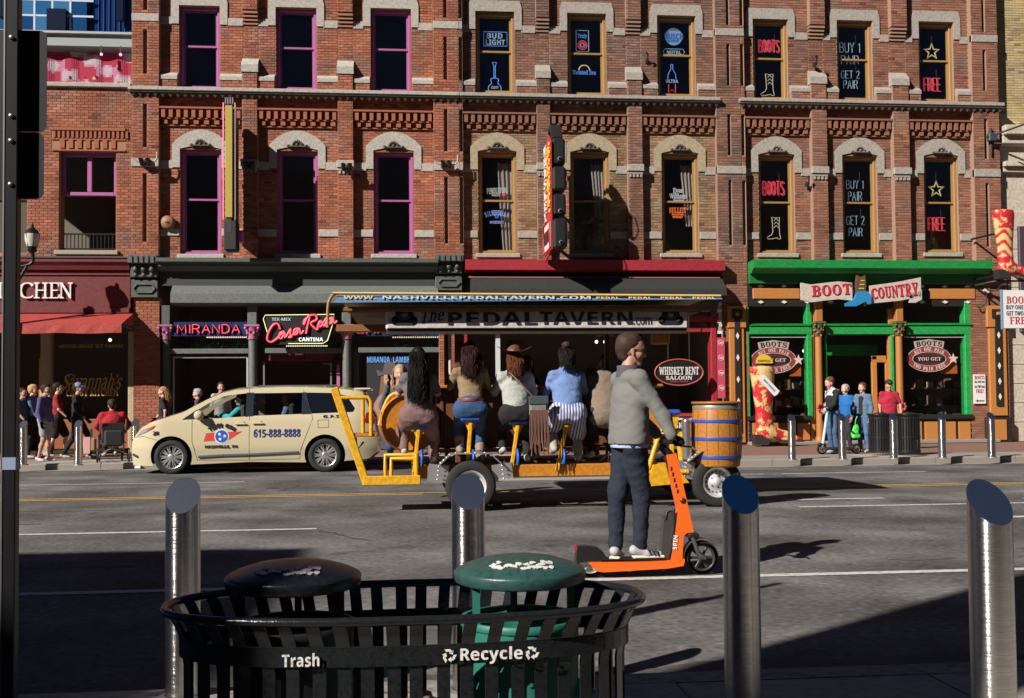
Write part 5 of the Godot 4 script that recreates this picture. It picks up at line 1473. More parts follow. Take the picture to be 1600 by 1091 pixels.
	for k in 4:
		var b := MB.new()
		var a: float = seg[k][0]; var c: float = seg[k][1]
		b.cbox(Vector3(0.02, (a + c) * 0.5, [0.15, 0.05, 0.12, 0.0][k]), Vector3(0.36, c - a, 1.3), 0.06)
		part(sb, "cabinet", b, black)
		b = MB.new()
		for i in 3: b.tube([Vector3(0.21, a + 0.06, 0.65 - 0.4 * i), Vector3(0.22, (a + c) * 0.5, 0.72 - 0.4 * i), Vector3(0.21, c - 0.06, 0.65 - 0.4 * i)], 0.014, 5)
		part(sb, "edge_tube", b, [mt(0.5, 0.5, 0.5, 0.5), mt(0.5, 0.05, 0.07, 0.5), mt(0.5, 0.05, 0.07, 0.5), mt(0.1, 0.1, 0.1, 0.5)][k])
		b = MB.new(); b.xf = Transform3D(Basis(Vector3.RIGHT, PI / 2), Vector3(0.04, lerpf(a, c, 0.2), 0.8 if k == 0 else 0.7)); b.lathe([Vector2(0.06, -0.04), Vector2(0.06, 0.03), Vector2(0.04, 0.04)], 10)
		part(sb, "lamp_knob", b, mt(0.12, 0.12, 0.13, 0.4))
	var b3 := MB.new(); b3.bar(Vector3(0, 3.1, 0.55), Vector3(0, 3.55, 0.1), 0.3, 0.1, 0.02); b3.bar(Vector3(0, 3.1, -0.4), Vector3(0, 3.55, 0.1), 0.3, 0.1, 0.02)
	part(sb, "top_gable", b3, black)
	# left face: red panel with stacked letters
	var side := Basis(Vector3(0, 0, 1), Vector3(0, 1, 0), Vector3(-1, 0, 0))
	var fb := MB.new(); fb.xf = Transform3D(side, Vector3(-0.17, 0, 0))
	fb.prism(PackedVector2Array([Vector2(-0.62, 0.0), Vector2(0.7, 0.15), Vector2(0.7, 3.0), Vector2(0.3, 3.25), Vector2(-0.62, 3.1)]), 0.0, 0.03)
	part(sb, "face_panel", fb, mt(0.42, 0.02, 0.03, 0.5))
	for q in [["WHISKEY", -0.3, 2.95, 0.3, mt(0.62, 0.58, 0.52, 0.5)], ["BENT", 0.3, 2.75, 0.42, mt(0.68, 0.4, 0.03, 0.5)]]:
		for i in q[0].length(): txt(sb, q[0][i], Vector3(-0.22, q[2] - i * q[3], q[1]), 0.46, q[3] * 0.82, q[4], "serif bold", side, 0.03, "letter")
	pbox(sb, "saloon_board", -0.23, 0.22, -0.5, -0.2, 0.9, 0.68, mt(0.6, 0.57, 0.5, 0.5))
	txt(sb, "SALOON", Vector3(-0.245, 0.55, 0.1), 1.0, 0.34, mt(0.05, 0.01, 0.01, 0.5), "serif bold", side, 0.02)
	var rt := MB.new(); rt.tube([Vector3(-0.25, 0.18, -0.55), Vector3(-0.25, 0.18, 0.72), Vector3(-0.25, 0.94, 0.72), Vector3(-0.25, 0.94, -0.55)], 0.02, 5, true); part(sb, "red_border", rt, mt(0.55, 0.03, 0.04, 0.5))
	for k in 9: pbox(sb, "bulb", -0.26, 1.1 + k * 0.22, 0.62, -0.2, 1.22 + k * 0.22, 0.72, mt(0.68, 0.42, 0.03, 0.5), 0.03)
	for y in [0.6, 1.6, 2.8]: pbox(sb, "wall_arm", -0.03, y, -1.0, 0.03, y + 0.08, -0.6, black)
	# oval saloon sign hanging in the open front
	var ov := thing("oval_sign", "oval WHISKEY BENT SALOON sign with a red rim", "sign", Vector3(7.391, 2.19, 0.3))
	var el := PackedVector2Array()
	for i in 32: el.append(Vector2(cos(TAU * i / 32) * 0.68, sin(TAU * i / 32) * 0.36))
	var ob := MB.new(); ob.prism(el, -0.03, 0.0); part(ov, "board", ob, mt(0.012, 0.01, 0.01, 0.4))
	var rim := []
	for p in el: rim.append(Vector3(p.x, p.y, 0.01))
	ob = MB.new(); ob.tube(rim, 0.022, 6, true); part(ov, "rim", ob, mt(0.36, 0.07, 0.05, 0.45))
	txt(ov, "WHISKEY BENT", Vector3(0, 0.04, 0.005), 1.12, 0.22, mt(0.6, 0.6, 0.58, 0.5), "serif bold"); txt(ov, "SALOON", Vector3(0, -0.15, 0.005), 0.74, 0.11, mt(0.6, 0.6, 0.58, 0.5), "serif bold"); txt(ov, "WHISKEY SALOON", Vector3(0, -0.25, 0.005), 0.5, 0.035, mt(0.4, 0.06, 0.05, 0.5))
	for s in [-0.3, 0.3]: pbox(ov, "chain", s - 0.008, 0.3, -0.02, s + 0.008, 2.1, 0.0, mt(0.1, 0.1, 0.1, 0.4, 0.6))
	# red banner on the post, stickers
	var ba := thing("post_banner", "narrow red banner with white badges on the saloon post", "banner", Vector3(8.649, 2.314, 0.1))
	pbox(ba, "cloth", -0.11, -0.85, -0.01, 0.11, 0.85, 0.0, mt(0.42, 0.045, 0.09, 0.7), 0.004)
	for k in 4:
		var bb := MB.new()
		var ring := []
		for i in 14: ring.append(Vector3(cos(TAU * i / 14) * 0.075, sin(TAU * i / 14) * 0.075, 0.006))
		bb.xf.origin = Vector3(0, 0.7 - k * 0.42, 0); bb.tube(ring, 0.009, 4, true); bb.cbox(Vector3(0, 0, 0.006), Vector3(0.09, 0.05, 0.006))
		part(ba, "badge", bb, mt(0.6, 0.42, 0.44, 0.6))
	var stk := thing("sticker_strip", "strip of pale stickers on the pier above the red banner", "stickers", Vector3(8.632, 3.569, 0.1))
	for k in 9: pbox(stk, "sticker", -0.07 + 0.02 * (k % 3), -0.3 + k * 0.1, -0.01, 0.06 - 0.02 * (k % 2), -0.21 + k * 0.1, 0.001 * (k % 4), [mt(0.6, 0.58, 0.55, 0.6), mt(0.3, 0.28, 0.25, 0.6), mt(0.5, 0.45, 0.35, 0.6)][k % 3])
	var key := thing("bar_sign", "black KEY sign with a white and red border inside the saloon front", "sign", Vector3(7.466, 0.771, 0.0))
	pbox(key, "board", -0.5, -0.2, -0.03, 0.5, 0.3, 0.0, mt(0.01, 0.01, 0.01, 0.4)); pbox(key, "white_line", -0.5, 0.1, 0.0, 0.5, 0.15, 0.008, mt(0.6, 0.6, 0.6, 0.5)); pbox(key, "red_line", -0.5, 0.2, 0.0, 0.5, 0.28, 0.008, mt(0.35, 0.03, 0.03, 0.5))
	txt(key, "WHISKEY", Vector3(-0.1, -0.05, 0.002), 0.8, 0.16, mt(0.6, 0.6, 0.6, 0.5), "serif bold"); pbox(key, "stand", -0.03, -0.52, -0.03, 0.03, -0.2, -0.005, mt(0.03, 0.03, 0.03, 0.5))
	# boot shop banner
	var bc := thing("shop_banner", "white scroll banner lettered BOOT COUNTRY over the green shop front", "sign", Vector3(12.683, 4.409, 0.35))
	var scroll := func(pts: Array, called: String):
		var up := []; var dn := []
		for p in pts:
			up.append(Vector2(p[0], p[1] + p[2])); dn.append(Vector2(p[0], p[1] - p[2]))
		var pl := PackedVector2Array(up)
		dn.reverse(); pl.append_array(PackedVector2Array(dn))
		var b := MB.new(); b.prism(pl, -0.08, 0.0)
		part(bc, called, b, mt(0.56, 0.5, 0.42, 0.6, 0.0, "mottle", 2.0))
	scroll.call([[-1.78, 0.03, 0.24], [-1.5, -0.03, 0.25], [-1.1, 0.02, 0.25], [-0.7, 0.06, 0.25], [-0.3, 0.02, 0.25]], "left_scroll")
	scroll.call([[0.2, -0.06, 0.25], [0.6, -0.02, 0.26], [1.1, 0.04, 0.27], [1.5, 0.12, 0.27], [1.72, 0.16, 0.27]], "right_scroll")
	scroll.call([[1.38, -0.17, 0.12], [1.55, -0.15, 0.14], [1.74, -0.06, 0.14]], "scroll_curl")
	var rl := mt(0.42, 0.02, 0.045, 0.5)
	for i in 4: txt(bc, "BOOT"[i], Vector3(-1.36 + i * 0.3, 0.04 + 0.018 * i, 0.01), 0.25, 0.3, rl, "serif bold", Basis(Vector3.BACK, 0.04), 0.03, "letter")
	for i in 7: txt(bc, "COUNTRY"[i], Vector3(0.33 + i * 0.2, -0.03 + 0.022 * i, 0.01), 0.175, 0.29 + 0.012 * i, rl, "serif bold", Basis(Vector3.BACK, 0.1), 0.03, "letter")
	var bs := MB.new(); var po2 := PackedVector2Array()
	for p in [[-0.12, 0.5], [0.0, 0.44], [0.12, 0.5], [0.14, 0.2], [0.1, 0.0], [-0.14, 0.0], [-0.16, 0.25]]: po2.append(Vector2(p[0] - 0.06, p[1] - 0.02))
	bs.prism(po2, -0.02, 0.07); part(bc, "boot_shaft", bs, mt(0.13, 0.07, 0.03, 0.6, 0.0, "worn", 5.0))
	bs = MB.new(); po2 = PackedVector2Array()
	for p in [[-0.16, 0.02], [0.14, 0.02], [0.24, -0.12], [0.22, -0.34], [0.12, -0.34], [0.08, -0.26], [-0.22, -0.4], [-0.5, -0.4], [-0.52, -0.32], [-0.26, -0.2]]: po2.append(Vector2(p[0] - 0.02, p[1]))
	bs.prism(po2, -0.02, 0.09); part(bc, "boot_foot", bs, mt(0.02, 0.2, 0.42, 0.45))
	for k in 3: pbox(bc, "gold_trim", -0.14 + k * 0.03, 0.08 + k * 0.11, 0.07, 0.02 + k * 0.01, 0.12 + k * 0.11, 0.085, mt(0.5, 0.33, 0.08, 0.5), 0.01)
	for x in [-1.2, 1.2]: pbox(bc, "fixing", x, 0.0, -0.37, x + 0.05, 0.05, -0.08, mt(0.05, 0.05, 0.05, 0.5))
	# window lettering of the boot shop
	for q in [[Vector3(10.232, 2.529, -0.1), "BOOTS BUY ONE PAIR GET TWO PAIR FREE lettering on the window behind the giant boot", 0], [Vector3(14.827, 2.543, -0.1), "BOOTS BUY ONE PAIR GET TWO PAIR FREE lettering on the window beside the brick pier", 1]]:
		var t := thing("window_lettering", q[1], "window sign", q[0])
		var wm := mt(0.52, 0.42, 0.38, 0.6)
		var dark := mt(0.2, 0.03, 0.025, 0.6)
		var o2 := PackedVector2Array()
		for i in 28: o2.append(Vector2(cos(TAU * i / 28) * 0.66, sin(TAU * i / 28) * 0.37))
		var i2 := PackedVector2Array()
		for i in 28: i2.append(Vector2(cos(TAU * i / 28) * 0.5, sin(TAU * i / 28) * 0.2))
		var m := MB.new(); m.prism(o2, 0.0, 0.006); part(t, "oval", m, dark)
		m = MB.new(); m.prism(i2, 0.006, 0.009); part(t, "inner_oval", m, mt(0.06, 0.012, 0.01, 0.6))
		for pl in [o2, i2]:
			var ring := []
			for p in pl: ring.append(Vector3(p.x, p.y, 0.01))
			m = MB.new(); m.tube(ring, 0.008, 4, true); part(t, "outline", m, wm)
		pbox(t, "black_bar", -0.47, -0.08, 0.009, 0.47, 0.08, 0.014, mt(0.01, 0.008, 0.008, 0.5))
		txt(t, "YOU GET", Vector3(0, 0.0, 0.016), 0.7, 0.1, wm, "serif bold", Basis.IDENTITY, 0.006)
		arc_txt(t, "BUY ONE PAIR", Vector3(0, -0.6, 0.012), 0.885, PI / 2, 0.088, 0.105, wm, "serif bold", 0.065)
		arc_txt(t, "TWO PAIR FREE", Vector3(0, 0.62, 0.012), 0.905, -PI / 2, 0.085, 0.105, wm, "serif bold", 0.07, true)
		m = MB.new(); m.prism(PackedVector2Array([Vector2(-0.42, 0.31), Vector2(0, 0.385), Vector2(0.42, 0.31), Vector2(0.46, 0.5), Vector2(0, 0.57), Vector2(-0.46, 0.5)]), 0.006, 0.012); part(t, "banner", m, mt(0.36, 0.3, 0.27, 0.6))
		arc_txt(t, "BOOTS", Vector3(0, -1.02, 0.016), 1.48, PI / 2, 0.11, 0.14, mt(0.01, 0.008, 0.008, 0.5), "serif bold", 0.13)
		m = MB.new(); var sp := PackedVector2Array()
		for p in star_pts(0.16): sp.append(Vector2(p.x + 0.72, p.y + 0.0))
		m.prism(sp, 0.01, 0.016); part(t, "star", m, wm)
	# paper notices on the brick pier
	var no := thing("paper_notice", "small BOOTS notice with an arrow on the brick pier", "sign", Vector3(16.243, 1.667, 0.05))
	pbox(no, "sheet", -0.18, -0.42, -0.03, 0.18, 0.42, 0.0, mt(0.62, 0.62, 0.6, 0.6))
	var dr := mt(0.36, 0.02, 0.03, 0.5); var dk := mt(0.03, 0.03, 0.03, 0.5)
	txt(no, "BOOTS", Vector3(0, 0.33, 0.004), 0.3, 0.1, dr, "serif bold", Basis.IDENTITY, 0.006); txt(no, "Buy ONE Pair", Vector3(0, 0.2, 0.004), 0.31, 0.08, dk, "serif", Basis.IDENTITY, 0.006); txt(no, "Get TWO Pair", Vector3(0, 0.07, 0.004), 0.31, 0.08, dk, "serif", Basis.IDENTITY, 0.006); txt(no, "FREE!", Vector3(0, -0.06, 0.004), 0.22, 0.1, dr, "serif bold", Basis.IDENTITY, 0.006)
	var ar := MB.new(); ar.prism(PackedVector2Array([Vector2(-0.13, -0.34), Vector2(-0.07, -0.3), Vector2(-0.07, -0.325), Vector2(0.13, -0.325), Vector2(0.13, -0.355), Vector2(-0.07, -0.355), Vector2(-0.07, -0.38)]), 0.0, 0.006); part(no, "arrow", ar, dk)
	var hs2 := thing("hanging_sign", "white BOOTS BUY ONE PAIR GET TWO PAIR FREE board hung from a bracket", "sign", Vector3(16.822, 3.844, 1.2))
	pbox(hs2, "board", -0.5, -0.52, -0.04, 0.5, 0.54, 0.0, mt(0.62, 0.61, 0.6, 0.55), 0.01)
	pbox(hs2, "edge_left", -0.54, -0.54, -0.05, -0.5, 0.56, 0.01, mt(0.12, 0.25, 0.4, 0.5)); pbox(hs2, "edge_right", 0.5, -0.54, -0.05, 0.54, 0.56, 0.01, mt(0.12, 0.25, 0.4, 0.5))
	txt(hs2, "BOOTS", Vector3(0, 0.27, 0.004), 0.78, 0.2, dr, "serif bold", Basis.IDENTITY, 0.006); txt(hs2, "BUY ONE PAIR", Vector3(0, 0.07, 0.004), 0.8, 0.12, dk, "sans bold", Basis.IDENTITY, 0.006); txt(hs2, "GET TWO PAIR", Vector3(0, -0.1, 0.004), 0.8, 0.12, dk, "sans bold", Basis.IDENTITY, 0.006); txt(hs2, "FREE", Vector3(0, -0.3, 0.004), 0.62, 0.2, dr, "serif bold", Basis.IDENTITY, 0.006)
	for s in [-0.35, 0.35]: pbox(hs2, "hanger", s - 0.015, 0.54, -0.035, s + 0.015, 0.8, -0.005, dk)
	var arm := MB.new(); arm.tube([Vector3(-0.65, 0.8, -1.25), Vector3(-0.65, 0.8, -0.02), Vector3(0.6, 0.8, -0.02)], 0.03, 6); part(hs2, "bracket_arm", arm, dk)
	# KITCHEN letters
	var kit := thing("fascia_letters", "white serif KITCHEN letters on the maroon fascia", "sign", Vector3(-9.534, 4.455, 0.14))
	for i in 7: txt(kit, "KITCHEN"[i], Vector3([-11.052, -10.682, -10.392, -10.037, -9.664, -9.323, -9.03][i] - kit.position.x, 0, 0.0), [0.36, 0.14, 0.32, 0.36, 0.36, 0.28, 0.36][i], 0.42, mt(0.7, 0.68, 0.64, 0.5), "serif", Basis.IDENTITY, 0.06, "letter")
	# red awning
	var aw := thing("awning", "red canvas awning under the maroon fascia", "awning", Vector3(-8.435, 3.85, 0.1))
	var am := mt(0.4, 0.045, 0.035, 0.75, 0.0, "mottle", 1.5)
	var ax0 := -12.9 - aw.position.x
	var ax1: float = -7.315 - aw.position.x
	var ab := MB.new()
	ab.quad(Vector3(ax0, -0.36, 1.15), Vector3(ax1, -0.36, 1.15), Vector3(ax1, 0, 0), Vector3(ax0, 0, 0)); ab.tri(Vector3(ax1, -0.36, 1.15), Vector3(ax1, -0.36, 0), Vector3(ax1, 0, 0))
	part(aw, "canopy", ab, am)
	ab = MB.new()
	var nx := 24
	for k in nx:
		var xa := lerpf(ax0, ax1, float(k) / nx); var xb := lerpf(ax0, ax1, float(k + 1) / nx)
		ab.quad(Vector3(xa, -0.6 - 0.012 * sin(k), 1.16 + 0.012 * sin(k * 2.3)), Vector3(xb, -0.6 - 0.012 * sin(k + 1), 1.16 + 0.012 * sin(k * 2.3 + 2.3)), Vector3(xb, -0.36, 1.15), Vector3(xa, -0.36, 1.15))
	part(aw, "valance", ab, am)
	ab = MB.new(); ab.tube([Vector3(ax1 - 0.04, -0.38, 1.12), Vector3(ax1 - 0.02, -0.42, 0.1)], 0.015, 6); ab.tube([Vector3(ax0, -0.38, 1.13), Vector3(ax1, -0.38, 1.13)], 0.015, 6)
	part(aw, "frame_rod", ab, mt(0.3, 0.3, 0.3, 0.4, 0.6))
	# horn sconces on the orange building, globe lamps between its windows
	for q in [["longhorn bracket lamp on the corner pier of the orange building", Vector3(-7.007, 7.9, 0.06), -1.0, true], ["longhorn bracket lamp on the pier between the orange and plum buildings", Vector3(1.008, 7.934, 0.06), -1.0, true], ["twin spot lamp on the stone capital beside the middle pink window", Vector3(-1.687, 7.82, 0.1), 1.0, false], ["twin spot lamp on the stone capital behind the yellow edged sign", Vector3(-4.281, 7.822, 0.1), 1.0, false]]:
		var t := thing("wall_lamp", q[0], "lamp", q[1])
		var b := MB.new()
		if q[3]:
			curve_tube(b, [Vector3(0.0, 0.0, 0.1), Vector3(0.18, -0.02, 0.12), Vector3(0.3, 0.06, 0.13), Vector3(0.32, 0.26, 0.12)], 0.022)
			curve_tube(b, [Vector3(0.0, 0.0, 0.1), Vector3(-0.2, 0.0, 0.12), Vector3(-0.32, 0.1, 0.13)], 0.022)
			part(t, "horns", b, mt(0.35, 0.32, 0.28, 0.5))
		b = MB.new()
		for s in [-0.09, 0.09]:
			b.xf = Transform3D(Basis(Vector3.RIGHT, 0.6), Vector3(s, -0.02, 0.14))
			b.lathe([Vector2(0.03, -0.1), Vector2(0.05, -0.06), Vector2(0.06, 0.08), Vector2(0.07, 0.1)], 10)
		part(t, "spot_head", b, mt(0.02, 0.02, 0.02, 0.4))
		pbox(t, "back_plate", -0.14, -0.06, -0.06, 0.14, 0.08, 0.06, mt(0.03, 0.03, 0.03, 0.5), 0.02)
	var hat := thing("wall_disc", "round brown disc fixed to the orange brick wall", "wall ornament", Vector3(-6.473, 6.315, -0.1))
	var hb2 := MB.new(); hb2.xf = Transform3D(Basis(Vector3.RIGHT, PI / 2), Vector3.ZERO); hb2.lathe([Vector2(0.14, -0.12), Vector2(0.19, -0.06), Vector2(0.19, 0.04), Vector2(0.14, 0.1), Vector2(0.001, 0.12)], 18); part(hat, "drum", hb2, mt(0.3, 0.15, 0.08, 0.6, 0.0, "wood", 4.0)); pbox(hat, "latch", -0.04, -0.02, 0.1, 0.05, 0.02, 0.14, mt(0.1, 0.05, 0.03, 0.5), 0.01)
	# iron bracket on the right corner pier
	var ib := thing("iron_bracket", "black iron arm with a junction box on the corner pier", "bracket", Vector3(16.752, 8.922, 0.05))
	var im := MB.new(); im.tube([Vector3(0, 0.3, 0.02), Vector3(0, -0.5, 0.02)], 0.03, 6); im.tube([Vector3(0, 0.05, 0.02), Vector3(0.5, 0.2, 0.6), Vector3(0.9, 0.3, 1.3)], 0.028, 6); im.tube([Vector3(0, -0.15, 0.02), Vector3(0.55, -0.3, 0.6), Vector3(0.9, -0.5, 1.3)], 0.02, 6); im.tube([Vector3(-0.2, 0.0, 0.1), Vector3(0.2, 0.1, 0.1)], 0.02, 6)
	part(ib, "arm", im, mt(0.02, 0.02, 0.02, 0.5)); pbox(ib, "junction_box", -0.12, -0.12, 0.0, 0.12, 0.12, 0.16, mt(0.04, 0.045, 0.06, 0.5), 0.02)
	var jb := thing("conduit", "grey junction box with black cable loops by the green cornice", "cable", Vector3(16.497, 4.477, 0.1))
	pbox(jb, "box", -0.07, -0.06, -0.1, 0.07, 0.08, 0.04, mt(0.4, 0.4, 0.4, 0.5), 0.01)
	im = MB.new(); curve_tube(im, [Vector3(-0.02, -0.06, 0.0), Vector3(-0.05, -0.35, 0.02), Vector3(-0.25, -0.48, 0.02), Vector3(-0.3, -0.4, 0.0)], 0.02); curve_tube(im, [Vector3(0.07, 0.0, 0.0), Vector3(0.25, 0.02, 0.1), Vector3(0.3, 0.15, 0.3), Vector3(0.45, 0.12, 0.5)], 0.025); part(jb, "cable", im, mt(0.02, 0.02, 0.02, 0.6))
	# gooseneck arm lamps over the windows
	for q in [["small iron hook lamp over the stub pier of the rust building", Vector3(11.571, 11.085, 0.0)], ["small iron hook lamp beside the middle floor of the rust building", Vector3(11.28, 7.64, 0.0)], ["iron chain hook on the plum brick wall", Vector3(6.712, 11.117, -0.15)]]:
		var t := thing("iron_hook", q[0], "bracket", q[1])
		im = MB.new(); curve_tube(im, [Vector3(0, -0.12, 0), Vector3(0, 0.02, 0.12), Vector3(-0.06, 0.08, 0.2), Vector3(-0.12, 0.0, 0.2)], 0.022); part(t, "arm", im, mt(0.02, 0.02, 0.02, 0.5)); pbox(t, "plate", -0.04, -0.15, -0.12, 0.04, -0.05, 0.02, mt(0.02, 0.02, 0.02, 0.5))


# ---------- vehicles ----------
func wheel(parent: Node, c: Vector3, r: float, wide: float, rim_r: float, kind: String, side := 1.0) -> void:
	# tyre and rim about the z axis, face towards +z when side is 1
	var w := Node3D.new()
	w.name = "wheel"
	parent.add_child(w, true)
	w.position = c
	if side < 0: w.rotation.y = PI
	var turn := Transform3D(Basis(Vector3.RIGHT, PI / 2), Vector3.ZERO)
	var t := MB.new()
	t.xf = turn
	var h := wide * 0.5
	t.lathe([Vector2(rim_r, -h * 0.8), Vector2(rim_r + 0.02, -h), Vector2(r - 0.03, -h), Vector2(r, -h * 0.7), Vector2(r, h * 0.7), Vector2(r - 0.03, h), Vector2(rim_r + 0.02, h), Vector2(rim_r, h * 0.8)], 40)
	part(w, "tyre", t, mt(0.022, 0.021, 0.02, 0.85, 0.0, "grain", 6.0))
	var m := MB.new()
	m.xf = turn
	var alloy := mt(0.62, 0.61, 0.6, 0.3, 0.85)
	if kind == "alloy":
		m.lathe([Vector2(rim_r - 0.025, h * 0.2), Vector2(rim_r - 0.02, h * 0.75), Vector2(rim_r, h * 0.82)], 36)
		m.lathe([Vector2(0.075, h * 0.2), Vector2(0.07, h * 0.72), Vector2(0.05, h * 0.8), Vector2(0.001, h * 0.82)], 20)
		m.xf = Transform3D.IDENTITY
		for k in 10:
			for s in [-1, 1]:
				var a: float = TAU * k / 10 + s * 0.09
				m.bar(Vector3(cos(a) * 0.05, sin(a) * 0.05, h * 0.68), Vector3(cos(a + s * 0.03) * (rim_r - 0.015), sin(a + s * 0.03) * (rim_r - 0.015), h * 0.62), 0.017, 0.03, 0.006)
		part(w, "rim", m, alloy)
	elif kind == "steel":
		m.lathe([Vector2(rim_r, h * 0.8), Vector2(rim_r - 0.03, h * 0.7), Vector2(rim_r - 0.035, h * 0.1), Vector2(rim_r - 0.05, 0.0), Vector2(0.11, h * 0.35), Vector2(0.06, h * 0.3), Vector2(0.055, h * 0.7), Vector2(0.001, h * 0.75)], 36)
		part(w, "rim", m, mt(0.66, 0.66, 0.66, 0.4, 0.5))
		var hole := MB.new()
		for k in 16:
			var a := TAU * k / 16
			hole.ball(Vector3(cos(a) * (rim_r - 0.065), sin(a) * (rim_r - 0.065), 0.012), Vector3(0.014, 0.014, 0.012), 8)
		for k in 5: hole.ball(Vector3(cos(TAU * k / 5) * 0.08, sin(TAU * k / 5) * 0.08, h * 0.36), Vector3(0.012, 0.012, 0.02), 6)
		part(w, "rim_holes", hole, mt(0.02, 0.02, 0.02, 0.6))
	else:
		m.lathe([Vector2(rim_r, h * 0.6), Vector2(rim_r - 0.012, h * 0.5), Vector2(rim_r - 0.012, -h * 0.5), Vector2(rim_r, -h * 0.6)], 28)
		m.lathe([Vector2(0.03, -h), Vector2(0.03, h), Vector2(0.001, h)], 12)
		m.xf = Transform3D.IDENTITY
		for k in 6: m.bar(Vector3(cos(TAU * k / 6) * 0.02, sin(TAU * k / 6) * 0.02, 0), Vector3(cos(TAU * k / 6) * rim_r, sin(TAU * k / 6) * rim_r, 0), 0.014, 0.022, 0.004)
		part(w, "rim", m, mt(0.03, 0.03, 0.03, 0.4) if kind == "dark" else mt(0.4, 0.4, 0.4, 0.4, 0.6))
	if kind != "alloy": return
	m = MB.new(); m.xf = turn
	m.lathe([Vector2(rim_r - 0.02, -h * 0.3), Vector2(0.001, -h * 0.3)], 24)
	part(w, "brake_disc", m, mt(0.02, 0.02, 0.02, 0.6))

func tubes(parent: Node, called: String, lines: Array, r: float, m: Material, sides := 8) -> MeshInstance3D:
	var b := MB.new()
	for l in lines: b.tube(l, r, sides)
	return part(parent, called, b, m)

func seat_post(t: Node, x: float, y: float, z: float, tilt: float, yellow: Material, blue: Material) -> void:
	var s := Node3D.new()
	s.name = "saddle_stand"
	t.add_child(s, true)
	var b := MB.new()
	b.bar(Vector3(x - tilt, 0.5, z - 0.02), Vector3(x, y - 0.03, z), 0.05, 0.055, 0.008)
	b.prism(PackedVector2Array([Vector2(x - 0.03, y - 0.13), Vector2(x + 0.03, y - 0.13), Vector2(x + 0.075, y - 0.02), Vector2(x - 0.075, y - 0.02)]), z - 0.09, z - 0.02)
	part(s, "post", b, yellow)
	b = MB.new()
	b.cbox(Vector3(x, y + 0.02, z - 0.06), Vector3(0.27, 0.075, 0.22), 0.03)
	part(s, "cushion", b, blue)
	b = MB.new()
	b.xf = Transform3D(Basis(Vector3.FORWARD, PI / 2), Vector3(x - tilt * 0.6 + 0.08, 0.66, z - 0.32))
	b.lathe([Vector2(0.001, -0.02), Vector2(0.12, -0.02), Vector2(0.12, 0.02), Vector2(0.001, 0.02)], 16)
	part(s, "chain_guard", b, mt(0.02, 0.1, 0.5, 0.4))
	b = MB.new()
	b.bar(Vector3(x - 0.14, 0.62, z - 0.42), Vector3(x - 0.05, 0.64, z - 0.42), 0.09, 0.02)
	part(s, "pedal", b, mt(0.03, 0.03, 0.03, 0.5)); b = MB.new(); b.bar(Vector3(x + 0.12, 0.72, z - 0.42), Vector3(x + 0.22, 0.74, z - 0.42), 0.09, 0.02)
	part(s, "pedal", b, mt(0.03, 0.03, 0.03, 0.5))

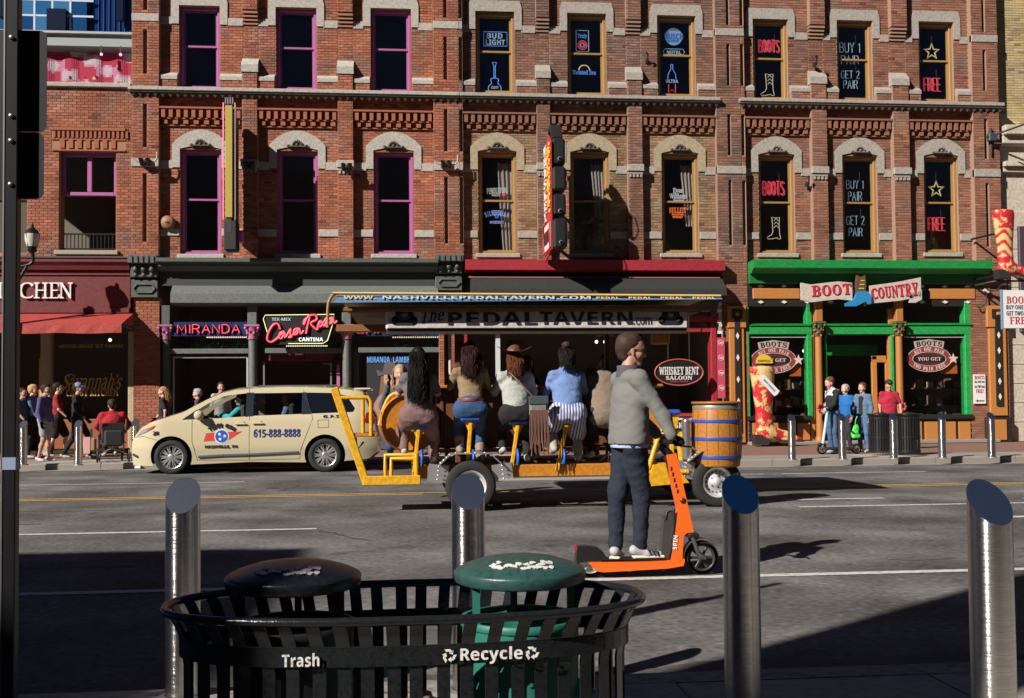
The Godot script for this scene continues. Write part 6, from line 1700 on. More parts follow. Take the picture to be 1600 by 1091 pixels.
func party_bike() -> void:
	var t := thing("party_bike", "yellow pedal bar cart with a roof banner, wooden barrel and blue saddles", "pedal cart")
	var yellow := mt(0.72, 0.38, 0.015, 0.42, 0.0, "mottle", 2.0)
	var amber := mt(0.5, 0.19, 0.015, 0.45, 0.0, "mottle", 2.0)
	var blue := mt(0.012, 0.07, 0.42, 0.45)
	var wood := mt(0.16, 0.062, 0.022, 0.45, 0.0, "wood", 2.5)
	var zn := 15.3
	var zf := 13.35
	var zc := 14.3
	# chassis
	var b := MB.new()
	for z in [zn - 0.12, zf + 0.12]:
		b.cbox(Vector3(2.0, 0.5, z), Vector3(3.9, 0.16, 0.1), 0.01)
	for x in [0.06, 1.3, 2.6, 3.9]: b.cbox(Vector3(x, 0.5, zc), Vector3(0.1, 0.14, 1.7), 0.01)
	part(t, "chassis", b, amber)
	pbox(t, "side_skirt", 1.12, 0.385, zn - 0.06, 3.35, 0.41, zn + 0.03, mt(0.5, 0.5, 0.5, 0.4, 0.5))
	pbox(t, "deck", 0.1, 0.58, zf + 0.1, 3.9, 0.61, zn - 0.45, mt(0.05, 0.045, 0.04, 0.7))
	# rear loading step with its leaning rails
	pbox(t, "rear_step", -0.602 + 0.02, 0.36, zn - 0.7, 0.1, 0.4, zn, yellow, 0.01)
	pbox(t, "step_edge", -0.602, 0.35, zn, 0.12, 0.47, zn + 0.04, yellow, 0.008)
	for z in [zn]:
		b = MB.new()
		b.bar(Vector3(-0.562, 0.36, z), Vector3(-0.968, 1.597, z), 0.05, 0.1, 0.01)
		part(t, "leaning_rail", b, yellow)
	var lx: float = -0.904
	tubes(t, "grab_rail", [[Vector3(lx, 1.47, zn), Vector3(lx + 0.36, 1.47, zn), Vector3(lx + 0.4, 1.42, zn), Vector3(lx + 0.4, 0.98, zn)]], 0.026, yellow)
	tubes(t, "shelf_post", [[Vector3(lx + 0.28, 1.47, zn - 0.4), Vector3(lx + 0.28, 1.0, zn - 0.4)]], 0.026, yellow)
	pbox(t, "rear_shelf", lx + 0.1, 0.97, zn - 0.5, lx + 0.48, 1.01, zn, amber, 0.008)
	tubes(t, "hitch_cable", [[Vector3(lx + 0.2, 0.96, zn - 0.1), Vector3(lx + 0.22, 0.8, zn - 0.08), Vector3(lx + 0.3, 0.9, zn - 0.1)]], 0.015, mt(0.03, 0.03, 0.03, 0.5))
	tubes(t, "step_frame", [[Vector3(-0.33, 0.4, zn - 0.2), Vector3(-0.33, 0.72, zn - 0.2), Vector3(0.05, 0.72, zn - 0.2)], [Vector3(-0.25, 0.4, zn - 0.05), Vector3(-0.25, 0.68, zn - 0.05), Vector3(0.1, 0.68, zn - 0.05)], [Vector3(0.07, 0.4, zn), Vector3(0.07, 0.75, zn)]], 0.03, yellow)
	# bar: top of varnished wood, dark panelled front, drum end
	pbox(t, "bar_top", -0.25, 1.58, zc - 0.42, 3.45, 1.63, zc + 0.42, mt(0.4, 0.17, 0.03, 0.35, 0.0, "wood", 3.0), 0.015)
	pbox(t, "bar_panel", 0.35, 0.78, zc - 0.22, 3.0, 1.58, zc + 0.22, wood, 0.02)
	for k in 6: pbox(t, "panel_rib", 0.4 + k * 0.5, 0.8, zc + 0.22, 0.45 + k * 0.5, 1.56, zc + 0.25, mt(0.09, 0.034, 0.014, 0.5), 0.01)
	pbox(t, "foot_rail", 0.3, 0.72, zc + 0.24, 3.3, 0.77, zc + 0.3, amber, 0.01)
	for q in [[-0.02, 1.14, "barrel_drum"], [3.05, 1.12, "barrel_drum"]]:
		b = MB.new()
		b.xf = Transform3D(Basis(Vector3.RIGHT, PI / 2), Vector3(q[0], q[1], zc + 0.12))
		b.lathe([Vector2(0.001, -0.4), Vector2(0.38, -0.4), Vector2(0.42, 0.0), Vector2(0.38, 0.4), Vector2(0.36, 0.4), Vector2(0.34, 0.36), Vector2(0.001, 0.36)], 28)
		part(t, q[2], b, amber)
	tubes(t, "drum_rim", [smooth([Vector3(-0.42, 1.1, zn - 0.62), Vector3(-0.28, 1.48, zn - 0.62), Vector3(0.02, 1.56, zn - 0.62)], 6)], 0.025, yellow)
	tubes(t, "drum_rim", [smooth([Vector3(3.4, 1.05, zn - 0.5), Vector3(3.3, 1.42, zn - 0.5), Vector3(2.95, 1.56, zn - 0.5)], 6)], 0.025, yellow)
	# posts and roof
	for p in [[0.62, zn - 0.35], [0.72, zf + 0.3], [3.3, zf + 0.3], [2.75, zc], [0.5, zc + 0.05]]:
		b = MB.new(); b.bar(Vector3(p[0], 0.6, p[1]), Vector3(p[0], 2.62, p[1]), 0.075, 0.075, 0.01)
		part(t, "roof_post", b, wood)
	tubes(t, "pole", [[Vector3(0.52, 1.63, zn - 0.3), Vector3(0.52, 2.6, zn - 0.3)]], 0.02, mt(0.5, 0.42, 0.36, 0.4))
	var rx0: float = -0.97
	var rx1: float = 4.028
	var ze := zn + 0.25
	b = MB.new()
	var prev := []
	for k in 9:
		var a := k / 8.0
		var z := lerpf(ze, zf - 0.35, a)
		var y := 2.74 + 0.04 * sin(PI * a)
		if k > 0: b.quad(Vector3(rx0 + 0.05, prev[1], prev[0]), Vector3(rx1, prev[1], prev[0]), Vector3(rx1, y, z), Vector3(rx0 + 0.05, y, z))
		prev = [z, y]
	part(t, "roof", b, mt(0.45, 0.33, 0.12, 0.6))
	pbox(t, "ceiling", rx0 + 0.2, 2.56, zf - 0.2, rx1 - 0.2, 2.6, zn + 0.1, mt(0.07, 0.03, 0.014, 0.6))
	# lettered blue roof edge with a yellow cord
	b = MB.new()
	b.quad(Vector3(rx0 + 0.02, 2.655, ze + 0.05), Vector3(rx1, 2.7, ze + 0.05), Vector3(rx1, 2.74, ze - 0.04), Vector3(rx0 + 0.1, 2.77, ze - 0.04))
	part(t, "roof_edge", b, mt(0.1, 0.2, 0.36, 0.6, 0.0, "worn", 2.0))
	tubes(t, "roof_cord", [[Vector3(rx0, 2.785, ze - 0.03), Vector3(rx1, 2.755, ze - 0.03)]], 0.013, mt(0.62, 0.42, 0.14, 0.6))
	tubes(t, "roof_end_rail", [smooth([Vector3(rx0 - 0.06, 2.35, ze - 0.05), Vector3(rx0 - 0.05, 2.65, ze - 0.03), Vector3(rx0 + 0.03, 2.78, ze - 0.05), Vector3(rx0 + 0.1, 2.7, ze - 0.05)], 5)], 0.02, mt(0.3, 0.16, 0.06, 0.6))
	var tip := Basis(Vector3.RIGHT, -0.8)
	txt(t, "WWW.", Vector3(rx0 + 0.34, 2.725, ze + 0.015), 0.4, 0.065, mt(0.5, 0.4, 0.18, 0.5), "sans bold", tip, 0.004)
	txt(t, "NASHVILLEPEDALTAVERN.COM", Vector3(rx0 + 1.95, 2.724, ze + 0.02), 2.65, 0.065, mt(0.38, 0.41, 0.44, 0.5), "sans bold", tip, 0.004)
	for k in 4: txt(t, "PEDAL", Vector3(rx0 + 3.5 + k * 0.42, 2.72, ze + 0.02), 0.3, 0.045, mt(0.5, 0.4, 0.18, 0.5), "sans bold", tip, 0.004)
	pbox(t, "roof_beam", rx0 + 0.12, 2.56, zn - 0.02, rx1 - 0.1, 2.62, zn + 0.12, mt(0.2, 0.08, 0.02, 0.6), 0.01)
	pbox(t, "roof_beam", rx0 - 0.02, 2.36, zn - 0.9, rx0 + 0.75, 2.46, zn - 0.75, mt(0.2, 0.08, 0.02, 0.6), 0.01)
	# lettered side board
	var br: Array = [-0.291, 2.346, 3.621, 2.645]
	pbox(t, "side_board", br[0], br[1], zn - 0.04, br[2], br[3], zn + 0.06, mt(0.55, 0.5, 0.48, 0.6, 0.0, "mottle", 2.0), 0.008)
	pbox(t, "board_return", br[0] - 0.02, br[1], zn - 0.6, br[0], br[3], zn + 0.05, mt(0.74, 0.66, 0.64, 0.6))
	pbox(t, "board_rail", br[0], br[1] - 0.07, zn - 0.06, br[2], br[1], zn + 0.02, mt(0.03, 0.02, 0.015, 0.5))
	var ink := mt(0.012, 0.012, 0.02, 0.5)
	var bz := zn + 0.065
	txt(t, "The", Vector3(0.288, 2.514, bz), 0.3, 0.17, ink, "serif bold", Basis(Vector3(1, 0.12, 0), Vector3(0.2, 1, 0), Vector3.BACK))
	txt(t, "PEDAL", Vector3(1.061, 2.472, bz), 1.15, 0.165, ink)
	txt(t, "TAVERN", Vector3(2.279, 2.478, bz), 1.22, 0.165, ink)
	txt(t, ".com", Vector3(3.023, 2.436, bz), 0.24, 0.09, ink, "sans")
	for i in 9: txt(t, "NASHVILLE"[i], Vector3(0.913 + i * 0.195, 2.608, bz), 0.07 if i != 5 else 0.02, 0.05, ink, "sans", Basis.IDENTITY, 0.01, "letter")
	for px in [-0.071, 3.399]:
		# round emblem: a head over two tyres
		b = MB.new()
		b.xf = Transform3D(Basis.IDENTITY, Vector3(px, (br[1] + br[3]) * 0.5, bz - 0.002))
		b.ball(Vector3(0, 0.03, 0), Vector3(0.12, 0.1, 0.012), 16); b.ball(Vector3(-0.11, -0.05, 0), Vector3(0.06, 0.06, 0.01), 12); b.ball(Vector3(0.11, -0.05, 0), Vector3(0.06, 0.06, 0.01), 12); b.cbox(Vector3(0, -0.08, 0), Vector3(0.22, 0.05, 0.014))
		part(t, "emblem", b, ink)
		b = MB.new(); b.xf = Transform3D(Basis.IDENTITY, Vector3(px, (br[1] + br[3]) * 0.5, bz + 0.008)); b.ball(Vector3(0, 0.04, 0), Vector3(0.05, 0.05, 0.006), 10)
		part(t, "emblem_face", b, mt(0.2, 0.15, 0.14, 0.6))
	# hanging fittings under the roof
	for q in [[2.55, 2.0], [2.72, 2.15], [3.05, 2.2]]:
		b = MB.new(); b.cbox(Vector3(q[0], 2.42, zc + 0.5), Vector3(0.06, 0.3, 0.06), 0.01); part(t, "hanger", b, amber)
	pbox(t, "speaker_box", 3.25, 2.16, zn - 0.5, 3.48, 2.34, zn - 0.3, amber, 0.02)
	tubes(t, "lamp_cable", [smooth([Vector3(2.85, 2.4, zn - 0.3), Vector3(2.95, 2.2, zn - 0.28), Vector3(2.9, 1.95, zn - 0.25), Vector3(2.98, 1.75, zn - 0.25)], 5)], 0.012, mt(0.3, 0.3, 0.3, 0.4))
	# saddles
	for q in [[0.1, 1.08, 0.06], [0.77, 1.16, 0.05], [1.38, 1.12, 0.09], [2.02, 1.13, 0.13], [3.4, 1.22, -0.02]]: seat_post(t, q[0], q[1], zn - 0.02, q[2], yellow, blue)
	# far side saddles, seen between the riders
	for x in [0.35, 1.1, 1.85, 2.6]: seat_post(t, x, 1.1, zf + 0.05, 0.05, amber, blue)
	# crank gear under the saddles
	b = MB.new()
	for x in [0.1, 0.77, 1.38, 2.02, 2.6]:
		b.xf = Transform3D(Basis(Vector3.FORWARD, PI / 2), Vector3(x + 0.03, 0.7, zn - 0.42)); b.lathe([Vector2(0.09, -0.006), Vector2(0.1, 0), Vector2(0.09, 0.006)], 18)
		b.xf = Transform3D.IDENTITY; b.bar(Vector3(x - 0.08, 0.6, zn - 0.42), Vector3(x + 0.16, 0.78, zn - 0.42), 0.03, 0.02)
	b.bar(Vector3(0.1, 0.66, zn - 0.5), Vector3(3.6, 0.66, zn - 0.5), 0.03, 0.03)
	part(t, "crank_gear", b, mt(0.2, 0.2, 0.2, 0.35, 0.8))
	# driver's corner: barrel seat, cylinder, steering frame
	b = MB.new()
	var bc := Vector3(4.036, 0.52, zn - 0.1)
	b.xf.origin = bc
	b.lathe([Vector2(0.001, 0.0), Vector2(0.285, 0.0), Vector2(0.3, 0.02), Vector2(0.325, 0.2), Vector2(0.335, 0.4), Vector2(0.325, 0.6), Vector2(0.3, 0.8), Vector2(0.29, 0.82), Vector2(0.27, 0.84)], 30)
	part(t, "front_barrel", b, mt(0.46, 0.19, 0.025, 0.42, 0.0, "wood", 1.4))
	for k in 14:
		var a := TAU * k / 14
		b = MB.new(); b.xf.origin = bc
		var pth := []
		for i in 7: pth.append(Vector3(cos(a), 0, sin(a)) * [0.3, 0.32, 0.332, 0.336, 0.332, 0.32, 0.302][i] + Vector3(0, 0.03 + 0.127 * i, 0))
		b.tube(pth, 0.003, 4); part(t, "stave_joint", b, mt(0.2, 0.08, 0.012, 0.6))
	for q in [[0.13, 0.318], [0.37, 0.337], [0.6, 0.328], [0.78, 0.306]]:
		b = MB.new(); b.xf.origin = bc; b.lathe([Vector2(q[1], q[0] - 0.025), Vector2(q[1] + 0.006, q[0] - 0.02), Vector2(q[1] + 0.006, q[0] + 0.02), Vector2(q[1], q[0] + 0.025)], 30)
		part(t, "barrel_hoop", b, mt(0.02, 0.06, 0.3, 0.4) if q[0] < 0.7 else mt(0.35, 0.35, 0.34, 0.4, 0.6))
	b = MB.new(); b.xf.origin = bc; b.lathe([Vector2(0.3, 0.82), Vector2(0.325, 0.83), Vector2(0.325, 0.86), Vector2(0.001, 0.865)], 30); part(t, "barrel_lid", b, mt(0.35, 0.15, 0.04, 0.4, 0.0, "wood", 2.0))
	b = MB.new(); b.xf.origin = Vector3(bc.x - 0.43, 0.62, zn + 0.0); b.lathe([Vector2(0.001, 0), Vector2(0.06, 0), Vector2(0.065, 0.02), Vector2(0.065, 0.5), Vector2(0.05, 0.54), Vector2(0.001, 0.55)], 18); part(t, "steel_cylinder", b, mt(0.55, 0.54, 0.53, 0.25, 0.9))
	pbox(t, "yellow_bracket", bc.x - 0.62, 0.86, zn - 0.1, bc.x - 0.4, 1.0, zn - 0.02, yellow, 0.02)
	tubes(t, "steering_frame", [[Vector3(3.1, 0.5, zn - 0.05), Vector3(3.25, 0.95, zn - 0.05), Vector3(3.55, 0.95, zn - 0.1)], [Vector3(3.5, 0.95, zn - 0.05), Vector3(3.56, 0.45, zn - 0.05)], [Vector3(3.0, 0.46, zn), Vector3(3.62, 0.46, zn)]], 0.035, yellow)
	b = MB.new(); b.prism(PackedVector2Array([Vector2(3.05, 0.28), Vector2(3.62, 0.32), Vector2(3.5, 0.46), Vector2(3.3, 0.58), Vector2(3.15, 0.56)]), zn - 0.02, zn + 0.05); part(t, "pedal_guard", b, yellow)
	b = MB.new(); b.prism(PackedVector2Array([Vector2(3.3, 1.18), Vector2(3.5, 1.18), Vector2(3.47, 1.05), Vector2(3.38, 0.98)]), zn - 0.06, zn + 0.03); part(t, "seat_shell", b, yellow)
	# wheels under chequer-plate guards
	for q in [[0.76, zn, 1.0], [3.99, zn, 1.0], [0.76, zf, -1.0], [3.99, zf, -1.0]]:
		wheel(t, Vector3(q[0], 0.325, q[1]), 0.325, 0.19, 0.2, "steel", q[2])
		b = MB.new()
		var pts := [[-0.43, 0.38], [-0.4, 0.6], [-0.25, 0.74], [0.25, 0.74], [0.4, 0.6], [0.43, 0.38]] if q[0] < 2 else [[-0.44, 0.38], [-0.4, 0.6], [-0.22, 0.73], [0.12, 0.73]]
		for i in pts.size() - 1:
			b.bar(Vector3(q[0] + pts[i][0], pts[i][1], q[1]), Vector3(q[0] + pts[i + 1][0], pts[i + 1][1], q[1]), 0.26, 0.012)
		part(t, "wheel_guard", b, mt(0.5, 0.49, 0.48, 0.4, 0.8))
		b = MB.new()
		for i in pts.size() - 1:
			for k in 4:
				var f := (k + 0.5) / 4.0
				for s in [-0.07, 0.0, 0.07]: b.ball(Vector3(q[0] + lerpf(pts[i][0], pts[i + 1][0], f), lerpf(pts[i][1], pts[i + 1][1], f) + 0.006, q[1] + s), Vector3(0.018, 0.008, 0.01), 6)
		part(t, "plate_studs", b, mt(0.6, 0.59, 0.58, 0.35, 0.8))
	b = MB.new(); b.bar(Vector3(0.76, 0.325, zf), Vector3(0.76, 0.325, zn), 0.06, 0.06); b.bar(Vector3(3.99, 0.325, zf), Vector3(3.99, 0.325, zn), 0.06, 0.06); part(t, "axle", b, mt(0.03, 0.03, 0.03, 0.5))
	# dark spotted cloth hanging from the roof
	b = MB.new()
	for k in 8:
		var f := k / 8.0
		b.quad(Vector3(2.92 + 0.05 * f + 0.16 * (1 - f) * 0.2, 2.3 - f * 0.75 - 0.09, zc + 0.6), Vector3(3.12, 2.3 - f * 0.75 - 0.09, zc + 0.6 + 0.03 * sin(k)), Vector3(3.12, 2.3 - f * 0.75, zc + 0.6 + 0.03 * sin(k - 1.0)), Vector3(2.92 + 0.05 * (f - 0.12), 2.3 - f * 0.75, zc + 0.6))
	part(t, "hanging_cloth", b, mt(0.12, 0.09, 0.13, 0.8, 0.0, "speckle", 4.0))

# ---------- taxi van ----------
func van_w(x: float, y: float) -> float:
	# half width of the body at a point of its side view; x from the nose (0) to the tail (5)
	var w := 0.965
	if y > 1.02: w -= 0.19 * pow((y - 1.02) / 0.75, 1.25)
	if y < 0.5: w -= 0.05 * (0.5 - y) / 0.3
	w -= 0.3 * pow(maxf(0.0, 0.75 - x) / 0.75, 2.2) + 0.16 * pow(maxf(0.0, x - 4.4) / 0.6, 2.0)
	return w + 0.012 * sin((y - 0.35) * 5.0)

func skin(b: MB, outline: PackedVector2Array, cuts: Array, z_off: float, s: float, cell := 0.14) -> void:
	# lays an outline with cut-outs over the curved side of the van; s is 1 or -1 for the side
	var box := Rect2(outline[0], Vector2.ZERO)
	for p in outline: box = box.expand(p)
	var nx := int(ceil(box.size.x / cell)); var ny := int(ceil(box.size.y / cell))
	for i in nx:
		for j in ny:
			var o := box.position + Vector2(i, j) * cell
			var polys := Geometry2D.intersect_polygons(PackedVector2Array([o, o + Vector2(cell, 0), o + Vector2(cell, cell), o + Vector2(0, cell)]), outline)
			for c in cuts:
				var nxt: Array[PackedVector2Array] = []
				for p in polys: nxt.append_array(Geometry2D.clip_polygons(p, c))
				polys = nxt
			for p in polys:
				var id := Geometry2D.triangulate_polygon(p)
				for k in range(0, id.size(), 3):
					var v := []; var n := []
					for m in 3:
						var q := p[id[k + m]]
						v.append(Vector3(q.x, q.y, s * (van_w(q.x, q.y) + z_off)))
						var gx := (van_w(q.x + 0.01, q.y) - van_w(q.x - 0.01, q.y)) / 0.02
						var gy := (van_w(q.x, q.y + 0.01) - van_w(q.x, q.y - 0.01)) / 0.02
						n.append(Vector3(-gx, -gy, s).normalized())
					if ((v[1] - v[0]).cross(v[2] - v[0])).z * s > 0: b.stri(v[0], v[1], v[2], n[0], n[1], n[2])
					else: b.stri(v[0], v[2], v[1], n[0], n[2], n[1])

func taxi() -> void:
	var t := thing("taxi_van", "cream taxi minivan with a phone number on its sliding door", "taxi", Vector3(-5.683, 0, 5.95))
	var cream := mt(0.5, 0.435, 0.285, 0.28)
	cream = cream.duplicate(); cream.clearcoat_enabled = true; cream.clearcoat = 1.0; cream.clearcoat_roughness = 0.03
	var ox: float = -5.683
	var raw := [Vector2(-5.66, 0.178), Vector2(-5.689, 0.457), Vector2(-5.67, 0.663), Vector2(-5.57, 0.81), Vector2(-5.445, 0.945), Vector2(-5.256, 1.046), Vector2(-4.979, 1.134), Vector2(-4.625, 1.247), Vector2(-4.384, 1.381), Vector2(-4.143, 1.509), Vector2(-3.862, 1.637), Vector2(-3.581, 1.701), Vector2(-3.145, 1.736), Vector2(-2.647, 1.752), Vector2(-2.177, 1.749), Vector2(-1.696, 1.727), Vector2(-1.266, 1.689), Vector2(-0.992, 1.634), Vector2(-0.927, 1.475), Vector2(-0.856, 1.303), Vector2(-0.758, 1.122), Vector2(-0.733, 0.853), Vector2(-0.686, 0.619), Vector2(-0.709, 0.391), Vector2(-0.867, 0.261), Vector2(-1.363, 0.222), Vector2(-2.194, 0.205), Vector2(-3.29, 0.23), Vector2(-4.365, 0.193), Vector2(-5.273, 0.173)]
	var outline := PackedVector2Array()
	for p in raw: outline.append(p - Vector2(ox, 0))
	var wf: Vector2 = Vector2(-4.839, 0.362) - Vector2(ox, 0)
	var wr: Vector2 = Vector2(-1.758, 0.343) - Vector2(ox, 0)
	var cuts := []
	for c in [wf, wr]:
		var pl := PackedVector2Array()
		for k in 28: pl.append(Vector2(c.x, 0.36) + Vector2(cos(TAU * k / 28), sin(TAU * k / 28)) * 0.415)
		cuts.append(pl)
	var wins := []
	for q in [[Vector2(-4.549, 1.123), Vector2(-4.333, 1.296), Vector2(-4.041, 1.476), Vector2(-3.786, 1.584), Vector2(-3.35, 1.633), Vector2(-3.364, 1.156), Vector2(-4.168, 1.112)], [Vector2(-3.204, 1.632), Vector2(-2.229, 1.637), Vector2(-2.23, 1.197), Vector2(-3.205, 1.168)], [Vector2(-2.138, 1.637), Vector2(-1.645, 1.626), Vector2(-1.319, 1.571), Vector2(-1.144, 1.3), Vector2(-1.182, 1.227), Vector2(-2.041, 1.202)]]:
		var pl := PackedVector2Array()
		for p in q: pl.append(p - Vector2(ox, 0))
		wins.append(pl)
	var b := MB.new()
	for s in [1.0, -1.0]: skin(b, outline, cuts + wins, 0.0, s)
	# nose, bonnet, windscreen, roof, tailgate: one strip across the van along the upper outline
	var glz := MB.new(); var glr := MB.new()
	for i in 24:
		var p := outline[i]; var q := outline[i + 1] if i < 24 else outline[0]
		var dst: MB = glz if i >= 7 and i < 10 else glr if i >= 18 and i < 20 else b
		var nrm := Vector2(-(q.y - p.y), q.x - p.x).normalized()
		for k in 10:
			var za := -1.0 + k / 5.0; var zb := -1.0 + (k + 1) / 5.0
			var pt := func(o: Vector2, z: float) -> Vector3:
				var w := van_w(o.x, o.y)
				var bulge := 0.06 * (1.0 - pow(absf(z), 2.4))
				return Vector3(o.x + nrm.x * bulge * 0.8, o.y + nrm.y * bulge, z * w)
			dst.quad(pt.call(p, zb), pt.call(q, zb), pt.call(q, za), pt.call(p, za))
	part(t, "body", b, cream)
	part(t, "rear_window", glr, glass("van glass", 0.3, Color(0.01, 0.012, 0.014)))
	part(t, "windscreen", glz, glass("van glass", 0.3, Color(0.01, 0.012, 0.014)))
	for s in [1.0, -1.0]:
		for k in 3:
			if k == 0 and s > 0: continue
			var g := MB.new()
			skin(g, wins[k], [], -0.012, s)
			part(t, "side_window", g, glass("van glass", 0.3, Color(0.01, 0.012, 0.014)) if k < 2 else mt(0.006, 0.008, 0.012, 0.06))
		for q in [[Vector2(-3.35, 1.646), Vector2(-3.204, 1.645), Vector2(-3.205, 1.161), Vector2(-3.364, 1.15)], [Vector2(-2.229, 1.644), Vector2(-2.138, 1.643), Vector2(-2.041, 1.196), Vector2(-2.23, 1.191)], [Vector2(-4.625, 1.104), Vector2(-4.333, 1.309), Vector2(-4.308, 1.114)]]:
			var pl := PackedVector2Array()
			for p in q: pl.append(p - Vector2(ox, 0))
			var pil := MB.new()
			skin(pil, pl, [], 0.004, s)
			part(t, "pillar_trim", pil, mt(0.02, 0.026, 0.035, 0.15))
	# floor pan, wheel wells and dark cabin
	pbox(t, "underbody", 0.25, 0.2, -0.88, 4.8, 0.34, 0.55, mt(0.01, 0.01, 0.01, 0.8))
	pbox(t, "cabin_floor", 0.9, 0.72, -0.85, 4.7, 0.78, 0.55, mt(0.012, 0.012, 0.012, 0.8))
	pbox(t, "wheel_well", 0.35, 0.3, -0.6, 1.45, 0.95, 0.6, mt(0.008, 0.008, 0.008, 0.9)); pbox(t, "wheel_well", 3.4, 0.3, -0.6, 4.6, 0.95, 0.6, mt(0.008, 0.008, 0.008, 0.9))
	for x in [1.95, 2.95, 3.85]:
		for z in [0.42, -0.42]:
			var sb := MB.new(); sb.cbox(Vector3(x, 0.9, z), Vector3(0.5, 0.2, 0.5), 0.05); sb.cbox(Vector3(x + 0.28, 1.15, z), Vector3(0.14, 0.55, 0.48), 0.05); sb.cbox(Vector3(x + 0.3, 1.5, z), Vector3(0.1, 0.16, 0.26), 0.04)
			part(t, "seat", sb, mt(0.03, 0.028, 0.026, 0.8))
	var sw := MB.new(); var ring := []
	for k in 16: ring.append(Vector3(1.6 + sin(TAU * k / 16) * 0.09, 1.06 + sin(TAU * k / 16) * 0.16, 0.42 + cos(TAU * k / 16) * 0.18))
	sw.tube(ring, 0.015, 6, true); part(t, "steering_wheel", sw, mt(0.01, 0.01, 0.01, 0.5))
	pbox(t, "dashboard", 0.95, 0.78, -0.8, 1.45, 1.05, 0.75, mt(0.012, 0.012, 0.012, 0.7), 0.05)
	# wheels
	for c in [wf, wr]:
		wheel(t, Vector3(c.x, 0.345, 0.83), 0.345, 0.23, 0.235, "alloy"); wheel(t, Vector3(c.x, 0.345, -0.83), 0.345, 0.23, 0.235, "alloy", -1.0)
	# lines, handles, trim on the street side
	var zs := func(px: Vector2, off: float) -> Vector3: return Vector3(px.x - ox, px.y, van_w(px.x - ox, px.y) + off)
	var seams := MB.new()
	for l in [[Vector2(-4.422, 1.102), Vector2(-4.422, 0.661), Vector2(-4.32, 0.283), Vector2(-3.3, 0.269)], [Vector2(-3.299, 1.731), Vector2(-3.28, 1.142), Vector2(-3.287, 0.256)], [Vector2(-2.203, 1.696), Vector2(-2.023, 1.182), Vector2(-2.01, 1.09), Vector2(-2.245, 0.477), Vector2(-2.271, 0.281), Vector2(-3.274, 0.269)], [Vector2(-1.9, 1.069), Vector2(-1.686, 1.074), Vector2(-1.68, 0.916), Vector2(-1.894, 0.912), Vector2(-1.9, 1.069)], [Vector2(-5.62, 0.753), Vector2(-5.407, 0.776), Vector2(-5.117, 0.695)], [Vector2(-1.335, 0.807), Vector2(-1.074, 0.791), Vector2(-0.746, 0.826)]]:
		for i in l.size() - 1:
			for k in 5: seams.bar(zs.call(l[i].lerp(l[i + 1], k / 5.0), -0.001), zs.call(l[i].lerp(l[i + 1], (k + 1) / 5.0), -0.001), 0.009, 0.008)
	part(t, "panel_seams", seams, mt(0.1, 0.08, 0.05, 0.7))
	var tr := MB.new()
	var strip := [Vector2(-4.307, 0.348), Vector2(-3.786, 0.373), Vector2(-3.3, 0.38), Vector2(-2.761, 0.399), Vector2(-2.297, 0.419)]
	for i in 4: tr.bar(zs.call(strip[i], 0.012), zs.call(strip[i + 1], 0.012), 0.03, 0.05, 0.01)
	part(t, "side_moulding", tr, mt(0.12, 0.15, 0.2, 0.3, 0.4))
	for q in [Vector2(-3.453, 1.007), Vector2(-3.107, 1.017)]:
		var hb := MB.new(); hb.cbox(zs.call(q, 0.03), Vector3(0.23, 0.04, 0.03), 0.012); hb.cbox(zs.call(q + Vector2(0, 0.02), 0.005), Vector3(0.14, 0.07, 0.015), 0.006)
		part(t, "door_handle", hb, cream)
	var mir := MB.new(); mir.ball(zs.call(Vector2(-4.27, 1.191), 0.12), Vector3(0.1, 0.1, 0.14), 14); mir.cbox(zs.call(Vector2(-4.257, 1.113), 0.03), Vector3(0.1, 0.05, 0.12), 0.02)
	part(t, "wing_mirror", mir, cream)
	var hl := MB.new()
	var hp := PackedVector2Array()
	for p in [Vector2(-5.558, 0.778), Vector2(-5.445, 0.906), Vector2(-5.143, 0.999), Vector2(-5.231, 0.916), Vector2(-5.407, 0.834)]: hp.append(p - Vector2(ox, 0))
	skin(hl, hp, [], 0.012, 1.0, 0.08); part(t, "headlight", hl, mt(0.5, 0.5, 0.52, 0.08, 0.5)); hl = MB.new(); skin(hl, hp, [], 0.012, -1.0, 0.08)
	part(t, "headlight", hl, mt(0.5, 0.5, 0.52, 0.08, 0.5))
	var ind := MB.new(); var ip := PackedVector2Array()
	for p in [Vector2(-5.332, 0.917), Vector2(-5.156, 0.993), Vector2(-5.218, 0.929), Vector2(-5.307, 0.891)]: ip.append(p - Vector2(ox, 0))
	skin(ind, ip, [], 0.018, 1.0, 0.08); part(t, "indicator", ind, mt(0.55, 0.1, 0.02, 0.2))
	var tl := MB.new(); var tp := PackedVector2Array()
	for p in [Vector2(-0.955, 1.013), Vector2(-0.915, 1.211), Vector2(-0.81, 1.236), Vector2(-0.732, 1.051), Vector2(-0.759, 0.998)]: tp.append(p - Vector2(ox, 0))
	skin(tl, tp, [], 0.012, 1.0, 0.08); part(t, "tail_light", tl, mt(0.3, 0.012, 0.02, 0.12)); tl = MB.new(); skin(tl, tp, [], 0.012, -1.0, 0.08); part(t, "tail_light", tl, mt(0.3, 0.012, 0.02, 0.12))
	var fog := MB.new(); fog.bar(zs.call(Vector2(-5.657, 0.405), 0.01), zs.call(Vector2(-5.531, 0.352), 0.01), 0.03, 0.05, 0.01); part(t, "fog_light_slot", fog, mt(0.02, 0.02, 0.02, 0.5))
	pbox(t, "roof_rack", 2.55, 1.77, 0.55, 4.15, 1.8, 0.6, mt(0.12, 0.13, 0.14, 0.4, 0.5), 0.01); pbox(t, "roof_rack", 2.55, 1.77, -0.6, 4.15, 1.8, -0.55, mt(0.12, 0.13, 0.14, 0.4, 0.5), 0.01)
	pbox(t, "spoiler", 4.5, 1.68, -0.62, 4.86, 1.73, 0.62, cream, 0.02)
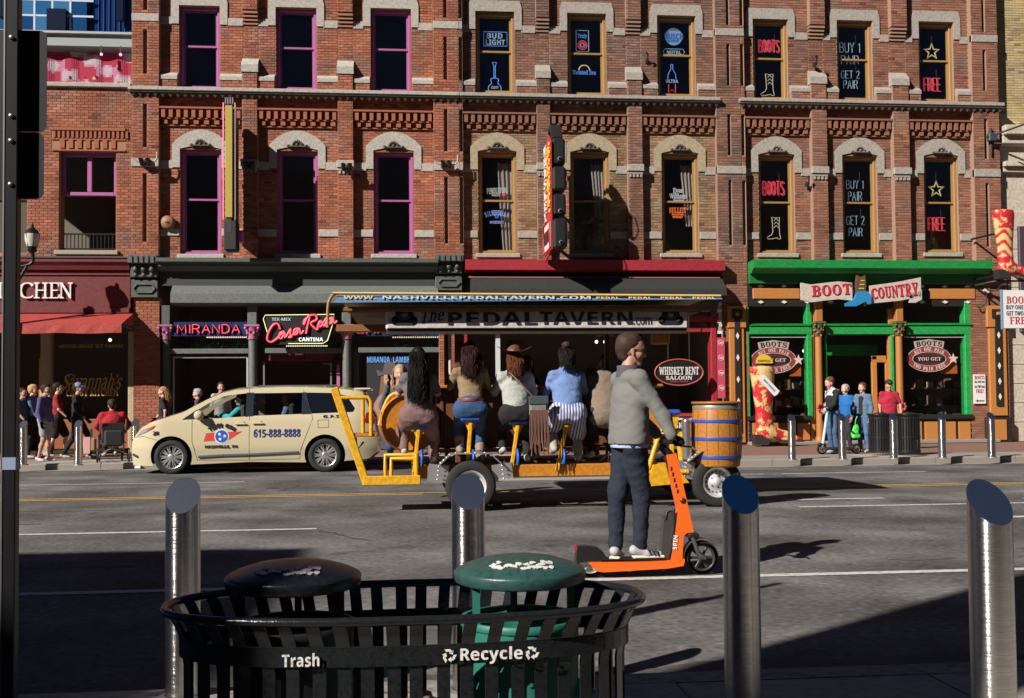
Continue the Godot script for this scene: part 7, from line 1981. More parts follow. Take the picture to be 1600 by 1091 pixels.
	pbox(t, "underrun", 3.6, 0.2, 0.55, 3.9, 0.3, 0.7, mt(0.015, 0.015, 0.015, 0.7), 0.03)
	# lettering on doors and wings
	var navy := mt(0.01, 0.02, 0.1, 0.5)
	var side := func(px: Vector2) -> Vector3: return zs.call(px, -0.001)
	txt(t, "28", side.call(Vector2(-5.136, 0.838)), 0.12, 0.075, navy, "sans bold", Basis.IDENTITY, 0.05)
	txt(t, "615-888-8888", side.call(Vector2(-2.722, 0.81)), 0.94, 0.17, mt(0.01, 0.03, 0.17, 0.5), "sans bold", Basis.IDENTITY, 0.02)
	txt(t, "NASHVILLE, TN", side.call(Vector2(-3.843, 0.55)), 0.64, 0.06, mt(0.02, 0.02, 0.02, 0.5), "sans bold", Basis.IDENTITY, 0.034)
	txt(t, "G.P.S", side.call(Vector2(-1.633, 1.139)), 0.32, 0.065, navy, "sans bold", Basis.IDENTITY, 0.03)
	var cc: Vector3 = side.call(Vector2(-3.83, 0.757))
	for i in 9:
		var ch := "TENN CAB"[i] if i < 8 else " "
		if ch == " ": continue
		var a := PI / 2 - (i - 3.5) * 0.2
		txt(t, ch, cc + Vector3(cos(a) * 0.36, sin(a) * 0.32 - 0.09, 0), 0.065, 0.08, mt(0.02, 0.02, 0.03, 0.5), "sans bold", Basis(Vector3.BACK, (a - PI / 2) * 0.8), 0.05, "letter")
	var tn := MB.new(); tn.xf.origin = cc
	tn.prism(PackedVector2Array([Vector2(-0.36, -0.1), Vector2(-0.31, 0.07), Vector2(0.4, 0.1), Vector2(0.16, -0.07)]), -0.006, 0.004); part(t, "red_state_outline", tn, mt(0.5, 0.045, 0.03, 0.5))
	for q in [[0.145, mt(0.7, 0.7, 0.7, 0.5), 0.006], [0.128, mt(0.01, 0.07, 0.45, 0.5), 0.009]]:
		var dm := MB.new(); var pl := PackedVector2Array()
		for k in 24: pl.append(Vector2(cos(TAU * k / 24), sin(TAU * k / 24)) * q[0])
		dm.xf.origin = cc; dm.prism(pl, -0.004, q[2]); part(t, "round_emblem", dm, q[1])
	for a in [0.1, 2.3, 4.2]:
		var sm := MB.new(); var pl := PackedVector2Array()
		for p in star_pts(0.042): pl.append(Vector2(p.x + cos(a) * 0.062, p.y + sin(a) * 0.062))
		sm.xf.origin = cc; sm.prism(pl, 0.008, 0.012); part(t, "star", sm, mt(0.7, 0.7, 0.7, 0.5))


# ---------- people ----------
func blob(out: MB, bones: Array, cell: float, k := 0.03, wrinkle := 0.0, low := -99.0, high := 99.0) -> void:
	# joins tapered capsules [a, b, radius at a, radius at b, stretch] into one skin (surface nets)
	var lo := Vector3.INF; var hi := -Vector3.INF
	for q in bones:
		var s: Vector3 = q[4] if q.size() > 4 else Vector3.ONE
		var r: float = maxf(q[2], q[3]) * maxf(s.x, maxf(s.y, s.z)) + k + cell * 2.0
		lo = lo.min(q[0] - Vector3.ONE * r).min(q[1] - Vector3.ONE * r); hi = hi.max(q[0] + Vector3.ONE * r).max(q[1] + Vector3.ONE * r)
	var nx := int((hi.x - lo.x) / cell) + 2; var ny := int((hi.y - lo.y) / cell) + 2; var nz := int((hi.z - lo.z) / cell) + 2
	var g := PackedFloat32Array()
	g.resize(nx * ny * nz); g.fill(1.0)
	for q in bones:
		var s: Vector3 = q[4] if q.size() > 4 else Vector3.ONE
		var ms := (s.x + s.y + s.z) / 3.0
		var r: float = maxf(q[2], q[3]) * maxf(s.x, maxf(s.y, s.z)) + k + cell * 1.5
		var a: Vector3 = q[0] / s
		var ba: Vector3 = q[1] / s - a
		var inv := 1.0 / maxf(ba.dot(ba), 1e-9)
		var ra: float = q[2]; var rb: float = q[3]
		var b0: Vector3 = (q[0].min(q[1]) - Vector3.ONE * r - lo) / cell
		var b1: Vector3 = (q[0].max(q[1]) + Vector3.ONE * r - lo) / cell
		for z in range(maxi(0, int(b0.z)), mini(nz, int(b1.z) + 2)):
			for y in range(maxi(0, int(b0.y)), mini(ny, int(b1.y) + 2)):
				var i := (z * ny + y) * nx
				for x in range(maxi(0, int(b0.x)), mini(nx, int(b1.x) + 2)):
					var p := (lo + Vector3(x, y, z) * cell) / s - a
					var h := clampf(p.dot(ba) * inv, 0.0, 1.0)
					var d := ((p - ba * h).length() - ra - (rb - ra) * h) * ms
					var o := g[i + x]
					var m := maxf(k - absf(d - o), 0.0) / k
					g[i + x] = minf(d, o) - m * m * k * 0.25
	if low > -90.0 or high < 90.0:  # cut off square: a hem, or the mouth of a boot
		for y in ny:
			var cutd := maxf(low - lo.y - y * cell, lo.y + y * cell - high)
			if cutd < -0.2: continue
			for z in nz:
				for x in nx:
					var i := (z * ny + y) * nx + x
					if g[i] < 0.9: g[i] = maxf(g[i], cutd)
	var fn: FastNoiseLite
	if wrinkle > 0:
		fn = FastNoiseLite.new(); fn.frequency = 5.5; fn.seed = 3; fn.fractal_octaves = 3
	var vid := {}
	var vs := PackedVector3Array()
	var ns := PackedVector3Array()
	var near := cell * 2.2
	var sx := 1; var sy := nx; var sz := nx * ny
	var cells := []
	for z in nz - 1:
		for y in ny - 1:
			var i := (z * ny + y) * nx
			for x in nx - 1:
				var v := g[i + x]
				if v > near or v < -near: continue
				var c := i + x
				var c8 := [g[c], g[c + sx], g[c + sy], g[c + sx + sy], g[c + sz], g[c + sx + sz], g[c + sy + sz], g[c + sx + sy + sz]]
				var inside := 0
				for t in 8:
					if c8[t] < 0: inside += 1
				if inside == 0 or inside == 8: continue
				var sum := Vector3.ZERO; var cnt := 0
				for t in 8:
					for ax in [1, 2, 4]:
						if t & ax: continue
						var d0: float = c8[t]; var d1: float = c8[t | ax]
						if (d0 < 0) == (d1 < 0): continue
						var f := d0 / (d0 - d1)
						var p := Vector3(t & 1, (t >> 1) & 1, t >> 2)
						p[0 if ax == 1 else 1 if ax == 2 else 2] += f
						sum += p; cnt += 1
				var pos := lo + (Vector3(x, y, z) + sum / cnt) * cell
				var gr := Vector3(c8[1] + c8[3] + c8[5] + c8[7] - c8[0] - c8[2] - c8[4] - c8[6], c8[2] + c8[3] + c8[6] + c8[7] - c8[0] - c8[1] - c8[4] - c8[5], c8[4] + c8[5] + c8[6] + c8[7] - c8[0] - c8[1] - c8[2] - c8[3]).normalized()
				if fn: pos += gr * fn.get_noise_3d(pos.x, pos.y * 1.9, pos.z) * wrinkle
				vid[c] = vs.size()
				vs.append(pos); ns.append(gr); cells.append(c)
	var tris := PackedInt32Array()
	for c in cells:
		for ax in 3:
			var st: int = [sx, sy, sz][ax]; var u: int = [sy, sz, sx][ax]; var w: int = [sz, sx, sy][ax]
			if (g[c] < 0) == (g[c + st] < 0): continue
			if not (vid.has(c - u) and vid.has(c - w) and vid.has(c - u - w)): continue
			var q := [vid[c], vid[c - u], vid[c - u - w], vid[c - w]]
			if g[c] < 0: tris.append_array([q[0], q[1], q[2], q[0], q[2], q[3]])
			else: tris.append_array([q[0], q[2], q[1], q[0], q[3], q[2]])
	var fnm := PackedVector3Array()
	if wrinkle > 0:
		fnm.resize(vs.size())
		for i in range(0, tris.size(), 3):
			var n := (vs[tris[i + 1]] - vs[tris[i]]).cross(vs[tris[i + 2]] - vs[tris[i]])
			for t in 3: fnm[tris[i + t]] += n
		for i in vs.size(): ns[i] = fnm[i].normalized() if fnm[i].dot(ns[i]) > 0 else -fnm[i].normalized()
	for i in range(0, tris.size(), 3):
		var a := tris[i]; var b := tris[i + 1]; var c := tris[i + 2]
		if (vs[b] - vs[a]).cross(vs[c] - vs[a]).dot(ns[a] + ns[b] + ns[c]) < 0: out.stri(vs[a], vs[c], vs[b], ns[a], ns[c], ns[b])
		else: out.stri(vs[a], vs[b], vs[c], ns[a], ns[b], ns[c])

var head_mb: MB
var hand_mb := {}

func head_shape() -> MB:
	if head_mb: return head_mb
	head_mb = MB.new()
	blob(head_mb, [[Vector3(0, 0.035, -0.03), Vector3(0, 0.035, 0.005), 0.09, 0.09, Vector3(0.86, 1.0, 1.05)], [Vector3(0, -0.035, 0.03), Vector3(0, -0.09, 0.052), 0.056, 0.034], [Vector3(-0.028, -0.02, 0.045), Vector3(0.028, -0.02, 0.045), 0.046, 0.046],
		[Vector3(0, 0.012, 0.093), Vector3(0, -0.03, 0.108), 0.009, 0.014], [Vector3(0.078, 0.008, -0.01), Vector3(0.076, -0.032, -0.002), 0.016, 0.012, Vector3(0.6, 1, 1)], [Vector3(-0.078, 0.008, -0.01), Vector3(-0.076, -0.032, -0.002), 0.016, 0.012, Vector3(0.6, 1, 1)],
		[Vector3(-0.034, 0.03, 0.076), Vector3(0.034, 0.03, 0.076), 0.013, 0.013], [Vector3(0, -0.09, -0.01), Vector3(0, -0.16, -0.03), 0.055, 0.06]], 0.0095, 0.018)
	for s in [-1, 1]:
		head_mb.col = Color(1.6, 1.9, 2.2); head_mb.ball(Vector3(s * 0.03, 0.008, 0.081), Vector3(0.014, 0.009, 0.01), 8)
		head_mb.col = Color(0.06, 0.06, 0.06); head_mb.ball(Vector3(s * 0.03, 0.008, 0.089), Vector3(0.006, 0.006, 0.004), 6)
		head_mb.col = Color(0.25, 0.22, 0.2); head_mb.bar(Vector3(s * 0.014, 0.028, 0.09), Vector3(s * 0.048, 0.03, 0.082), 0.006, 0.007)
	head_mb.col = Color(0.85, 0.5, 0.5); head_mb.ball(Vector3(0, -0.062, 0.092), Vector3(0.024, 0.007, 0.008), 8)
	head_mb.col = Color(0.7, 0.38, 0.38); head_mb.ball(Vector3(0, -0.054, 0.093), Vector3(0.022, 0.005, 0.007), 8)
	return head_mb

func hand_shape(grip: bool) -> MB:
	# a left hand hanging down from the wrist at the origin, palm towards -x, thumb towards +z
	if hand_mb.has(grip): return hand_mb[grip]
	var b := MB.new()
	var bones := [[Vector3(0, -0.005, 0), Vector3(0, -0.07, 0.0), 0.021, 0.022, Vector3(0.75, 1, 1.55)], [Vector3(0, 0.02, 0), Vector3(0, -0.01, 0), 0.024, 0.022]]
	for k in 4:
		var z: float = [0.03, 0.01, -0.011, -0.031][k]
		var l: float = [0.9, 1.0, 0.93, 0.74][k]
		var p := [Vector3(0, -0.085, z), Vector3(-0.008, -0.085 - 0.038 * l, z * 1.05), Vector3(-0.024, -0.085 - 0.062 * l, z * 1.08), Vector3(-0.042, -0.085 - 0.075 * l, z * 1.08)]
		if grip: p = [Vector3(0, -0.08, z), Vector3(-0.026, -0.08 - 0.026 * l, z), Vector3(-0.05, -0.08 - 0.006 * l, z), Vector3(-0.045, -0.062 + 0.012 * l, z)]
		for i in 3: bones.append([p[i], p[i + 1], [0.0095, 0.009, 0.0083][i], [0.009, 0.0083, 0.0075][i]])
	if grip: bones += [[Vector3(-0.004, -0.02, 0.03), Vector3(-0.022, -0.055, 0.045), 0.012, 0.0105], [Vector3(-0.022, -0.055, 0.045), Vector3(-0.05, -0.07, 0.03), 0.0105, 0.009]]
	else: bones += [[Vector3(-0.002, -0.02, 0.03), Vector3(-0.01, -0.055, 0.052), 0.012, 0.0105], [Vector3(-0.01, -0.055, 0.052), Vector3(-0.02, -0.085, 0.056), 0.0105, 0.009]]
	blob(b, bones, 0.0065, 0.008)
	hand_mb[grip] = b
	return b

func strands(b: MB, c: Vector3, n: int, length: float, wave: float, c0: Color, seed_: int, back := -1.0, thick := 0.005, drape := 0.05, high := 0.125) -> void:
	# loose locks falling from the skull about c
	var r := RandomNumberGenerator.new()
	r.seed = seed_
	for i in n * 4:
		var a := r.randf_range(-1.45, 1.45)
		var y0 := r.randf_range(minf(0.0, high - 0.06), high)
		var rad := 0.098 * sqrt(maxf(0.06, 1.0 - pow(y0 / 0.138, 2)))
		var s := Vector3(sin(a) * rad, y0, back * cos(a) * rad * 1.08 - 0.01)
		var l := (length + y0) * r.randf_range(0.75, 1.12)
		var ph := r.randf() * TAU
		var pts := []; var rr := []
		var fq := r.randf_range(7.0, 18.0)
		for k in 11:
			var f := k / 10.0
			var drop := l * pow(f, 1.15)
			var sp := minf(0.105 / maxf(rad, 0.03), 1.0 + 2.2 * minf(1.0, f * 3.0)) * (1.0 + (0.5 * length - 0.14) * f)
			pts.append(c + Vector3(s.x * sp + wave * sin(ph + f * fq) * f, s.y - drop, s.z * minf(0.115 / maxf(rad, 0.03), 1.0 + 2.0 * minf(1.0, f * 3.0)) + wave * cos(ph * 1.7 + f * fq) * f + back * (0.015 + drape * smoothstep(0.12, 0.5, f))))
			rr.append(thick * (0.7 + 0.5 * sin(PI * f)) * (1.0 if k < 10 else 0.2))
		b.col = c0 * r.randf_range(0.65, 1.5)
		b.tube(pts, rr, 4, false, false)

func figure(o: Dictionary) -> Node3D:
	var t := thing("person", o.label, "person", o.at, o.face, o.get("group", ""))
	var sc: float = o.get("h", 1.75) / 1.75
	t.scale = Vector3.ONE * sc
	var J := {"pel": Vector3(0, 0.95, 0), "chest": Vector3(0, 1.25, 0.0), "neck": Vector3(0, 1.46, -0.01), "head": Vector3(0, 1.625, 0.02)}
	for s in [["L", 1.0], ["R", -1.0]]:
		var x: float = s[1]
		J.merge({"sh" + s[0]: Vector3(x * 0.175, 1.405, -0.01), "el" + s[0]: Vector3(x * 0.225, 1.13, -0.03), "wr" + s[0]: Vector3(x * 0.235, 0.89, 0.05), "hp" + s[0]: Vector3(x * 0.085, 0.91, 0), "kn" + s[0]: Vector3(x * 0.095, 0.5, 0.02), "an" + s[0]: Vector3(x * 0.1, 0.085, -0.03), "ft" + s[0]: Vector3(x * 0.03, 0, 0.17)})
	J.merge(o.get("J", {}), true)
	var cell: float = o.get("cell", 0.021)
	var skin_c: Color = o.get("skin", Color(0.42, 0.22, 0.15))
	var fat: float = o.get("fat", 1.0)
	var hip: float = o.get("hip", 1.0)
	var grip: String = o.get("grip", "")
	var thin := 0.72 if o.get("leg", 1.0) > 0.9 else 1.0
	# body
	var b := MB.new()
	b.col = skin_c
	var bones := [[J.pel, J.chest, 0.09, 0.09, Vector3(1.2, 1, 0.8)], [J.chest, J.neck, 0.1, 0.05, Vector3(1.2, 1, 0.8)], [J.neck - Vector3(0, 0.04, 0), J.head - Vector3(0, 0.06, 0.015), 0.054, 0.05], [J.shL, J.shR, 0.04, 0.04]]
	for s in ["L", "R"]:
		bones += [[J["sh" + s], J["el" + s], 0.042 * fat, 0.036 * fat], [J["el" + s], J["wr" + s], 0.037 * fat, 0.025], [J["hp" + s], J["kn" + s], 0.07 * fat * thin, 0.05 * fat * thin], [J["kn" + s], J["an" + s], 0.05 * fat * thin, 0.034], [J["kn" + s].lerp(J["an" + s], 0.3) + Vector3(0, 0, -0.015), J["kn" + s].lerp(J["an" + s], 0.4) + Vector3(0, 0, -0.015), 0.045 * fat * thin, 0.045 * fat * thin]]
	blob(b, bones, cell, 0.03)
	var look: Vector2 = o.get("look", Vector2.ZERO)
	var hb := Basis(Vector3.UP, look.x) * Basis(Vector3.RIGHT, look.y)
	b.add(head_shape(), Transform3D(hb, J.head), skin_c)
	for s in [["L", 1.0], ["R", -1.0]]:
		var d: Vector3 = (J["wr" + s[0]] - J["el" + s[0]]).normalized()
		var hd: Vector3 = o.get("hand" + s[0], d)
		var zz := Vector3(0, 0, 1) if absf(hd.z) < 0.8 else Vector3(0, 1, 0)
		zz = o.get("thumb" + s[0], zz)
		zz = (zz - hd * zz.dot(hd)).normalized()
		var bs := Basis((-hd).cross(zz), -hd, zz)
		if s[1] < 0: bs.x = -bs.x
		b.add(hand_shape(s[0] in grip), Transform3D(bs, J["wr" + s[0]]), skin_c)
	part(t, "body", b, vmat("skin vertex", 0.55))
	# trousers, shorts or skirt
	var cm := func(c: Color, bump := "relief") -> Material: return mt(c.r, c.g, c.b, 0.9, 0.0, "grain", 2.6, "cloth", 2.6, 0.9)
	var cut: float = o.get("leg", 1.0)
	b = MB.new()
	var up: Vector3 = (J.chest - J.pel).normalized()
	bones = [[J.hpL + Vector3(0.0, 0.02, -0.01), J.hpR + Vector3(0.0, 0.02, -0.01), 0.118 * hip, 0.118 * hip, Vector3(1, 1, 0.95)], [J.pel, J.pel + up * 0.08, 0.125 * hip, 0.115 * hip, Vector3(1.2, 1, 0.85)]]
	var lr: float = o.get("leg_r", 1.0)
	for s in ["L", "R"]:
		var kn: Vector3 = J["kn" + s]; var an: Vector3 = J["an" + s]; var hp: Vector3 = J["hp" + s]
		if cut <= 0.6: bones.append([hp, hp.lerp(kn, cut / 0.6), 0.1 * lr * hip, 0.088 * lr * hip])
		else: bones += [[hp, kn, 0.096 * lr * hip, 0.067 * lr], [kn, kn.lerp(an + Vector3(0, 0.02, 0), (cut - 0.6) / 0.4), 0.067 * lr, 0.052 * lr]]
	blob(b, bones, cell, 0.035, 0.012)
	var bot_m: Material = o.get("bottom_mat", cm.call(o.get("bottom", Color(0.02, 0.02, 0.03))))
	part(t, o.get("bottom_name", "trousers"), b, bot_m)
	# top
	b = MB.new()
	var hem: float = o.get("hem", 0.0)
	bones = [[J.pel - up * (hem + 0.05), J.chest, 0.132 * fat * o.get("waist", 1.0), 0.138 * fat, Vector3(1.22, 1, 0.85)], [J.chest, J.neck - up * 0.06, 0.14 * fat, 0.09, Vector3(1.25, 1, 0.82)], [J.shL, J.shR, 0.058, 0.058], [J.neck - up * 0.05, J.neck, 0.075, 0.06], [J.neck - up * 0.05, J.shL, 0.06, 0.055], [J.neck - up * 0.05, J.shR, 0.06, 0.055]]
	var sl: float = o.get("sleeve", 1.0)
	var sr: float = o.get("sleeve_r", 1.0)
	for s in ["L", "R"]:
		var sh: Vector3 = J["sh" + s]; var el: Vector3 = J["el" + s]; var wr: Vector3 = J["wr" + s]
		if sl <= 0.0: continue
		if sl <= 0.5: bones.append([sh, sh.lerp(el, sl * 1.8), 0.06 * sr, 0.056 * sr])
		else: bones += [[sh, el, 0.062 * sr, 0.052 * sr], [el, el.lerp(wr, 0.95 * sl), 0.053 * sr, 0.042 * sr]]
	blob(b, bones, cell, 0.035, o.get("folds", 0.014), (J.pel.y - hem - 0.06) if not o.has("no_hem") else -99.0)
	var top_c: Color = o.get("top", Color(0.2, 0.2, 0.2))
	part(t, o.get("top_name", "shirt"), b, o.get("top_mat", cm.call(top_c)))
	# shoes or boots
	var shoe: Color = o.get("shoe", Color(0.6, 0.6, 0.6))
	for s in ["L", "R"]:
		var an: Vector3 = J["an" + s]; var ft: Vector3 = J["ft" + s]
		b = MB.new()
		var dn: Vector3 = Vector3(0, -0.05, 0)
		bones = [[an + dn * 0.4 - ft * 0.25, an + dn + ft * 0.35, 0.042, 0.036], [an + dn + ft * 0.3, an + dn * 1.15 + ft * 0.85, 0.04, 0.028, Vector3(1.1, 0.9, 1)]]
		if o.get("boot", 0.0) > 0: bones.append([an, an.lerp(J["kn" + s], o.boot), 0.055, 0.068])
		blob(b, bones, minf(cell, 0.016), 0.02)
		part(t, "boot" if o.get("boot", 0.0) > 0 else "shoe", b, mt(shoe.r, shoe.g, shoe.b, 0.7, 0.0, "grain", 8.0))
	# hair and headwear
	var hc: Color = o.get("hair_c", Color(0.03, 0.02, 0.014))
	var style: String = o.get("hair", "short")
	b = MB.new()
	b.col = hc
	if style != "none":
		b.xf = Transform3D(hb, J.head)
		var cap := [[Vector3(0, 0.058, -0.036), Vector3(0, 0.062, -0.008), 0.093, 0.09, Vector3(0.94, 0.98, 1.04)], [Vector3(0, 0.01, -0.062), Vector3(0, -0.03, -0.06), 0.066, 0.055], [Vector3(0.065, 0.03, -0.02), Vector3(-0.065, 0.03, -0.02), 0.026, 0.026]]
		if style == "full": cap += [[Vector3(0, 0.085, 0.0), Vector3(0, 0.09, 0.03), 0.07, 0.06], [Vector3(0.06, 0.0, -0.03), Vector3(-0.06, 0.0, -0.03), 0.04, 0.04]]
		blob(b, cap, minf(0.014, cell * 0.7), 0.025, 0.01)
		if style in ["long", "mid"]:
			strands(b, Vector3.ZERO, o.get("locks", 70), o.get("hair_l", 0.5), o.get("wave", 0.02), hc, o.label.hash() % 9999, -1.0, 0.0038, o.get("drape", 0.05), 0.03 if o.has("hat") else 0.125)
		elif style == "curly":
			var r := RandomNumberGenerator.new(); r.seed = 5
			for i in 60:
				var d := Vector3(r.randfn(), r.randfn() + 0.3, r.randfn() - 0.7).normalized()
				b.col = hc * r.randf_range(0.7, 1.4); b.ball(d * Vector3(0.09, 0.1, 0.1) + Vector3(0, 0.03, -0.02), Vector3.ONE * r.randf_range(0.018, 0.03), 6)
		part(t, "hair", b, hair_mat())
	var hat: String = o.get("hat", "")
	if hat:
		b = MB.new(); b.xf = Transform3D(hb * Basis(Vector3.RIGHT, -0.06), J.head)
		var hm := mt(o.hat_c.r, o.hat_c.g, o.hat_c.b, 0.8, 0.0, "grain", 6.0)
		if hat == "cap":
			b.xf.origin += Vector3(0, 0.055, -0.012)
			b.lathe([Vector2(0.095, -0.01), Vector2(0.1, 0.02), Vector2(0.085, 0.065), Vector2(0.05, 0.092), Vector2(0.001, 0.1)], 18)
			b.cbox(Vector3(0, 0.0, 0.13), Vector3(0.15, 0.012, 0.11), 0.005)
			b.ball(Vector3(0, 0.1, 0), Vector3.ONE * 0.012, 6)
		else:
			b.xf.origin += Vector3(0, 0.075, -0.015)
			b.lathe([Vector2(0.11, -0.01), Vector2(0.108, 0.05), Vector2(0.094, 0.12), Vector2(0.064, 0.14), Vector2(0.03, 0.118), Vector2(0.001, 0.105)], 22)
			var rng2 := 28
			for k in rng2:
				var a0 := TAU * k / rng2; var a1 := TAU * (k + 1) / rng2
				var f := func(a: float, r: float) -> Vector3: return Vector3(cos(a) * r, 0.05 * pow(absf(cos(a)), 2.0) * (r - 0.1) / 0.1, sin(a) * r * 1.08)
				b.quad(f.call(a0, 0.1), f.call(a1, 0.1), f.call(a1, 0.235), f.call(a0, 0.235))
			part(t, "hat_band", ring_mesh(b.xf, 0.112, 0.022), mt(0.25, 0.1, 0.05, 0.6))
		part(t, "hat", b, hm)
	return t

func hair_mat() -> StandardMaterial3D:
	var m := vmat("hair vertex", 0.62)
	m.metallic_specular = 0.28
	return m

func ring_mesh(x: Transform3D, r: float, h: float) -> MB:
	var b := MB.new()
	b.xf = x
	b.lathe([Vector2(r, -0.01), Vector2(r + 0.002, 0.0), Vector2(r, h)], 20)
	return b

func stripes(c0: Color, c1: Color, n: float) -> StandardMaterial3D:
	# woven vertical stripes
	var im := Image.create(64, 8, false, Image.FORMAT_RGBA8)
	for x in 64:
		for y in 8: im.set_pixel(x, y, (c0 if (x / 4) % 2 == 0 else c1).linear_to_srgb())
	var m := StandardMaterial3D.new()
	m.albedo_texture = ImageTexture.create_from_image(im); m.roughness = 0.9
	m.uv1_triplanar = true; m.uv1_scale = Vector3.ONE * n
	return m

func riders() -> void:
	var seated := func(seat: float, lean := 0.0, spread := 0.15) -> Dictionary:
		# local pose on a saddle: hips on the cushion, thighs forward, feet on the pedals, forearms on the bar
		var d := {"pel": Vector3(0, seat + 0.14, 0.0), "chest": Vector3(0, seat + 0.46, 0.05 + lean), "neck": Vector3(0, seat + 0.69, 0.07 + lean * 1.6), "head": Vector3(0, seat + 0.86, 0.1 + lean * 1.9)}
		for s in [["L", 1.0], ["R", -1.0]]:
			var x: float = s[1]
			d.merge({"hp" + s[0]: Vector3(x * 0.1, seat + 0.1, 0.02), "kn" + s[0]: Vector3(x * spread, seat - 0.12 + 0.05 * x, 0.34), "an" + s[0]: Vector3(x * spread * 0.95, 0.74 + 0.05 * x, 0.22), "sh" + s[0]: Vector3(x * 0.17, seat + 0.595, 0.05 + lean * 1.4), "el" + s[0]: Vector3(x * 0.255, seat + 0.4, 0.2 + lean), "wr" + s[0]: Vector3(x * 0.16, 1.66, 0.5)})
		return d
	var z := 15.27
	var p := figure({"label": "woman with long black curls in grey top and mauve trousers on the rear saddle", "at": Vector3(0.1, 0, z), "face": PI, "skin": Color(0.5, 0.3, 0.22), "J": seated.call(1.12, 0.02, 0.2), "cell": 0.018, "fat": 1.08, "hip": 1.26, "leg_r": 1.2, "top": Color(0.17, 0.15, 0.16), "sleeve": 0.42, "sleeve_r": 1.08, "bottom": Color(0.25, 0.145, 0.135), "shoe": Color(0.55, 0.5, 0.45), "hair": "long", "hair_c": Color(0.008, 0.007, 0.007), "hair_l": 0.54, "drape": 0.2, "wave": 0.035, "locks": 150})
	var sock := MB.new()
	for s in [-1, 1]: sock.tube([Vector3(s * 0.19, 0.74 + 0.05 * s, 0.28), Vector3(s * 0.19, 0.9 + 0.05 * s, 0.29)], 0.05, 8)
	part(p, "socks", sock, mt(0.6, 0.58, 0.56, 0.9))
	p = figure({"label": "woman in tan shirt and blue jeans with brown belt on a saddle", "at": Vector3(0.77, 0, z), "face": PI, "skin": Color(0.4, 0.2, 0.13), "J": seated.call(1.19, 0.06, 0.14), "cell": 0.018, "fat": 0.9, "hip": 1.1, "top": Color(0.32, 0.22, 0.12), "sleeve": 0.45, "bottom": Color(0.035, 0.1, 0.24), "shoe": Color(0.36, 0.25, 0.17), "boot": 0.4, "hair": "long", "hair_c": Color(0.03, 0.012, 0.012), "hair_l": 0.3, "drape": 0.18, "wave": 0.025, "locks": 110})
	var bm := MB.new(); bm.xf = Transform3D(Basis.from_scale(Vector3(1.0, 1, 0.78)), Vector3(0, 1.43, 0.02)); bm.lathe([Vector2(0.168, -0.02), Vector2(0.172, 0.0), Vector2(0.168, 0.022)], 24)
	part(p, "belt", bm, mt(0.2, 0.05, 0.03, 0.5))
	p = figure({"label": "woman in brown felt hat and pale denim jacket on a saddle", "at": Vector3(1.36, 0, z), "face": PI, "skin": Color(0.45, 0.25, 0.18), "J": seated.call(1.13, 0.05, 0.17), "cell": 0.018, "fat": 1.03, "hip": 1.1, "hem": -0.05, "top": Color(0.5, 0.52, 0.49), "top_name": "denim_jacket", "sleeve_r": 1.12, "bottom": Color(0.015, 0.013, 0.014), "shoe": Color(0.6, 0.58, 0.55), "hair": "long", "hair_c": Color(0.09, 0.03, 0.015), "hair_l": 0.26, "drape": 0.17, "wave": 0.02, "locks": 70, "hat": "felt", "hat_c": Color(0.16, 0.06, 0.035)})
	p = figure({"label": "woman in light blue denim jacket and striped skirt on a saddle", "at": Vector3(2.04, 0, z), "face": PI, "skin": Color(0.4, 0.19, 0.13), "J": seated.call(1.14, 0.04, 0.17), "cell": 0.018, "fat": 1.16, "hip": 1.24, "leg_r": 1.15, "leg": 0.56, "hem": -0.05, "top": Color(0.19, 0.31, 0.62), "top_name": "denim_jacket", "sleeve_r": 1.12, "bottom_name": "striped_skirt", "bottom_mat": stripes(Color(0.6, 0.6, 0.66), Color(0.04, 0.07, 0.24), 3.2), "shoe": Color(0.5, 0.46, 0.42), "boot": 0.5, "hair": "mid", "hair_c": Color(0.012, 0.009, 0.008), "hair_l": 0.15, "drape": 0.12, "wave": 0.012, "locks": 80})
	var knot := MB.new(); knot.col = Color(0.05, 0.025, 0.015)
	knot.ball(Vector3(0, 2.14, 0.05), Vector3(0.07, 0.045, 0.06), 10)
	part(p, "hair_knot", knot, hair_mat())
	p = figure({"label": "rider in ribbed taupe top bent low over the bar", "at": Vector3(2.55, 0, z - 0.15), "face": PI, "skin": Color(0.42, 0.24, 0.17), "J": {"pel": Vector3(0, 1.26, 0), "chest": Vector3(0, 1.62, 0.2), "neck": Vector3(0.02, 1.72, 0.45), "head": Vector3(0.05, 1.76, 0.6), "shL": Vector3(0.19, 1.68, 0.36), "shR": Vector3(-0.19, 1.68, 0.36), "elL": Vector3(0.3, 1.66, 0.5), "elR": Vector3(-0.3, 1.66, 0.5), "wrL": Vector3(0.12, 1.67, 0.66), "wrR": Vector3(-0.12, 1.67, 0.66), "hpL": Vector3(0.1, 1.22, 0), "hpR": Vector3(-0.1, 1.22, 0), "knL": Vector3(0.15, 1.0, 0.34), "knR": Vector3(-0.15, 1.0, 0.34), "anL": Vector3(0.14, 0.72, 0.26), "anR": Vector3(-0.14, 0.72, 0.26)}, "fat": 1.35, "no_hem": 1, "hip": 1.1, "top": Color(0.27, 0.2, 0.15), "bottom": Color(0.02, 0.02, 0.025), "hair": "mid", "hair_c": Color(0.3, 0.2, 0.1), "hair_l": 0.3, "locks": 50})
	# fringe bag at the hatted woman's side
	var bag := thing("fringed_bag", "grey shoulder bag with long brown fringe hanging from the hatted woman", "bag", Vector3(1.62, 1.34, z + 0.2))
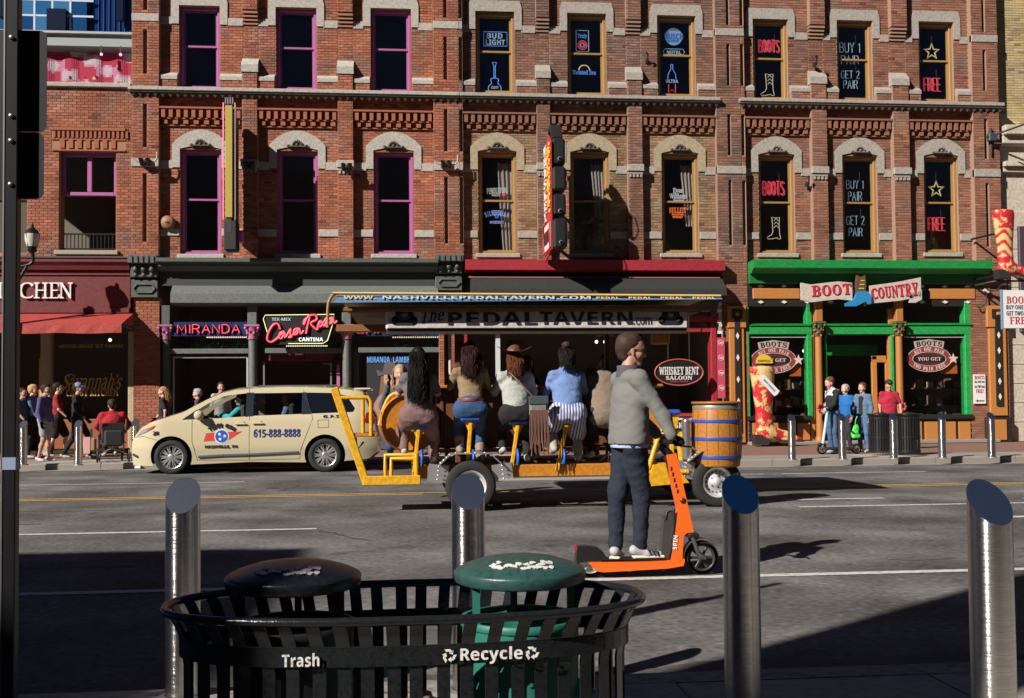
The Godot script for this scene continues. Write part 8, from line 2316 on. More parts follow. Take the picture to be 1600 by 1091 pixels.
	pbox(bag, "pouch", -0.11, -0.14, -0.035, 0.13, 0.12, 0.035, mt(0.2, 0.2, 0.19, 0.7, 0.0, "worn", 4.0), 0.03); pbox(bag, "flap", -0.12, 0.02, 0.03, 0.14, 0.13, 0.05, mt(0.04, 0.055, 0.06, 0.6), 0.01)
	var st := MB.new(); st.tube([Vector3(-0.04, 0.1, 0.0), Vector3(-0.2, 0.27, 0.03), Vector3(-0.34, 0.42, -0.04), Vector3(-0.36, 0.44, -0.2)], 0.012, 5); part(bag, "strap", st, mt(0.15, 0.07, 0.045, 0.7))
	var fr := MB.new()
	for k in 18: fr.tube([Vector3(-0.1 + k * 0.013, -0.05, 0.045), Vector3(-0.11 + k * 0.014 + 0.01 * sin(k * 2.0), -0.35, 0.05), Vector3(-0.1 + k * 0.014, -0.55 - 0.08 * sin(k * 1.7), 0.045)], 0.007, 4)
	part(bag, "fringe", fr, mt(0.13, 0.06, 0.04, 0.8))
	# riders on the far side, facing the bar
	for q in [[0.98, "far side rider with short dark hair and grey sleeves behind the bar", Color(0.1, 0.1, 0.13), "full", Color(0.01, 0.008, 0.008), Color(0.3, 0.15, 0.1)], [1.7, "far side rider with black hair in dark clothes behind the bar", Color(0.015, 0.013, 0.014), "mid", Color(0.008, 0.007, 0.007), Color(0.22, 0.12, 0.09)], [2.85, "far side rider in a black top with a hand on the bar end", Color(0.012, 0.012, 0.012), "short", Color(0.02, 0.012, 0.01), Color(0.4, 0.22, 0.16)], [-0.15, "far side rider in denim with pale hair by the rear drum", Color(0.1, 0.14, 0.2), "mid", Color(0.3, 0.22, 0.13), Color(0.42, 0.25, 0.18)]]:
		figure({"label": q[1], "at": Vector3(q[0], 0, 13.38), "face": 0.0, "skin": q[5], "J": seated.call(1.08 if q[0] > 0 else 0.95, 0.05), "cell": 0.026, "top": q[2], "bottom": Color(0.04, 0.09, 0.2), "hair": q[3], "hair_c": q[4], "hair_l": 0.25, "locks": 40, "shoe": Color(0.1, 0.1, 0.1)})
	# taxi driver and passenger
	figure({"label": "taxi driver in a turquoise sleeve with a hand on the wheel", "at": Vector3(-5.683 + 2.08, 0.0, 6.35), "face": -PI / 2, "skin": Color(0.4, 0.22, 0.15), "top": Color(0.03, 0.42, 0.48), "hair": "short", "cell": 0.024, "sleeve_r": 1.25, "J": {"pel": Vector3(0, 0.98, 0), "chest": Vector3(0, 1.22, -0.08), "neck": Vector3(0, 1.38, -0.1), "head": Vector3(0, 1.5, -0.06), "shL": Vector3(0.17, 1.31, -0.06), "shR": Vector3(-0.17, 1.31, -0.06), "elL": Vector3(0.3, 1.13, 0.1), "wrL": Vector3(0.14, 1.2, 0.36), "elR": Vector3(-0.25, 1.1, 0.1), "wrR": Vector3(-0.1, 1.15, 0.36), "hpL": Vector3(0.1, 0.95, 0), "hpR": Vector3(-0.1, 0.95, 0), "knL": Vector3(0.12, 0.98, 0.42), "knR": Vector3(-0.12, 0.98, 0.42), "anL": Vector3(0.12, 0.85, 0.62), "anR": Vector3(-0.12, 0.85, 0.62)}})
	figure({"label": "taxi passenger in a light blue shirt behind the sliding door", "at": Vector3(-5.683 + 3.02, 0.0, 6.3), "face": -PI / 2, "skin": Color(0.4, 0.2, 0.13), "top": Color(0.22, 0.36, 0.62), "hair": "full", "hair_c": Color(0.2, 0.07, 0.02), "cell": 0.026, "J": {"pel": Vector3(0, 0.96, 0), "chest": Vector3(0, 1.2, -0.1), "neck": Vector3(0, 1.36, -0.12), "head": Vector3(0, 1.49, -0.08), "shL": Vector3(0.17, 1.3, -0.08), "shR": Vector3(-0.17, 1.3, -0.08), "elL": Vector3(0.26, 1.08, 0.0), "wrL": Vector3(0.12, 1.0, 0.2), "elR": Vector3(-0.26, 1.08, 0.0), "wrR": Vector3(-0.12, 1.0, 0.2), "hpL": Vector3(0.1, 0.93, 0), "hpR": Vector3(-0.1, 0.93, 0), "knL": Vector3(0.12, 0.95, 0.38), "knR": Vector3(-0.12, 0.95, 0.38), "anL": Vector3(0.12, 0.84, 0.42), "anR": Vector3(-0.12, 0.84, 0.42)}})

func walk_pose(f: float) -> Dictionary:
	# mid-stride, the left leg ahead by f metres
	return {"knL": Vector3(0.09, 0.52, 0.1 + f * 0.5), "anL": Vector3(0.09, 0.09, f), "knR": Vector3(-0.09, 0.5, -0.02 - f * 0.2), "anR": Vector3(-0.09, 0.12, -f - 0.05), "elR": Vector3(-0.24, 1.14, 0.06), "wrR": Vector3(-0.22, 0.95, 0.24), "elL": Vector3(0.24, 1.14, -0.1), "wrL": Vector3(0.24, 0.9, -0.08)}

func pedestrians() -> void:
	var pale := Color(0.52, 0.3, 0.22)
	var tan := Color(0.42, 0.22, 0.15)
	var right := PI / 2
	figure({"label": "pedestrian with dark hair in a slate shirt next to the sign post", "at": Vector3(-9.384, 0.14, 2.24), "face": right - 0.3, "h": 1.7, "skin": tan, "top": Color(0.1, 0.16, 0.24), "sleeve": 0.45, "bottom": Color(0.015, 0.015, 0.02), "hair": "short", "J": walk_pose(0.1)})
	figure({"label": "blond pedestrian in a blue sweatshirt and black trousers", "at": Vector3(-9.236, 0.14, 1.976), "face": right, "h": 1.78, "skin": pale, "top": Color(0.13, 0.24, 0.46), "bottom": Color(0.012, 0.012, 0.014), "hair": "full", "hair_c": Color(0.42, 0.27, 0.1), "shoe": Color(0.6, 0.6, 0.6), "J": walk_pose(0.12)})
	figure({"label": "pedestrian in a purple hoodie and pale shorts", "at": Vector3(-8.376, 0.14, 3.655), "face": right - 0.25, "h": 1.76, "skin": tan, "top": Color(0.105, 0.09, 0.26), "top_name": "hoodie", "fat": 1.12, "bottom": Color(0.42, 0.42, 0.45), "bottom_name": "shorts", "leg": 0.42, "hair": "full", "hair_c": Color(0.025, 0.015, 0.012), "shoe": Color(0.66, 0.66, 0.66), "J": {"anL": Vector3(0.1, 0.085, 0.02), "anR": Vector3(-0.1, 0.085, -0.1)}})
	figure({"label": "pedestrian in a red jersey and black shorts", "at": Vector3(-8.59, 0.14, 2.152), "face": right + 0.2, "h": 1.82, "skin": pale, "top": Color(0.36, 0.018, 0.028), "top_name": "jersey", "sleeve": 0.45, "bottom": Color(0.01, 0.01, 0.012), "bottom_name": "shorts", "leg": 0.52, "leg_r": 1.15, "hair": "short", "hair_c": Color(0.03, 0.018, 0.012), "shoe": Color(0.6, 0.58, 0.52), "J": walk_pose(0.16)})
	figure({"label": "pedestrian in a pale blue cap and black sweater", "at": Vector3(-7.867, 0.14, 2.944), "face": right, "h": 1.8, "skin": tan, "top": Color(0.018, 0.014, 0.016), "top_name": "sweater", "fat": 1.08, "bottom": Color(0.014, 0.012, 0.014), "hair": "short", "hair_c": Color(0.03, 0.02, 0.015), "hat": "cap", "hat_c": Color(0.22, 0.33, 0.55), "shoe": Color(0.5, 0.48, 0.42), "J": walk_pose(0.24)})
	figure({"label": "long haired woman in a black top on the pavement behind the taxi bonnet", "at": Vector3(-6.208, 0.14, 1.533), "face": -right, "h": 1.72, "skin": pale, "top": Color(0.02, 0.02, 0.024), "sleeve": 0.42, "bottom": Color(0.02, 0.02, 0.03), "hair": "mid", "hair_c": Color(0.3, 0.17, 0.07), "hair_l": 0.34, "locks": 50, "J": walk_pose(0.15)})
	figure({"label": "grey haired man in a plum shirt on the pavement behind the taxi", "at": Vector3(-5.378, 0.14, 1.431), "face": -right, "h": 1.66, "skin": pale, "top": Color(0.1, 0.07, 0.11), "sleeve": 0.45, "bottom": Color(0.03, 0.03, 0.04), "hair": "full", "hair_c": Color(0.3, 0.29, 0.28), "J": walk_pose(0.12)})
	figure({"label": "person in a white top on the pavement behind the taxi roof", "at": Vector3(-5.109, 0.14, -0.297), "face": 0.4, "h": 1.86, "skin": tan, "top": Color(0.55, 0.55, 0.56), "bottom": Color(0.02, 0.02, 0.03), "hair": "short", "J": {}})
	# red jacket in a powered wheelchair
	var wc: Vector3 = Vector3(-6.686, 0.14, 4.364)
	figure({"label": "person in a bright red jacket and dark cap seated in a wheelchair", "at": wc, "face": PI + 0.35, "skin": tan, "top": Color(0.55, 0.012, 0.022), "top_name": "jacket", "fat": 1.42, "sleeve_r": 1.25, "bottom": Color(0.015, 0.015, 0.02), "hair": "short", "hat": "cap", "hat_c": Color(0.03, 0.04, 0.035), "J": {"pel": Vector3(0, 0.62, 0), "chest": Vector3(0, 0.9, 0.02), "neck": Vector3(0, 1.11, 0.03), "head": Vector3(0, 1.26, 0.08), "shL": Vector3(0.21, 1.05, 0.02), "shR": Vector3(-0.21, 1.05, 0.02), "elL": Vector3(0.32, 0.82, 0.05), "elR": Vector3(-0.36, 0.84, 0.08), "wrL": Vector3(0.26, 0.74, 0.28), "wrR": Vector3(-0.34, 0.74, 0.32), "hpL": Vector3(0.1, 0.6, 0), "hpR": Vector3(-0.1, 0.6, 0), "knL": Vector3(0.12, 0.58, 0.42), "knR": Vector3(-0.12, 0.58, 0.42), "anL": Vector3(0.12, 0.2, 0.48), "anR": Vector3(-0.12, 0.2, 0.48)}})
	var ch := thing("wheelchair", "black wheelchair under the person in red", "wheelchair", wc, PI + 0.35)
	var blk := mt(0.015, 0.015, 0.017, 0.5)
	pbox(ch, "seat", -0.25, 0.44, -0.2, 0.25, 0.5, 0.3, blk, 0.02); pbox(ch, "backrest", -0.24, 0.5, -0.24, 0.24, 0.88, -0.19, blk, 0.02)
	pbox(ch, "back_bag", -0.2, 0.36, -0.36, 0.2, 0.72, -0.24, mt(0.02, 0.02, 0.025, 0.8), 0.04)
	tubes(ch, "frame", [[Vector3(-0.27, 0.16, 0.3), Vector3(-0.27, 0.62, 0.25), Vector3(-0.27, 0.66, -0.2), Vector3(-0.27, 0.95, -0.28)], [Vector3(0.27, 0.16, 0.3), Vector3(0.27, 0.62, 0.25), Vector3(0.27, 0.66, -0.2), Vector3(0.27, 0.95, -0.28)], [Vector3(-0.27, 0.16, 0.3), Vector3(-0.2, 0.1, 0.55), Vector3(0.2, 0.1, 0.55), Vector3(0.27, 0.16, 0.3)], [Vector3(-0.27, 0.2, -0.22), Vector3(0.27, 0.44, -0.2)], [Vector3(0.27, 0.2, -0.22), Vector3(-0.27, 0.44, -0.2)]], 0.016, mt(0.25, 0.25, 0.26, 0.4, 0.6))
	for q in [[-0.33, -0.22, 0.16], [0.33, -0.22, 0.16], [-0.24, 0.36, 0.1], [0.24, 0.36, 0.1]]:
		var wn := Node3D.new(); wn.name = "wheel"; ch.add_child(wn, true); wn.position = Vector3(q[0], q[2], q[1]); wn.rotation.y = PI / 2
		var ty := MB.new(); ty.xf = Transform3D(Basis(Vector3.RIGHT, PI / 2), Vector3.ZERO); ty.lathe([Vector2(q[2] - 0.035, -0.02), Vector2(q[2], -0.015), Vector2(q[2], 0.015), Vector2(q[2] - 0.035, 0.02)], 24); part(wn, "tyre", ty, blk)
		var sp := MB.new()
		for k in 6: sp.bar(Vector3.ZERO, Vector3(cos(TAU * k / 6), sin(TAU * k / 6), 0) * (q[2] - 0.03), 0.012, 0.012)
		part(wn, "spokes", sp, mt(0.35, 0.35, 0.35, 0.4, 0.6))
	var hb := thing("carried_bag", "small striped and tan bag hung on the wheelchair side", "bag", wc + Vector3(-0.42, 0.25, 0.1))
	pbox(hb, "pouch", -0.12, 0.0, -0.05, 0.1, 0.3, 0.05, mt(0.36, 0.22, 0.1, 0.8, 0.0, "worn", 4.0), 0.03); pbox(hb, "red_stripe", -0.16, -0.05, 0.05, -0.02, 0.32, 0.06, stripes(Color(0.5, 0.06, 0.07), Color(0.55, 0.5, 0.5), 5.0)); pbox(hb, "handle", -0.03, 0.3, -0.01, 0.02, 0.5, 0.01, blk)
	# by the boot shop
	var r1: Vector3 = Vector3(9.785, 0.14, 5.1)
	figure({"label": "man in a white and black sweater and jeans beside a parked scooter", "at": r1, "face": -right + 0.2, "h": 1.78, "skin": pale, "top": Color(0.016, 0.016, 0.02), "top_name": "sweater", "fat": 1.1, "bottom": Color(0.07, 0.14, 0.28), "hair": "short", "hair_c": Color(0.12, 0.06, 0.03), "shoe": Color(0.5, 0.5, 0.52), "J": {"elL": Vector3(0.22, 1.14, 0.1), "wrL": Vector3(0.2, 1.0, 0.28), "head": Vector3(0, 1.61, 0.06)}, "look": Vector2(0, 0.25), "grip": "L"})
	var yoke := MB.new()
	blob(yoke, [[Vector3(0.18, 1.405, -0.02), Vector3(-0.18, 1.405, -0.02), 0.07, 0.07], [Vector3(0, 1.3, -0.01), Vector3(0, 1.42, -0.01), 0.155, 0.1, Vector3(1.25, 1, 0.83)], [Vector3(-0.18, 1.4, -0.01), Vector3(-0.225, 1.15, -0.03), 0.066, 0.058], [Vector3(-0.225, 1.15, -0.03), Vector3(-0.235, 0.95, 0.04), 0.058, 0.048]], 0.022, 0.03)
	var man: Node = get_node(NodePath(str(get_child(get_child_count() - 1).name)))
	part(man, "sweater_yoke", yoke, mt(0.55, 0.53, 0.6, 0.9))
	figure({"label": "grey haired person in a bright blue top by the shop door", "at": Vector3(10.716, 0.14, 3.675), "face": -right + 0.5, "h": 1.62, "skin": pale, "top": Color(0.012, 0.17, 0.52), "fat": 1.15, "bottom": Color(0.03, 0.03, 0.035), "hair": "curly", "hair_c": Color(0.3, 0.29, 0.27), "shoe": Color(0.1, 0.1, 0.1), "J": {}})
	var w3: Vector3 = Vector3(10.698, 0.14, 4.713)
	figure({"label": "auburn haired woman in denim jacket and jeans with a green bag", "at": w3, "face": -right + 0.6, "h": 1.64, "skin": pale, "top": Color(0.13, 0.22, 0.34), "top_name": "denim_jacket", "bottom": Color(0.1, 0.19, 0.36), "hair": "curly", "hair_c": Color(0.14, 0.035, 0.018), "shoe": Color(0.6, 0.58, 0.56), "J": {"elR": Vector3(-0.24, 1.12, 0.1), "wrR": Vector3(-0.14, 1.0, 0.28), "knL": Vector3(0.1, 0.5, 0.04), "anL": Vector3(0.12, 0.085, 0.02)}, "grip": "R"})
	var shirt := MB.new(); blob(shirt, [[Vector3(0, 0.98, 0.07), Vector3(0, 1.36, 0.075), 0.075, 0.07, Vector3(1, 1, 0.9)]], 0.022, 0.02)
	part(get_child(get_child_count() - 1), "black_shirt", shirt, mt(0.012, 0.012, 0.013, 0.9))
	var gb := thing("carrier_bag", "bright green plastic carrier bag held by the woman in denim", "bag", w3 + Vector3(-0.3, 0.36, 0.22))
	var gm := MB.new(); blob(gm, [[Vector3(0, 0.1, 0), Vector3(0.02, 0.24, 0), 0.1, 0.07, Vector3(1, 1, 0.6)], [Vector3(-0.04, 0.04, 0), Vector3(0.06, 0.03, 0), 0.06, 0.06]], 0.014, 0.02, 0.03); part(gb, "pouch", gm, mt(0.05, 0.5, 0.05, 0.35)); tubes(gb, "handle", [[Vector3(0, 0.28, 0), Vector3(0.02, 0.42, 0.0), Vector3(0.06, 0.5, 0.0)]], 0.012, mt(0.05, 0.5, 0.05, 0.35))
	figure({"label": "man in a red shirt and black cap behind the black bins", "at": Vector3(11.845, 0.14, 3.651), "face": -0.2, "h": 1.72, "skin": tan, "top": Color(0.5, 0.018, 0.05), "sleeve": 0.45, "fat": 1.15, "bottom": Color(0.03, 0.03, 0.05), "hair": "short", "hat": "cap", "hat_c": Color(0.012, 0.012, 0.012), "J": {"elL": Vector3(0.27, 1.13, 0.0), "wrL": Vector3(0.26, 0.93, 0.12)}})
	# white and blue scooter
	var sp := thing("parked_scooter", "small white and turquoise kick scooter held by the man in jeans", "scooter", Vector3(9.519, 0.14, 5.339))
	wheel(sp, Vector3(-0.1, 0.12, 0), 0.12, 0.05, 0.085, "dark"); wheel(sp, Vector3(0.72, 0.12, 0), 0.12, 0.05, 0.085, "dark")
	pbox(sp, "deck", -0.02, 0.1, -0.08, 0.66, 0.16, 0.08, blk, 0.02)
	tubes(sp, "stem", [[Vector3(-0.08, 0.2, 0), Vector3(0.05, 1.0, 0)]], 0.035, mt(0.4, 0.52, 0.55, 0.35)); tubes(sp, "upper_stem", [[Vector3(0.03, 0.75, 0), Vector3(0.06, 1.08, 0)]], 0.038, mt(0.02, 0.4, 0.48, 0.35))
	tubes(sp, "handlebar", [[Vector3(0.06, 1.08, -0.24), Vector3(0.06, 1.1, 0), Vector3(0.06, 1.08, 0.24)]], 0.02, blk); pbox(sp, "front_guard", -0.2, 0.2, -0.04, 0.0, 0.26, 0.04, blk, 0.02)

func scooter_rider() -> void:
	var zp := 20.6
	# scooter
	var t := thing("rental_scooter", "orange rental kick scooter lettered SPIN under the man in grey fleece", "scooter", Vector3(0, 0, zp))
	var orange := mt(0.72, 0.12, 0.012, 0.4)
	var blk := mt(0.012, 0.012, 0.013, 0.4)
	wheel(t, Vector3(2.306, 0.135, 0), 0.135, 0.055, 0.105, "dark"); wheel(t, Vector3(1.405, 0.125, 0), 0.125, 0.055, 0.095, "grey")
	var b := MB.new()
	var dk := PackedVector2Array()
	for p in [Vector2(1.38, 0.127), Vector2(1.807, 0.122), Vector2(2.056, 0.126), Vector2(2.15, 0.134), Vector2(2.139, 0.084), Vector2(2.014, 0.066), Vector2(1.497, 0.048), Vector2(1.436, 0.06)]: dk.append(p)
	b.prism(dk, -0.085, 0.085); part(t, "deck", b, orange)
	pbox(t, "grip_mat", 1.473, 0.14, -0.07, 1.988, 0.146, 0.07, blk)
	b = MB.new(); var nk := PackedVector2Array()
	for p in [Vector2(2.045, 0.106), Vector2(2.139, 0.109), Vector2(2.152, 0.317), Vector2(2.184, 0.337), Vector2(2.236, 0.341), Vector2(2.197, 0.525), Vector2(2.104, 0.97), Vector2(2.021, 0.956), Vector2(2.114, 0.526), Vector2(2.096, 0.4)]: nk.append(p)
	b.prism(nk, -0.045, 0.045); part(t, "stem", b, orange)
	txt(t, "SPIN", Vector3(2.082, 0.264, 20.65) - Vector3(0, 0, zp), 0.11, 0.035, mt(0.7, 0.68, 0.66, 0.5), "sans bold", Basis(Vector3.BACK, PI / 2 - 0.08), 0.006)
	b = MB.new(); b.xf = Transform3D(Basis(Vector3.RIGHT, PI / 2), Vector3(2.146, 0.597, 20.6) - Vector3(0, 0, zp - 0.05)); b.lathe([Vector2(0.022, -0.02), Vector2(0.022, 0.004), Vector2(0.001, 0.005)], 14); part(t, "badge", b, mt(0.1, 0.03, 0.01, 0.4))
	for k in 5: pbox(t, "label_mark", 2.055 + k * 0.012, 0.833 - k * 0.045, 0.044, 2.055 + k * 0.012 + 0.012, 0.833 - k * 0.045 + 0.03, 0.048, blk)
	b = MB.new(); var bt := PackedVector2Array()
	for p in [Vector2(1.968, 0.138), Vector2(2.03, 0.137), Vector2(2.082, 0.512), Vector2(2.025, 0.508), Vector2(1.998, 0.473)]: bt.append(p)
	b.prism(bt, -0.04, 0.04); part(t, "battery", b, mt(0.05, 0.045, 0.042, 0.4))
	tubes(t, "lock_loop", [[Vector3(2.009, 0.446, 20.64) - Vector3(0, 0, zp), Vector3(2.02, 0.507, 20.64) - Vector3(0, 0, zp), Vector3(2.083, 0.526, 20.64) - Vector3(0, 0, zp), Vector3(2.069, 0.273, 20.64) - Vector3(0, 0, zp), Vector3(2.026, 0.153, 20.64) - Vector3(0, 0, zp)]], 0.008, blk)
	var hx: float = 1.991
	var hy: float = 1.033
	tubes(t, "upper_stem", [[Vector3(2.062, 0.95, 20.6) - Vector3(0, 0, zp), Vector3(hx, hy, 0)]], 0.036, blk)
	tubes(t, "handlebar", [smooth([Vector3(hx + 0.1, hy + 0.03, -0.28), Vector3(hx + 0.04, hy + 0.03, -0.1), Vector3(hx, hy + 0.02, 0), Vector3(hx + 0.04, hy + 0.03, 0.1), Vector3(hx + 0.1, hy + 0.03, 0.28)], 4)], 0.018, blk)
	tubes(t, "brake_lever", [[Vector3(hx + 0.12, hy + 0.0, 0.12), Vector3(hx + 0.2, hy - 0.01, 0.2), Vector3(hx + 0.2, hy - 0.03, 0.3)]], 0.009, mt(0.3, 0.3, 0.3, 0.35, 0.8))
	b = MB.new(); var gd := PackedVector2Array()
	for p in [Vector2(1.3, 0.249), Vector2(1.371, 0.253), Vector2(1.458, 0.231), Vector2(1.519, 0.179), Vector2(1.539, 0.138), Vector2(1.447, 0.12), Vector2(1.355, 0.132), Vector2(1.303, 0.113), Vector2(1.289, 0.154)]: gd.append(p)
	b.prism(gd, -0.045, 0.045); part(t, "rear_guard", b, mt(0.015, 0.015, 0.016, 0.25)); pbox(t, "rear_lamp", 1.289 - 0.012, 0.214, -0.03, 1.294 + 0.004, 0.249, 0.03, mt(0.35, 0.03, 0.02, 0.3))
	b = MB.new()
	var fc := Vector3(2.306, 0.135, 0)
	for k in 9:
		var a0 := lerpf(0.9, 3.3, k / 9.0); var a1 := lerpf(0.9, 3.3, (k + 1) / 9.0)
		b.quad(fc + Vector3(cos(a0) * 0.155, sin(a0) * 0.155, 0.05), fc + Vector3(cos(a1) * 0.155, sin(a1) * 0.155, 0.05), fc + Vector3(cos(a1) * 0.155, sin(a1) * 0.155, -0.05), fc + Vector3(cos(a0) * 0.155, sin(a0) * 0.155, -0.05))
	part(t, "front_guard", b, mt(0.05, 0.05, 0.05, 0.4))
	tubes(t, "fork", [[Vector3(2.215, 0.331, 20.6) + Vector3(0, 0, 0.05 - zp), Vector3(2.265, 0.182, 20.6) + Vector3(0, 0, 0.055 - zp), fc + Vector3(0.02, 0.0, 0.045)], [Vector3(2.215, 0.331, 20.6) + Vector3(0, 0, -0.05 - zp), Vector3(2.265, 0.182, 20.6) + Vector3(0, 0, -0.055 - zp), fc + Vector3(0.02, 0.0, -0.045)]], 0.018, mt(0.1, 0.1, 0.1, 0.35, 0.4))
	b = MB.new(); b.cbox(Vector3(2.231, 0.315, 20.6) - Vector3(0, 0, zp), Vector3(0.09, 0.045, 0.14), 0.015); part(t, "fork_crown", b, blk)
	# rider: facing along the street, torso half turned away, both hands on the bar
	var o := {"label": "man in grey fleece, navy jeans and sunglasses riding an orange scooter", "at": Vector3(1.73, 0.142, zp), "face": PI / 2 + 0.28, "h": 1.78, "skin": Color(0.4, 0.2, 0.14), "cell": 0.0125, "fat": 1.12, "folds": 0.008, "hair": "short", "hair_c": Color(0.05, 0.03, 0.02), "top": Color(0.23, 0.23, 0.205), "top_name": "fleece_jacket", "waist": 1.16, "hem": 0.0, "sleeve_r": 1.08, "bottom": Color(0.012, 0.02, 0.042), "bottom_name": "jeans", "hip": 0.92, "leg_r": 1.08, "shoe": Color(0.55, 0.53, 0.55), "grip": "LR", "look": Vector2(-0.28, 0.06)}
	# the bar's right grip in the rider's own axes
	var inv := Transform3D(Basis(Vector3.UP, o.face), o.at).affine_inverse()
	var sc := 1.75 / 1.78
	var gr := inv * Vector3(hx + 0.09, hy + 0.06, zp + 0.24) * sc
	var gl := inv * Vector3(hx + 0.09, hy + 0.06, zp - 0.24) * sc
	var f1: Vector3 = inv * Vector3(1.612, 0.142 + 0.085, zp + 0.0) * sc
	var f2: Vector3 = inv * Vector3(1.808, 0.142 + 0.085, zp + 0.01) * sc
	var fwd := inv.basis * Vector3(1, 0, 0)
	o.J = {"wrR": gr - Vector3(0, -0.02, 0.07), "wrL": gl - Vector3(0, -0.02, 0.07), "elR": Vector3(-0.27, 1.1, 0.16), "elL": Vector3(0.27, 1.12, 0.2), "shR": Vector3(-0.18, 1.395, 0.0), "shL": Vector3(0.18, 1.395, 0.02), "chest": Vector3(0, 1.25, 0.01), "head": Vector3(0, 1.615, 0.035), "anR": f2, "anL": f1, "knR": Vector3(f2.x * 0.9, 0.5, f2.z + 0.02), "knL": Vector3(f1.x * 0.9, 0.5, f1.z + 0.02), "ftR": fwd * 0.185, "ftL": (inv.basis * Vector3(0.35, 0, -0.9)) * 0.16, "hpR": Vector3(-0.085, 0.91, 0.0), "hpL": Vector3(0.085, 0.91, 0.0)}
	o.handR = (gr - o.J.wrR).normalized(); o.handL = (gl - o.J.wrL).normalized(); o.thumbR = Vector3(1, 0, 0); o.thumbL = Vector3(-1, 0, 0)
	o.top_mat = mt(0.225, 0.228, 0.215, 0.95, 0.0, "grain", 9.0, "knit", 12.0, 0.25)
	var p := figure(o)
	# stand collar, shirt tail, glasses, shoe stripes and soles
	b = MB.new(); b.xf.origin = Vector3(0, 1.455, 0.0); b.lathe([Vector2(0.1, -0.04), Vector2(0.088, 0.02), Vector2(0.088, 0.05), Vector2(0.076, 0.045), Vector2(0.072, 0.0)], 20)
	part(p, "collar", b, mt(0.07, 0.06, 0.075, 0.9))
	b = MB.new(); b.xf = Transform3D(Basis.from_scale(Vector3(1.22, 1, 0.87)), Vector3(0, 0.88, 0.0)); b.lathe([Vector2(0.152, -0.016), Vector2(0.156, 0.0), Vector2(0.152, 0.02)], 28); part(p, "shirt_tail", b, mt(0.32, 0.4, 0.62, 0.9))
	var hbs := Transform3D(Basis(Vector3.UP, -0.28) * Basis(Vector3.RIGHT, 0.06), o.J.head)
	b = MB.new(); b.xf = hbs
	for s in [-1, 1]:
		b.ball(Vector3(s * 0.034, 0.008, 0.096), Vector3(0.028, 0.019, 0.008), 10)
		b.tube([Vector3(s * 0.06, 0.014, 0.09), Vector3(s * 0.08, 0.012, 0.04), Vector3(s * 0.083, 0.008, -0.01)], 0.004, 5)
	b.cbox(Vector3(0, 0.014, 0.1), Vector3(0.03, 0.008, 0.008)); part(p, "sunglasses", b, mt(0.01, 0.01, 0.01, 0.15))
	b = MB.new()
	var bsl := Basis(fwd.cross(Vector3.UP) * -1.0, Vector3.UP, fwd)
	for k in 3:
		var c: Vector3 = f2 + fwd * (0.06 + 0.03 * k) + Vector3(0, -0.028 - 0.006 * k, 0)
		b.bar(c + (inv.basis * Vector3(0, 0, 0.048)) + Vector3(0, -0.02, 0) + fwd * 0.012, c + (inv.basis * Vector3(0, 0, 0.038)) + Vector3(0, 0.03, 0) - fwd * 0.012, 0.012, 0.012)
	part(p, "shoe_stripes", b, mt(0.02, 0.02, 0.03, 0.6))
	b = MB.new()
	for q in [[f2, fwd], [f1, inv.basis * Vector3(0.35, 0, -0.9)]]:
		b.bar(q[0] + Vector3(0, -0.073, 0) - q[1] * 0.06, q[0] + Vector3(0, -0.073, 0) + q[1] * 0.19, 0.085, 0.026, 0.01)
	part(p, "shoe_soles", b, mt(0.6, 0.55, 0.42, 0.7))


# ---------- street furniture ----------
func bollard(label: String, at: Vector3, group: String, seg := 40) -> Node3D:
	# round steel post with its top cut on a slant towards the pavement
	var t := thing("steel_bollard", label, "bollard", at, 0.0, group)
	var b := MB.new()
	var r: float = 0.075 if seg > 30 else 0.08
	var top := []
	for k in seg:
		var a := TAU * k / seg
		var n := Vector3(cos(a), 0, -sin(a))
		top.append([n, (0.895 if seg > 30 else 0.88) - r * n.z])
	for k in seg:
		var p: Array = top[k]; var q: Array = top[(k + 1) % seg]
		var np: Vector3 = p[0]; var nq: Vector3 = q[0]
		b.squad(np * r, nq * r, nq * r + Vector3(0, q[1], 0), np * r + Vector3(0, p[1], 0), np, nq, nq, np)
	part(t, "tube", b, brushed(0.6, 0.58, 0.56, 0.2))
	b = MB.new()
	for k in range(1, seg - 1):
		b.tri(top[0][0] * r + Vector3(0, top[0][1], 0), top[k][0] * r + Vector3(0, top[k][1], 0), top[k + 1][0] * r + Vector3(0, top[k + 1][1], 0))
	part(t, "slanted_cap", b, mt(0.9, 0.91, 0.93, 0.3, 1.0, "grain", 4.0))
	b = MB.new(); b.lathe([Vector2(r + 0.03, 0.0), Vector2(r + 0.03, 0.012), Vector2(r + 0.004, 0.02)], 24); part(t, "base_ring", b, mt(0.3, 0.29, 0.28, 0.5, 0.8))
	return t

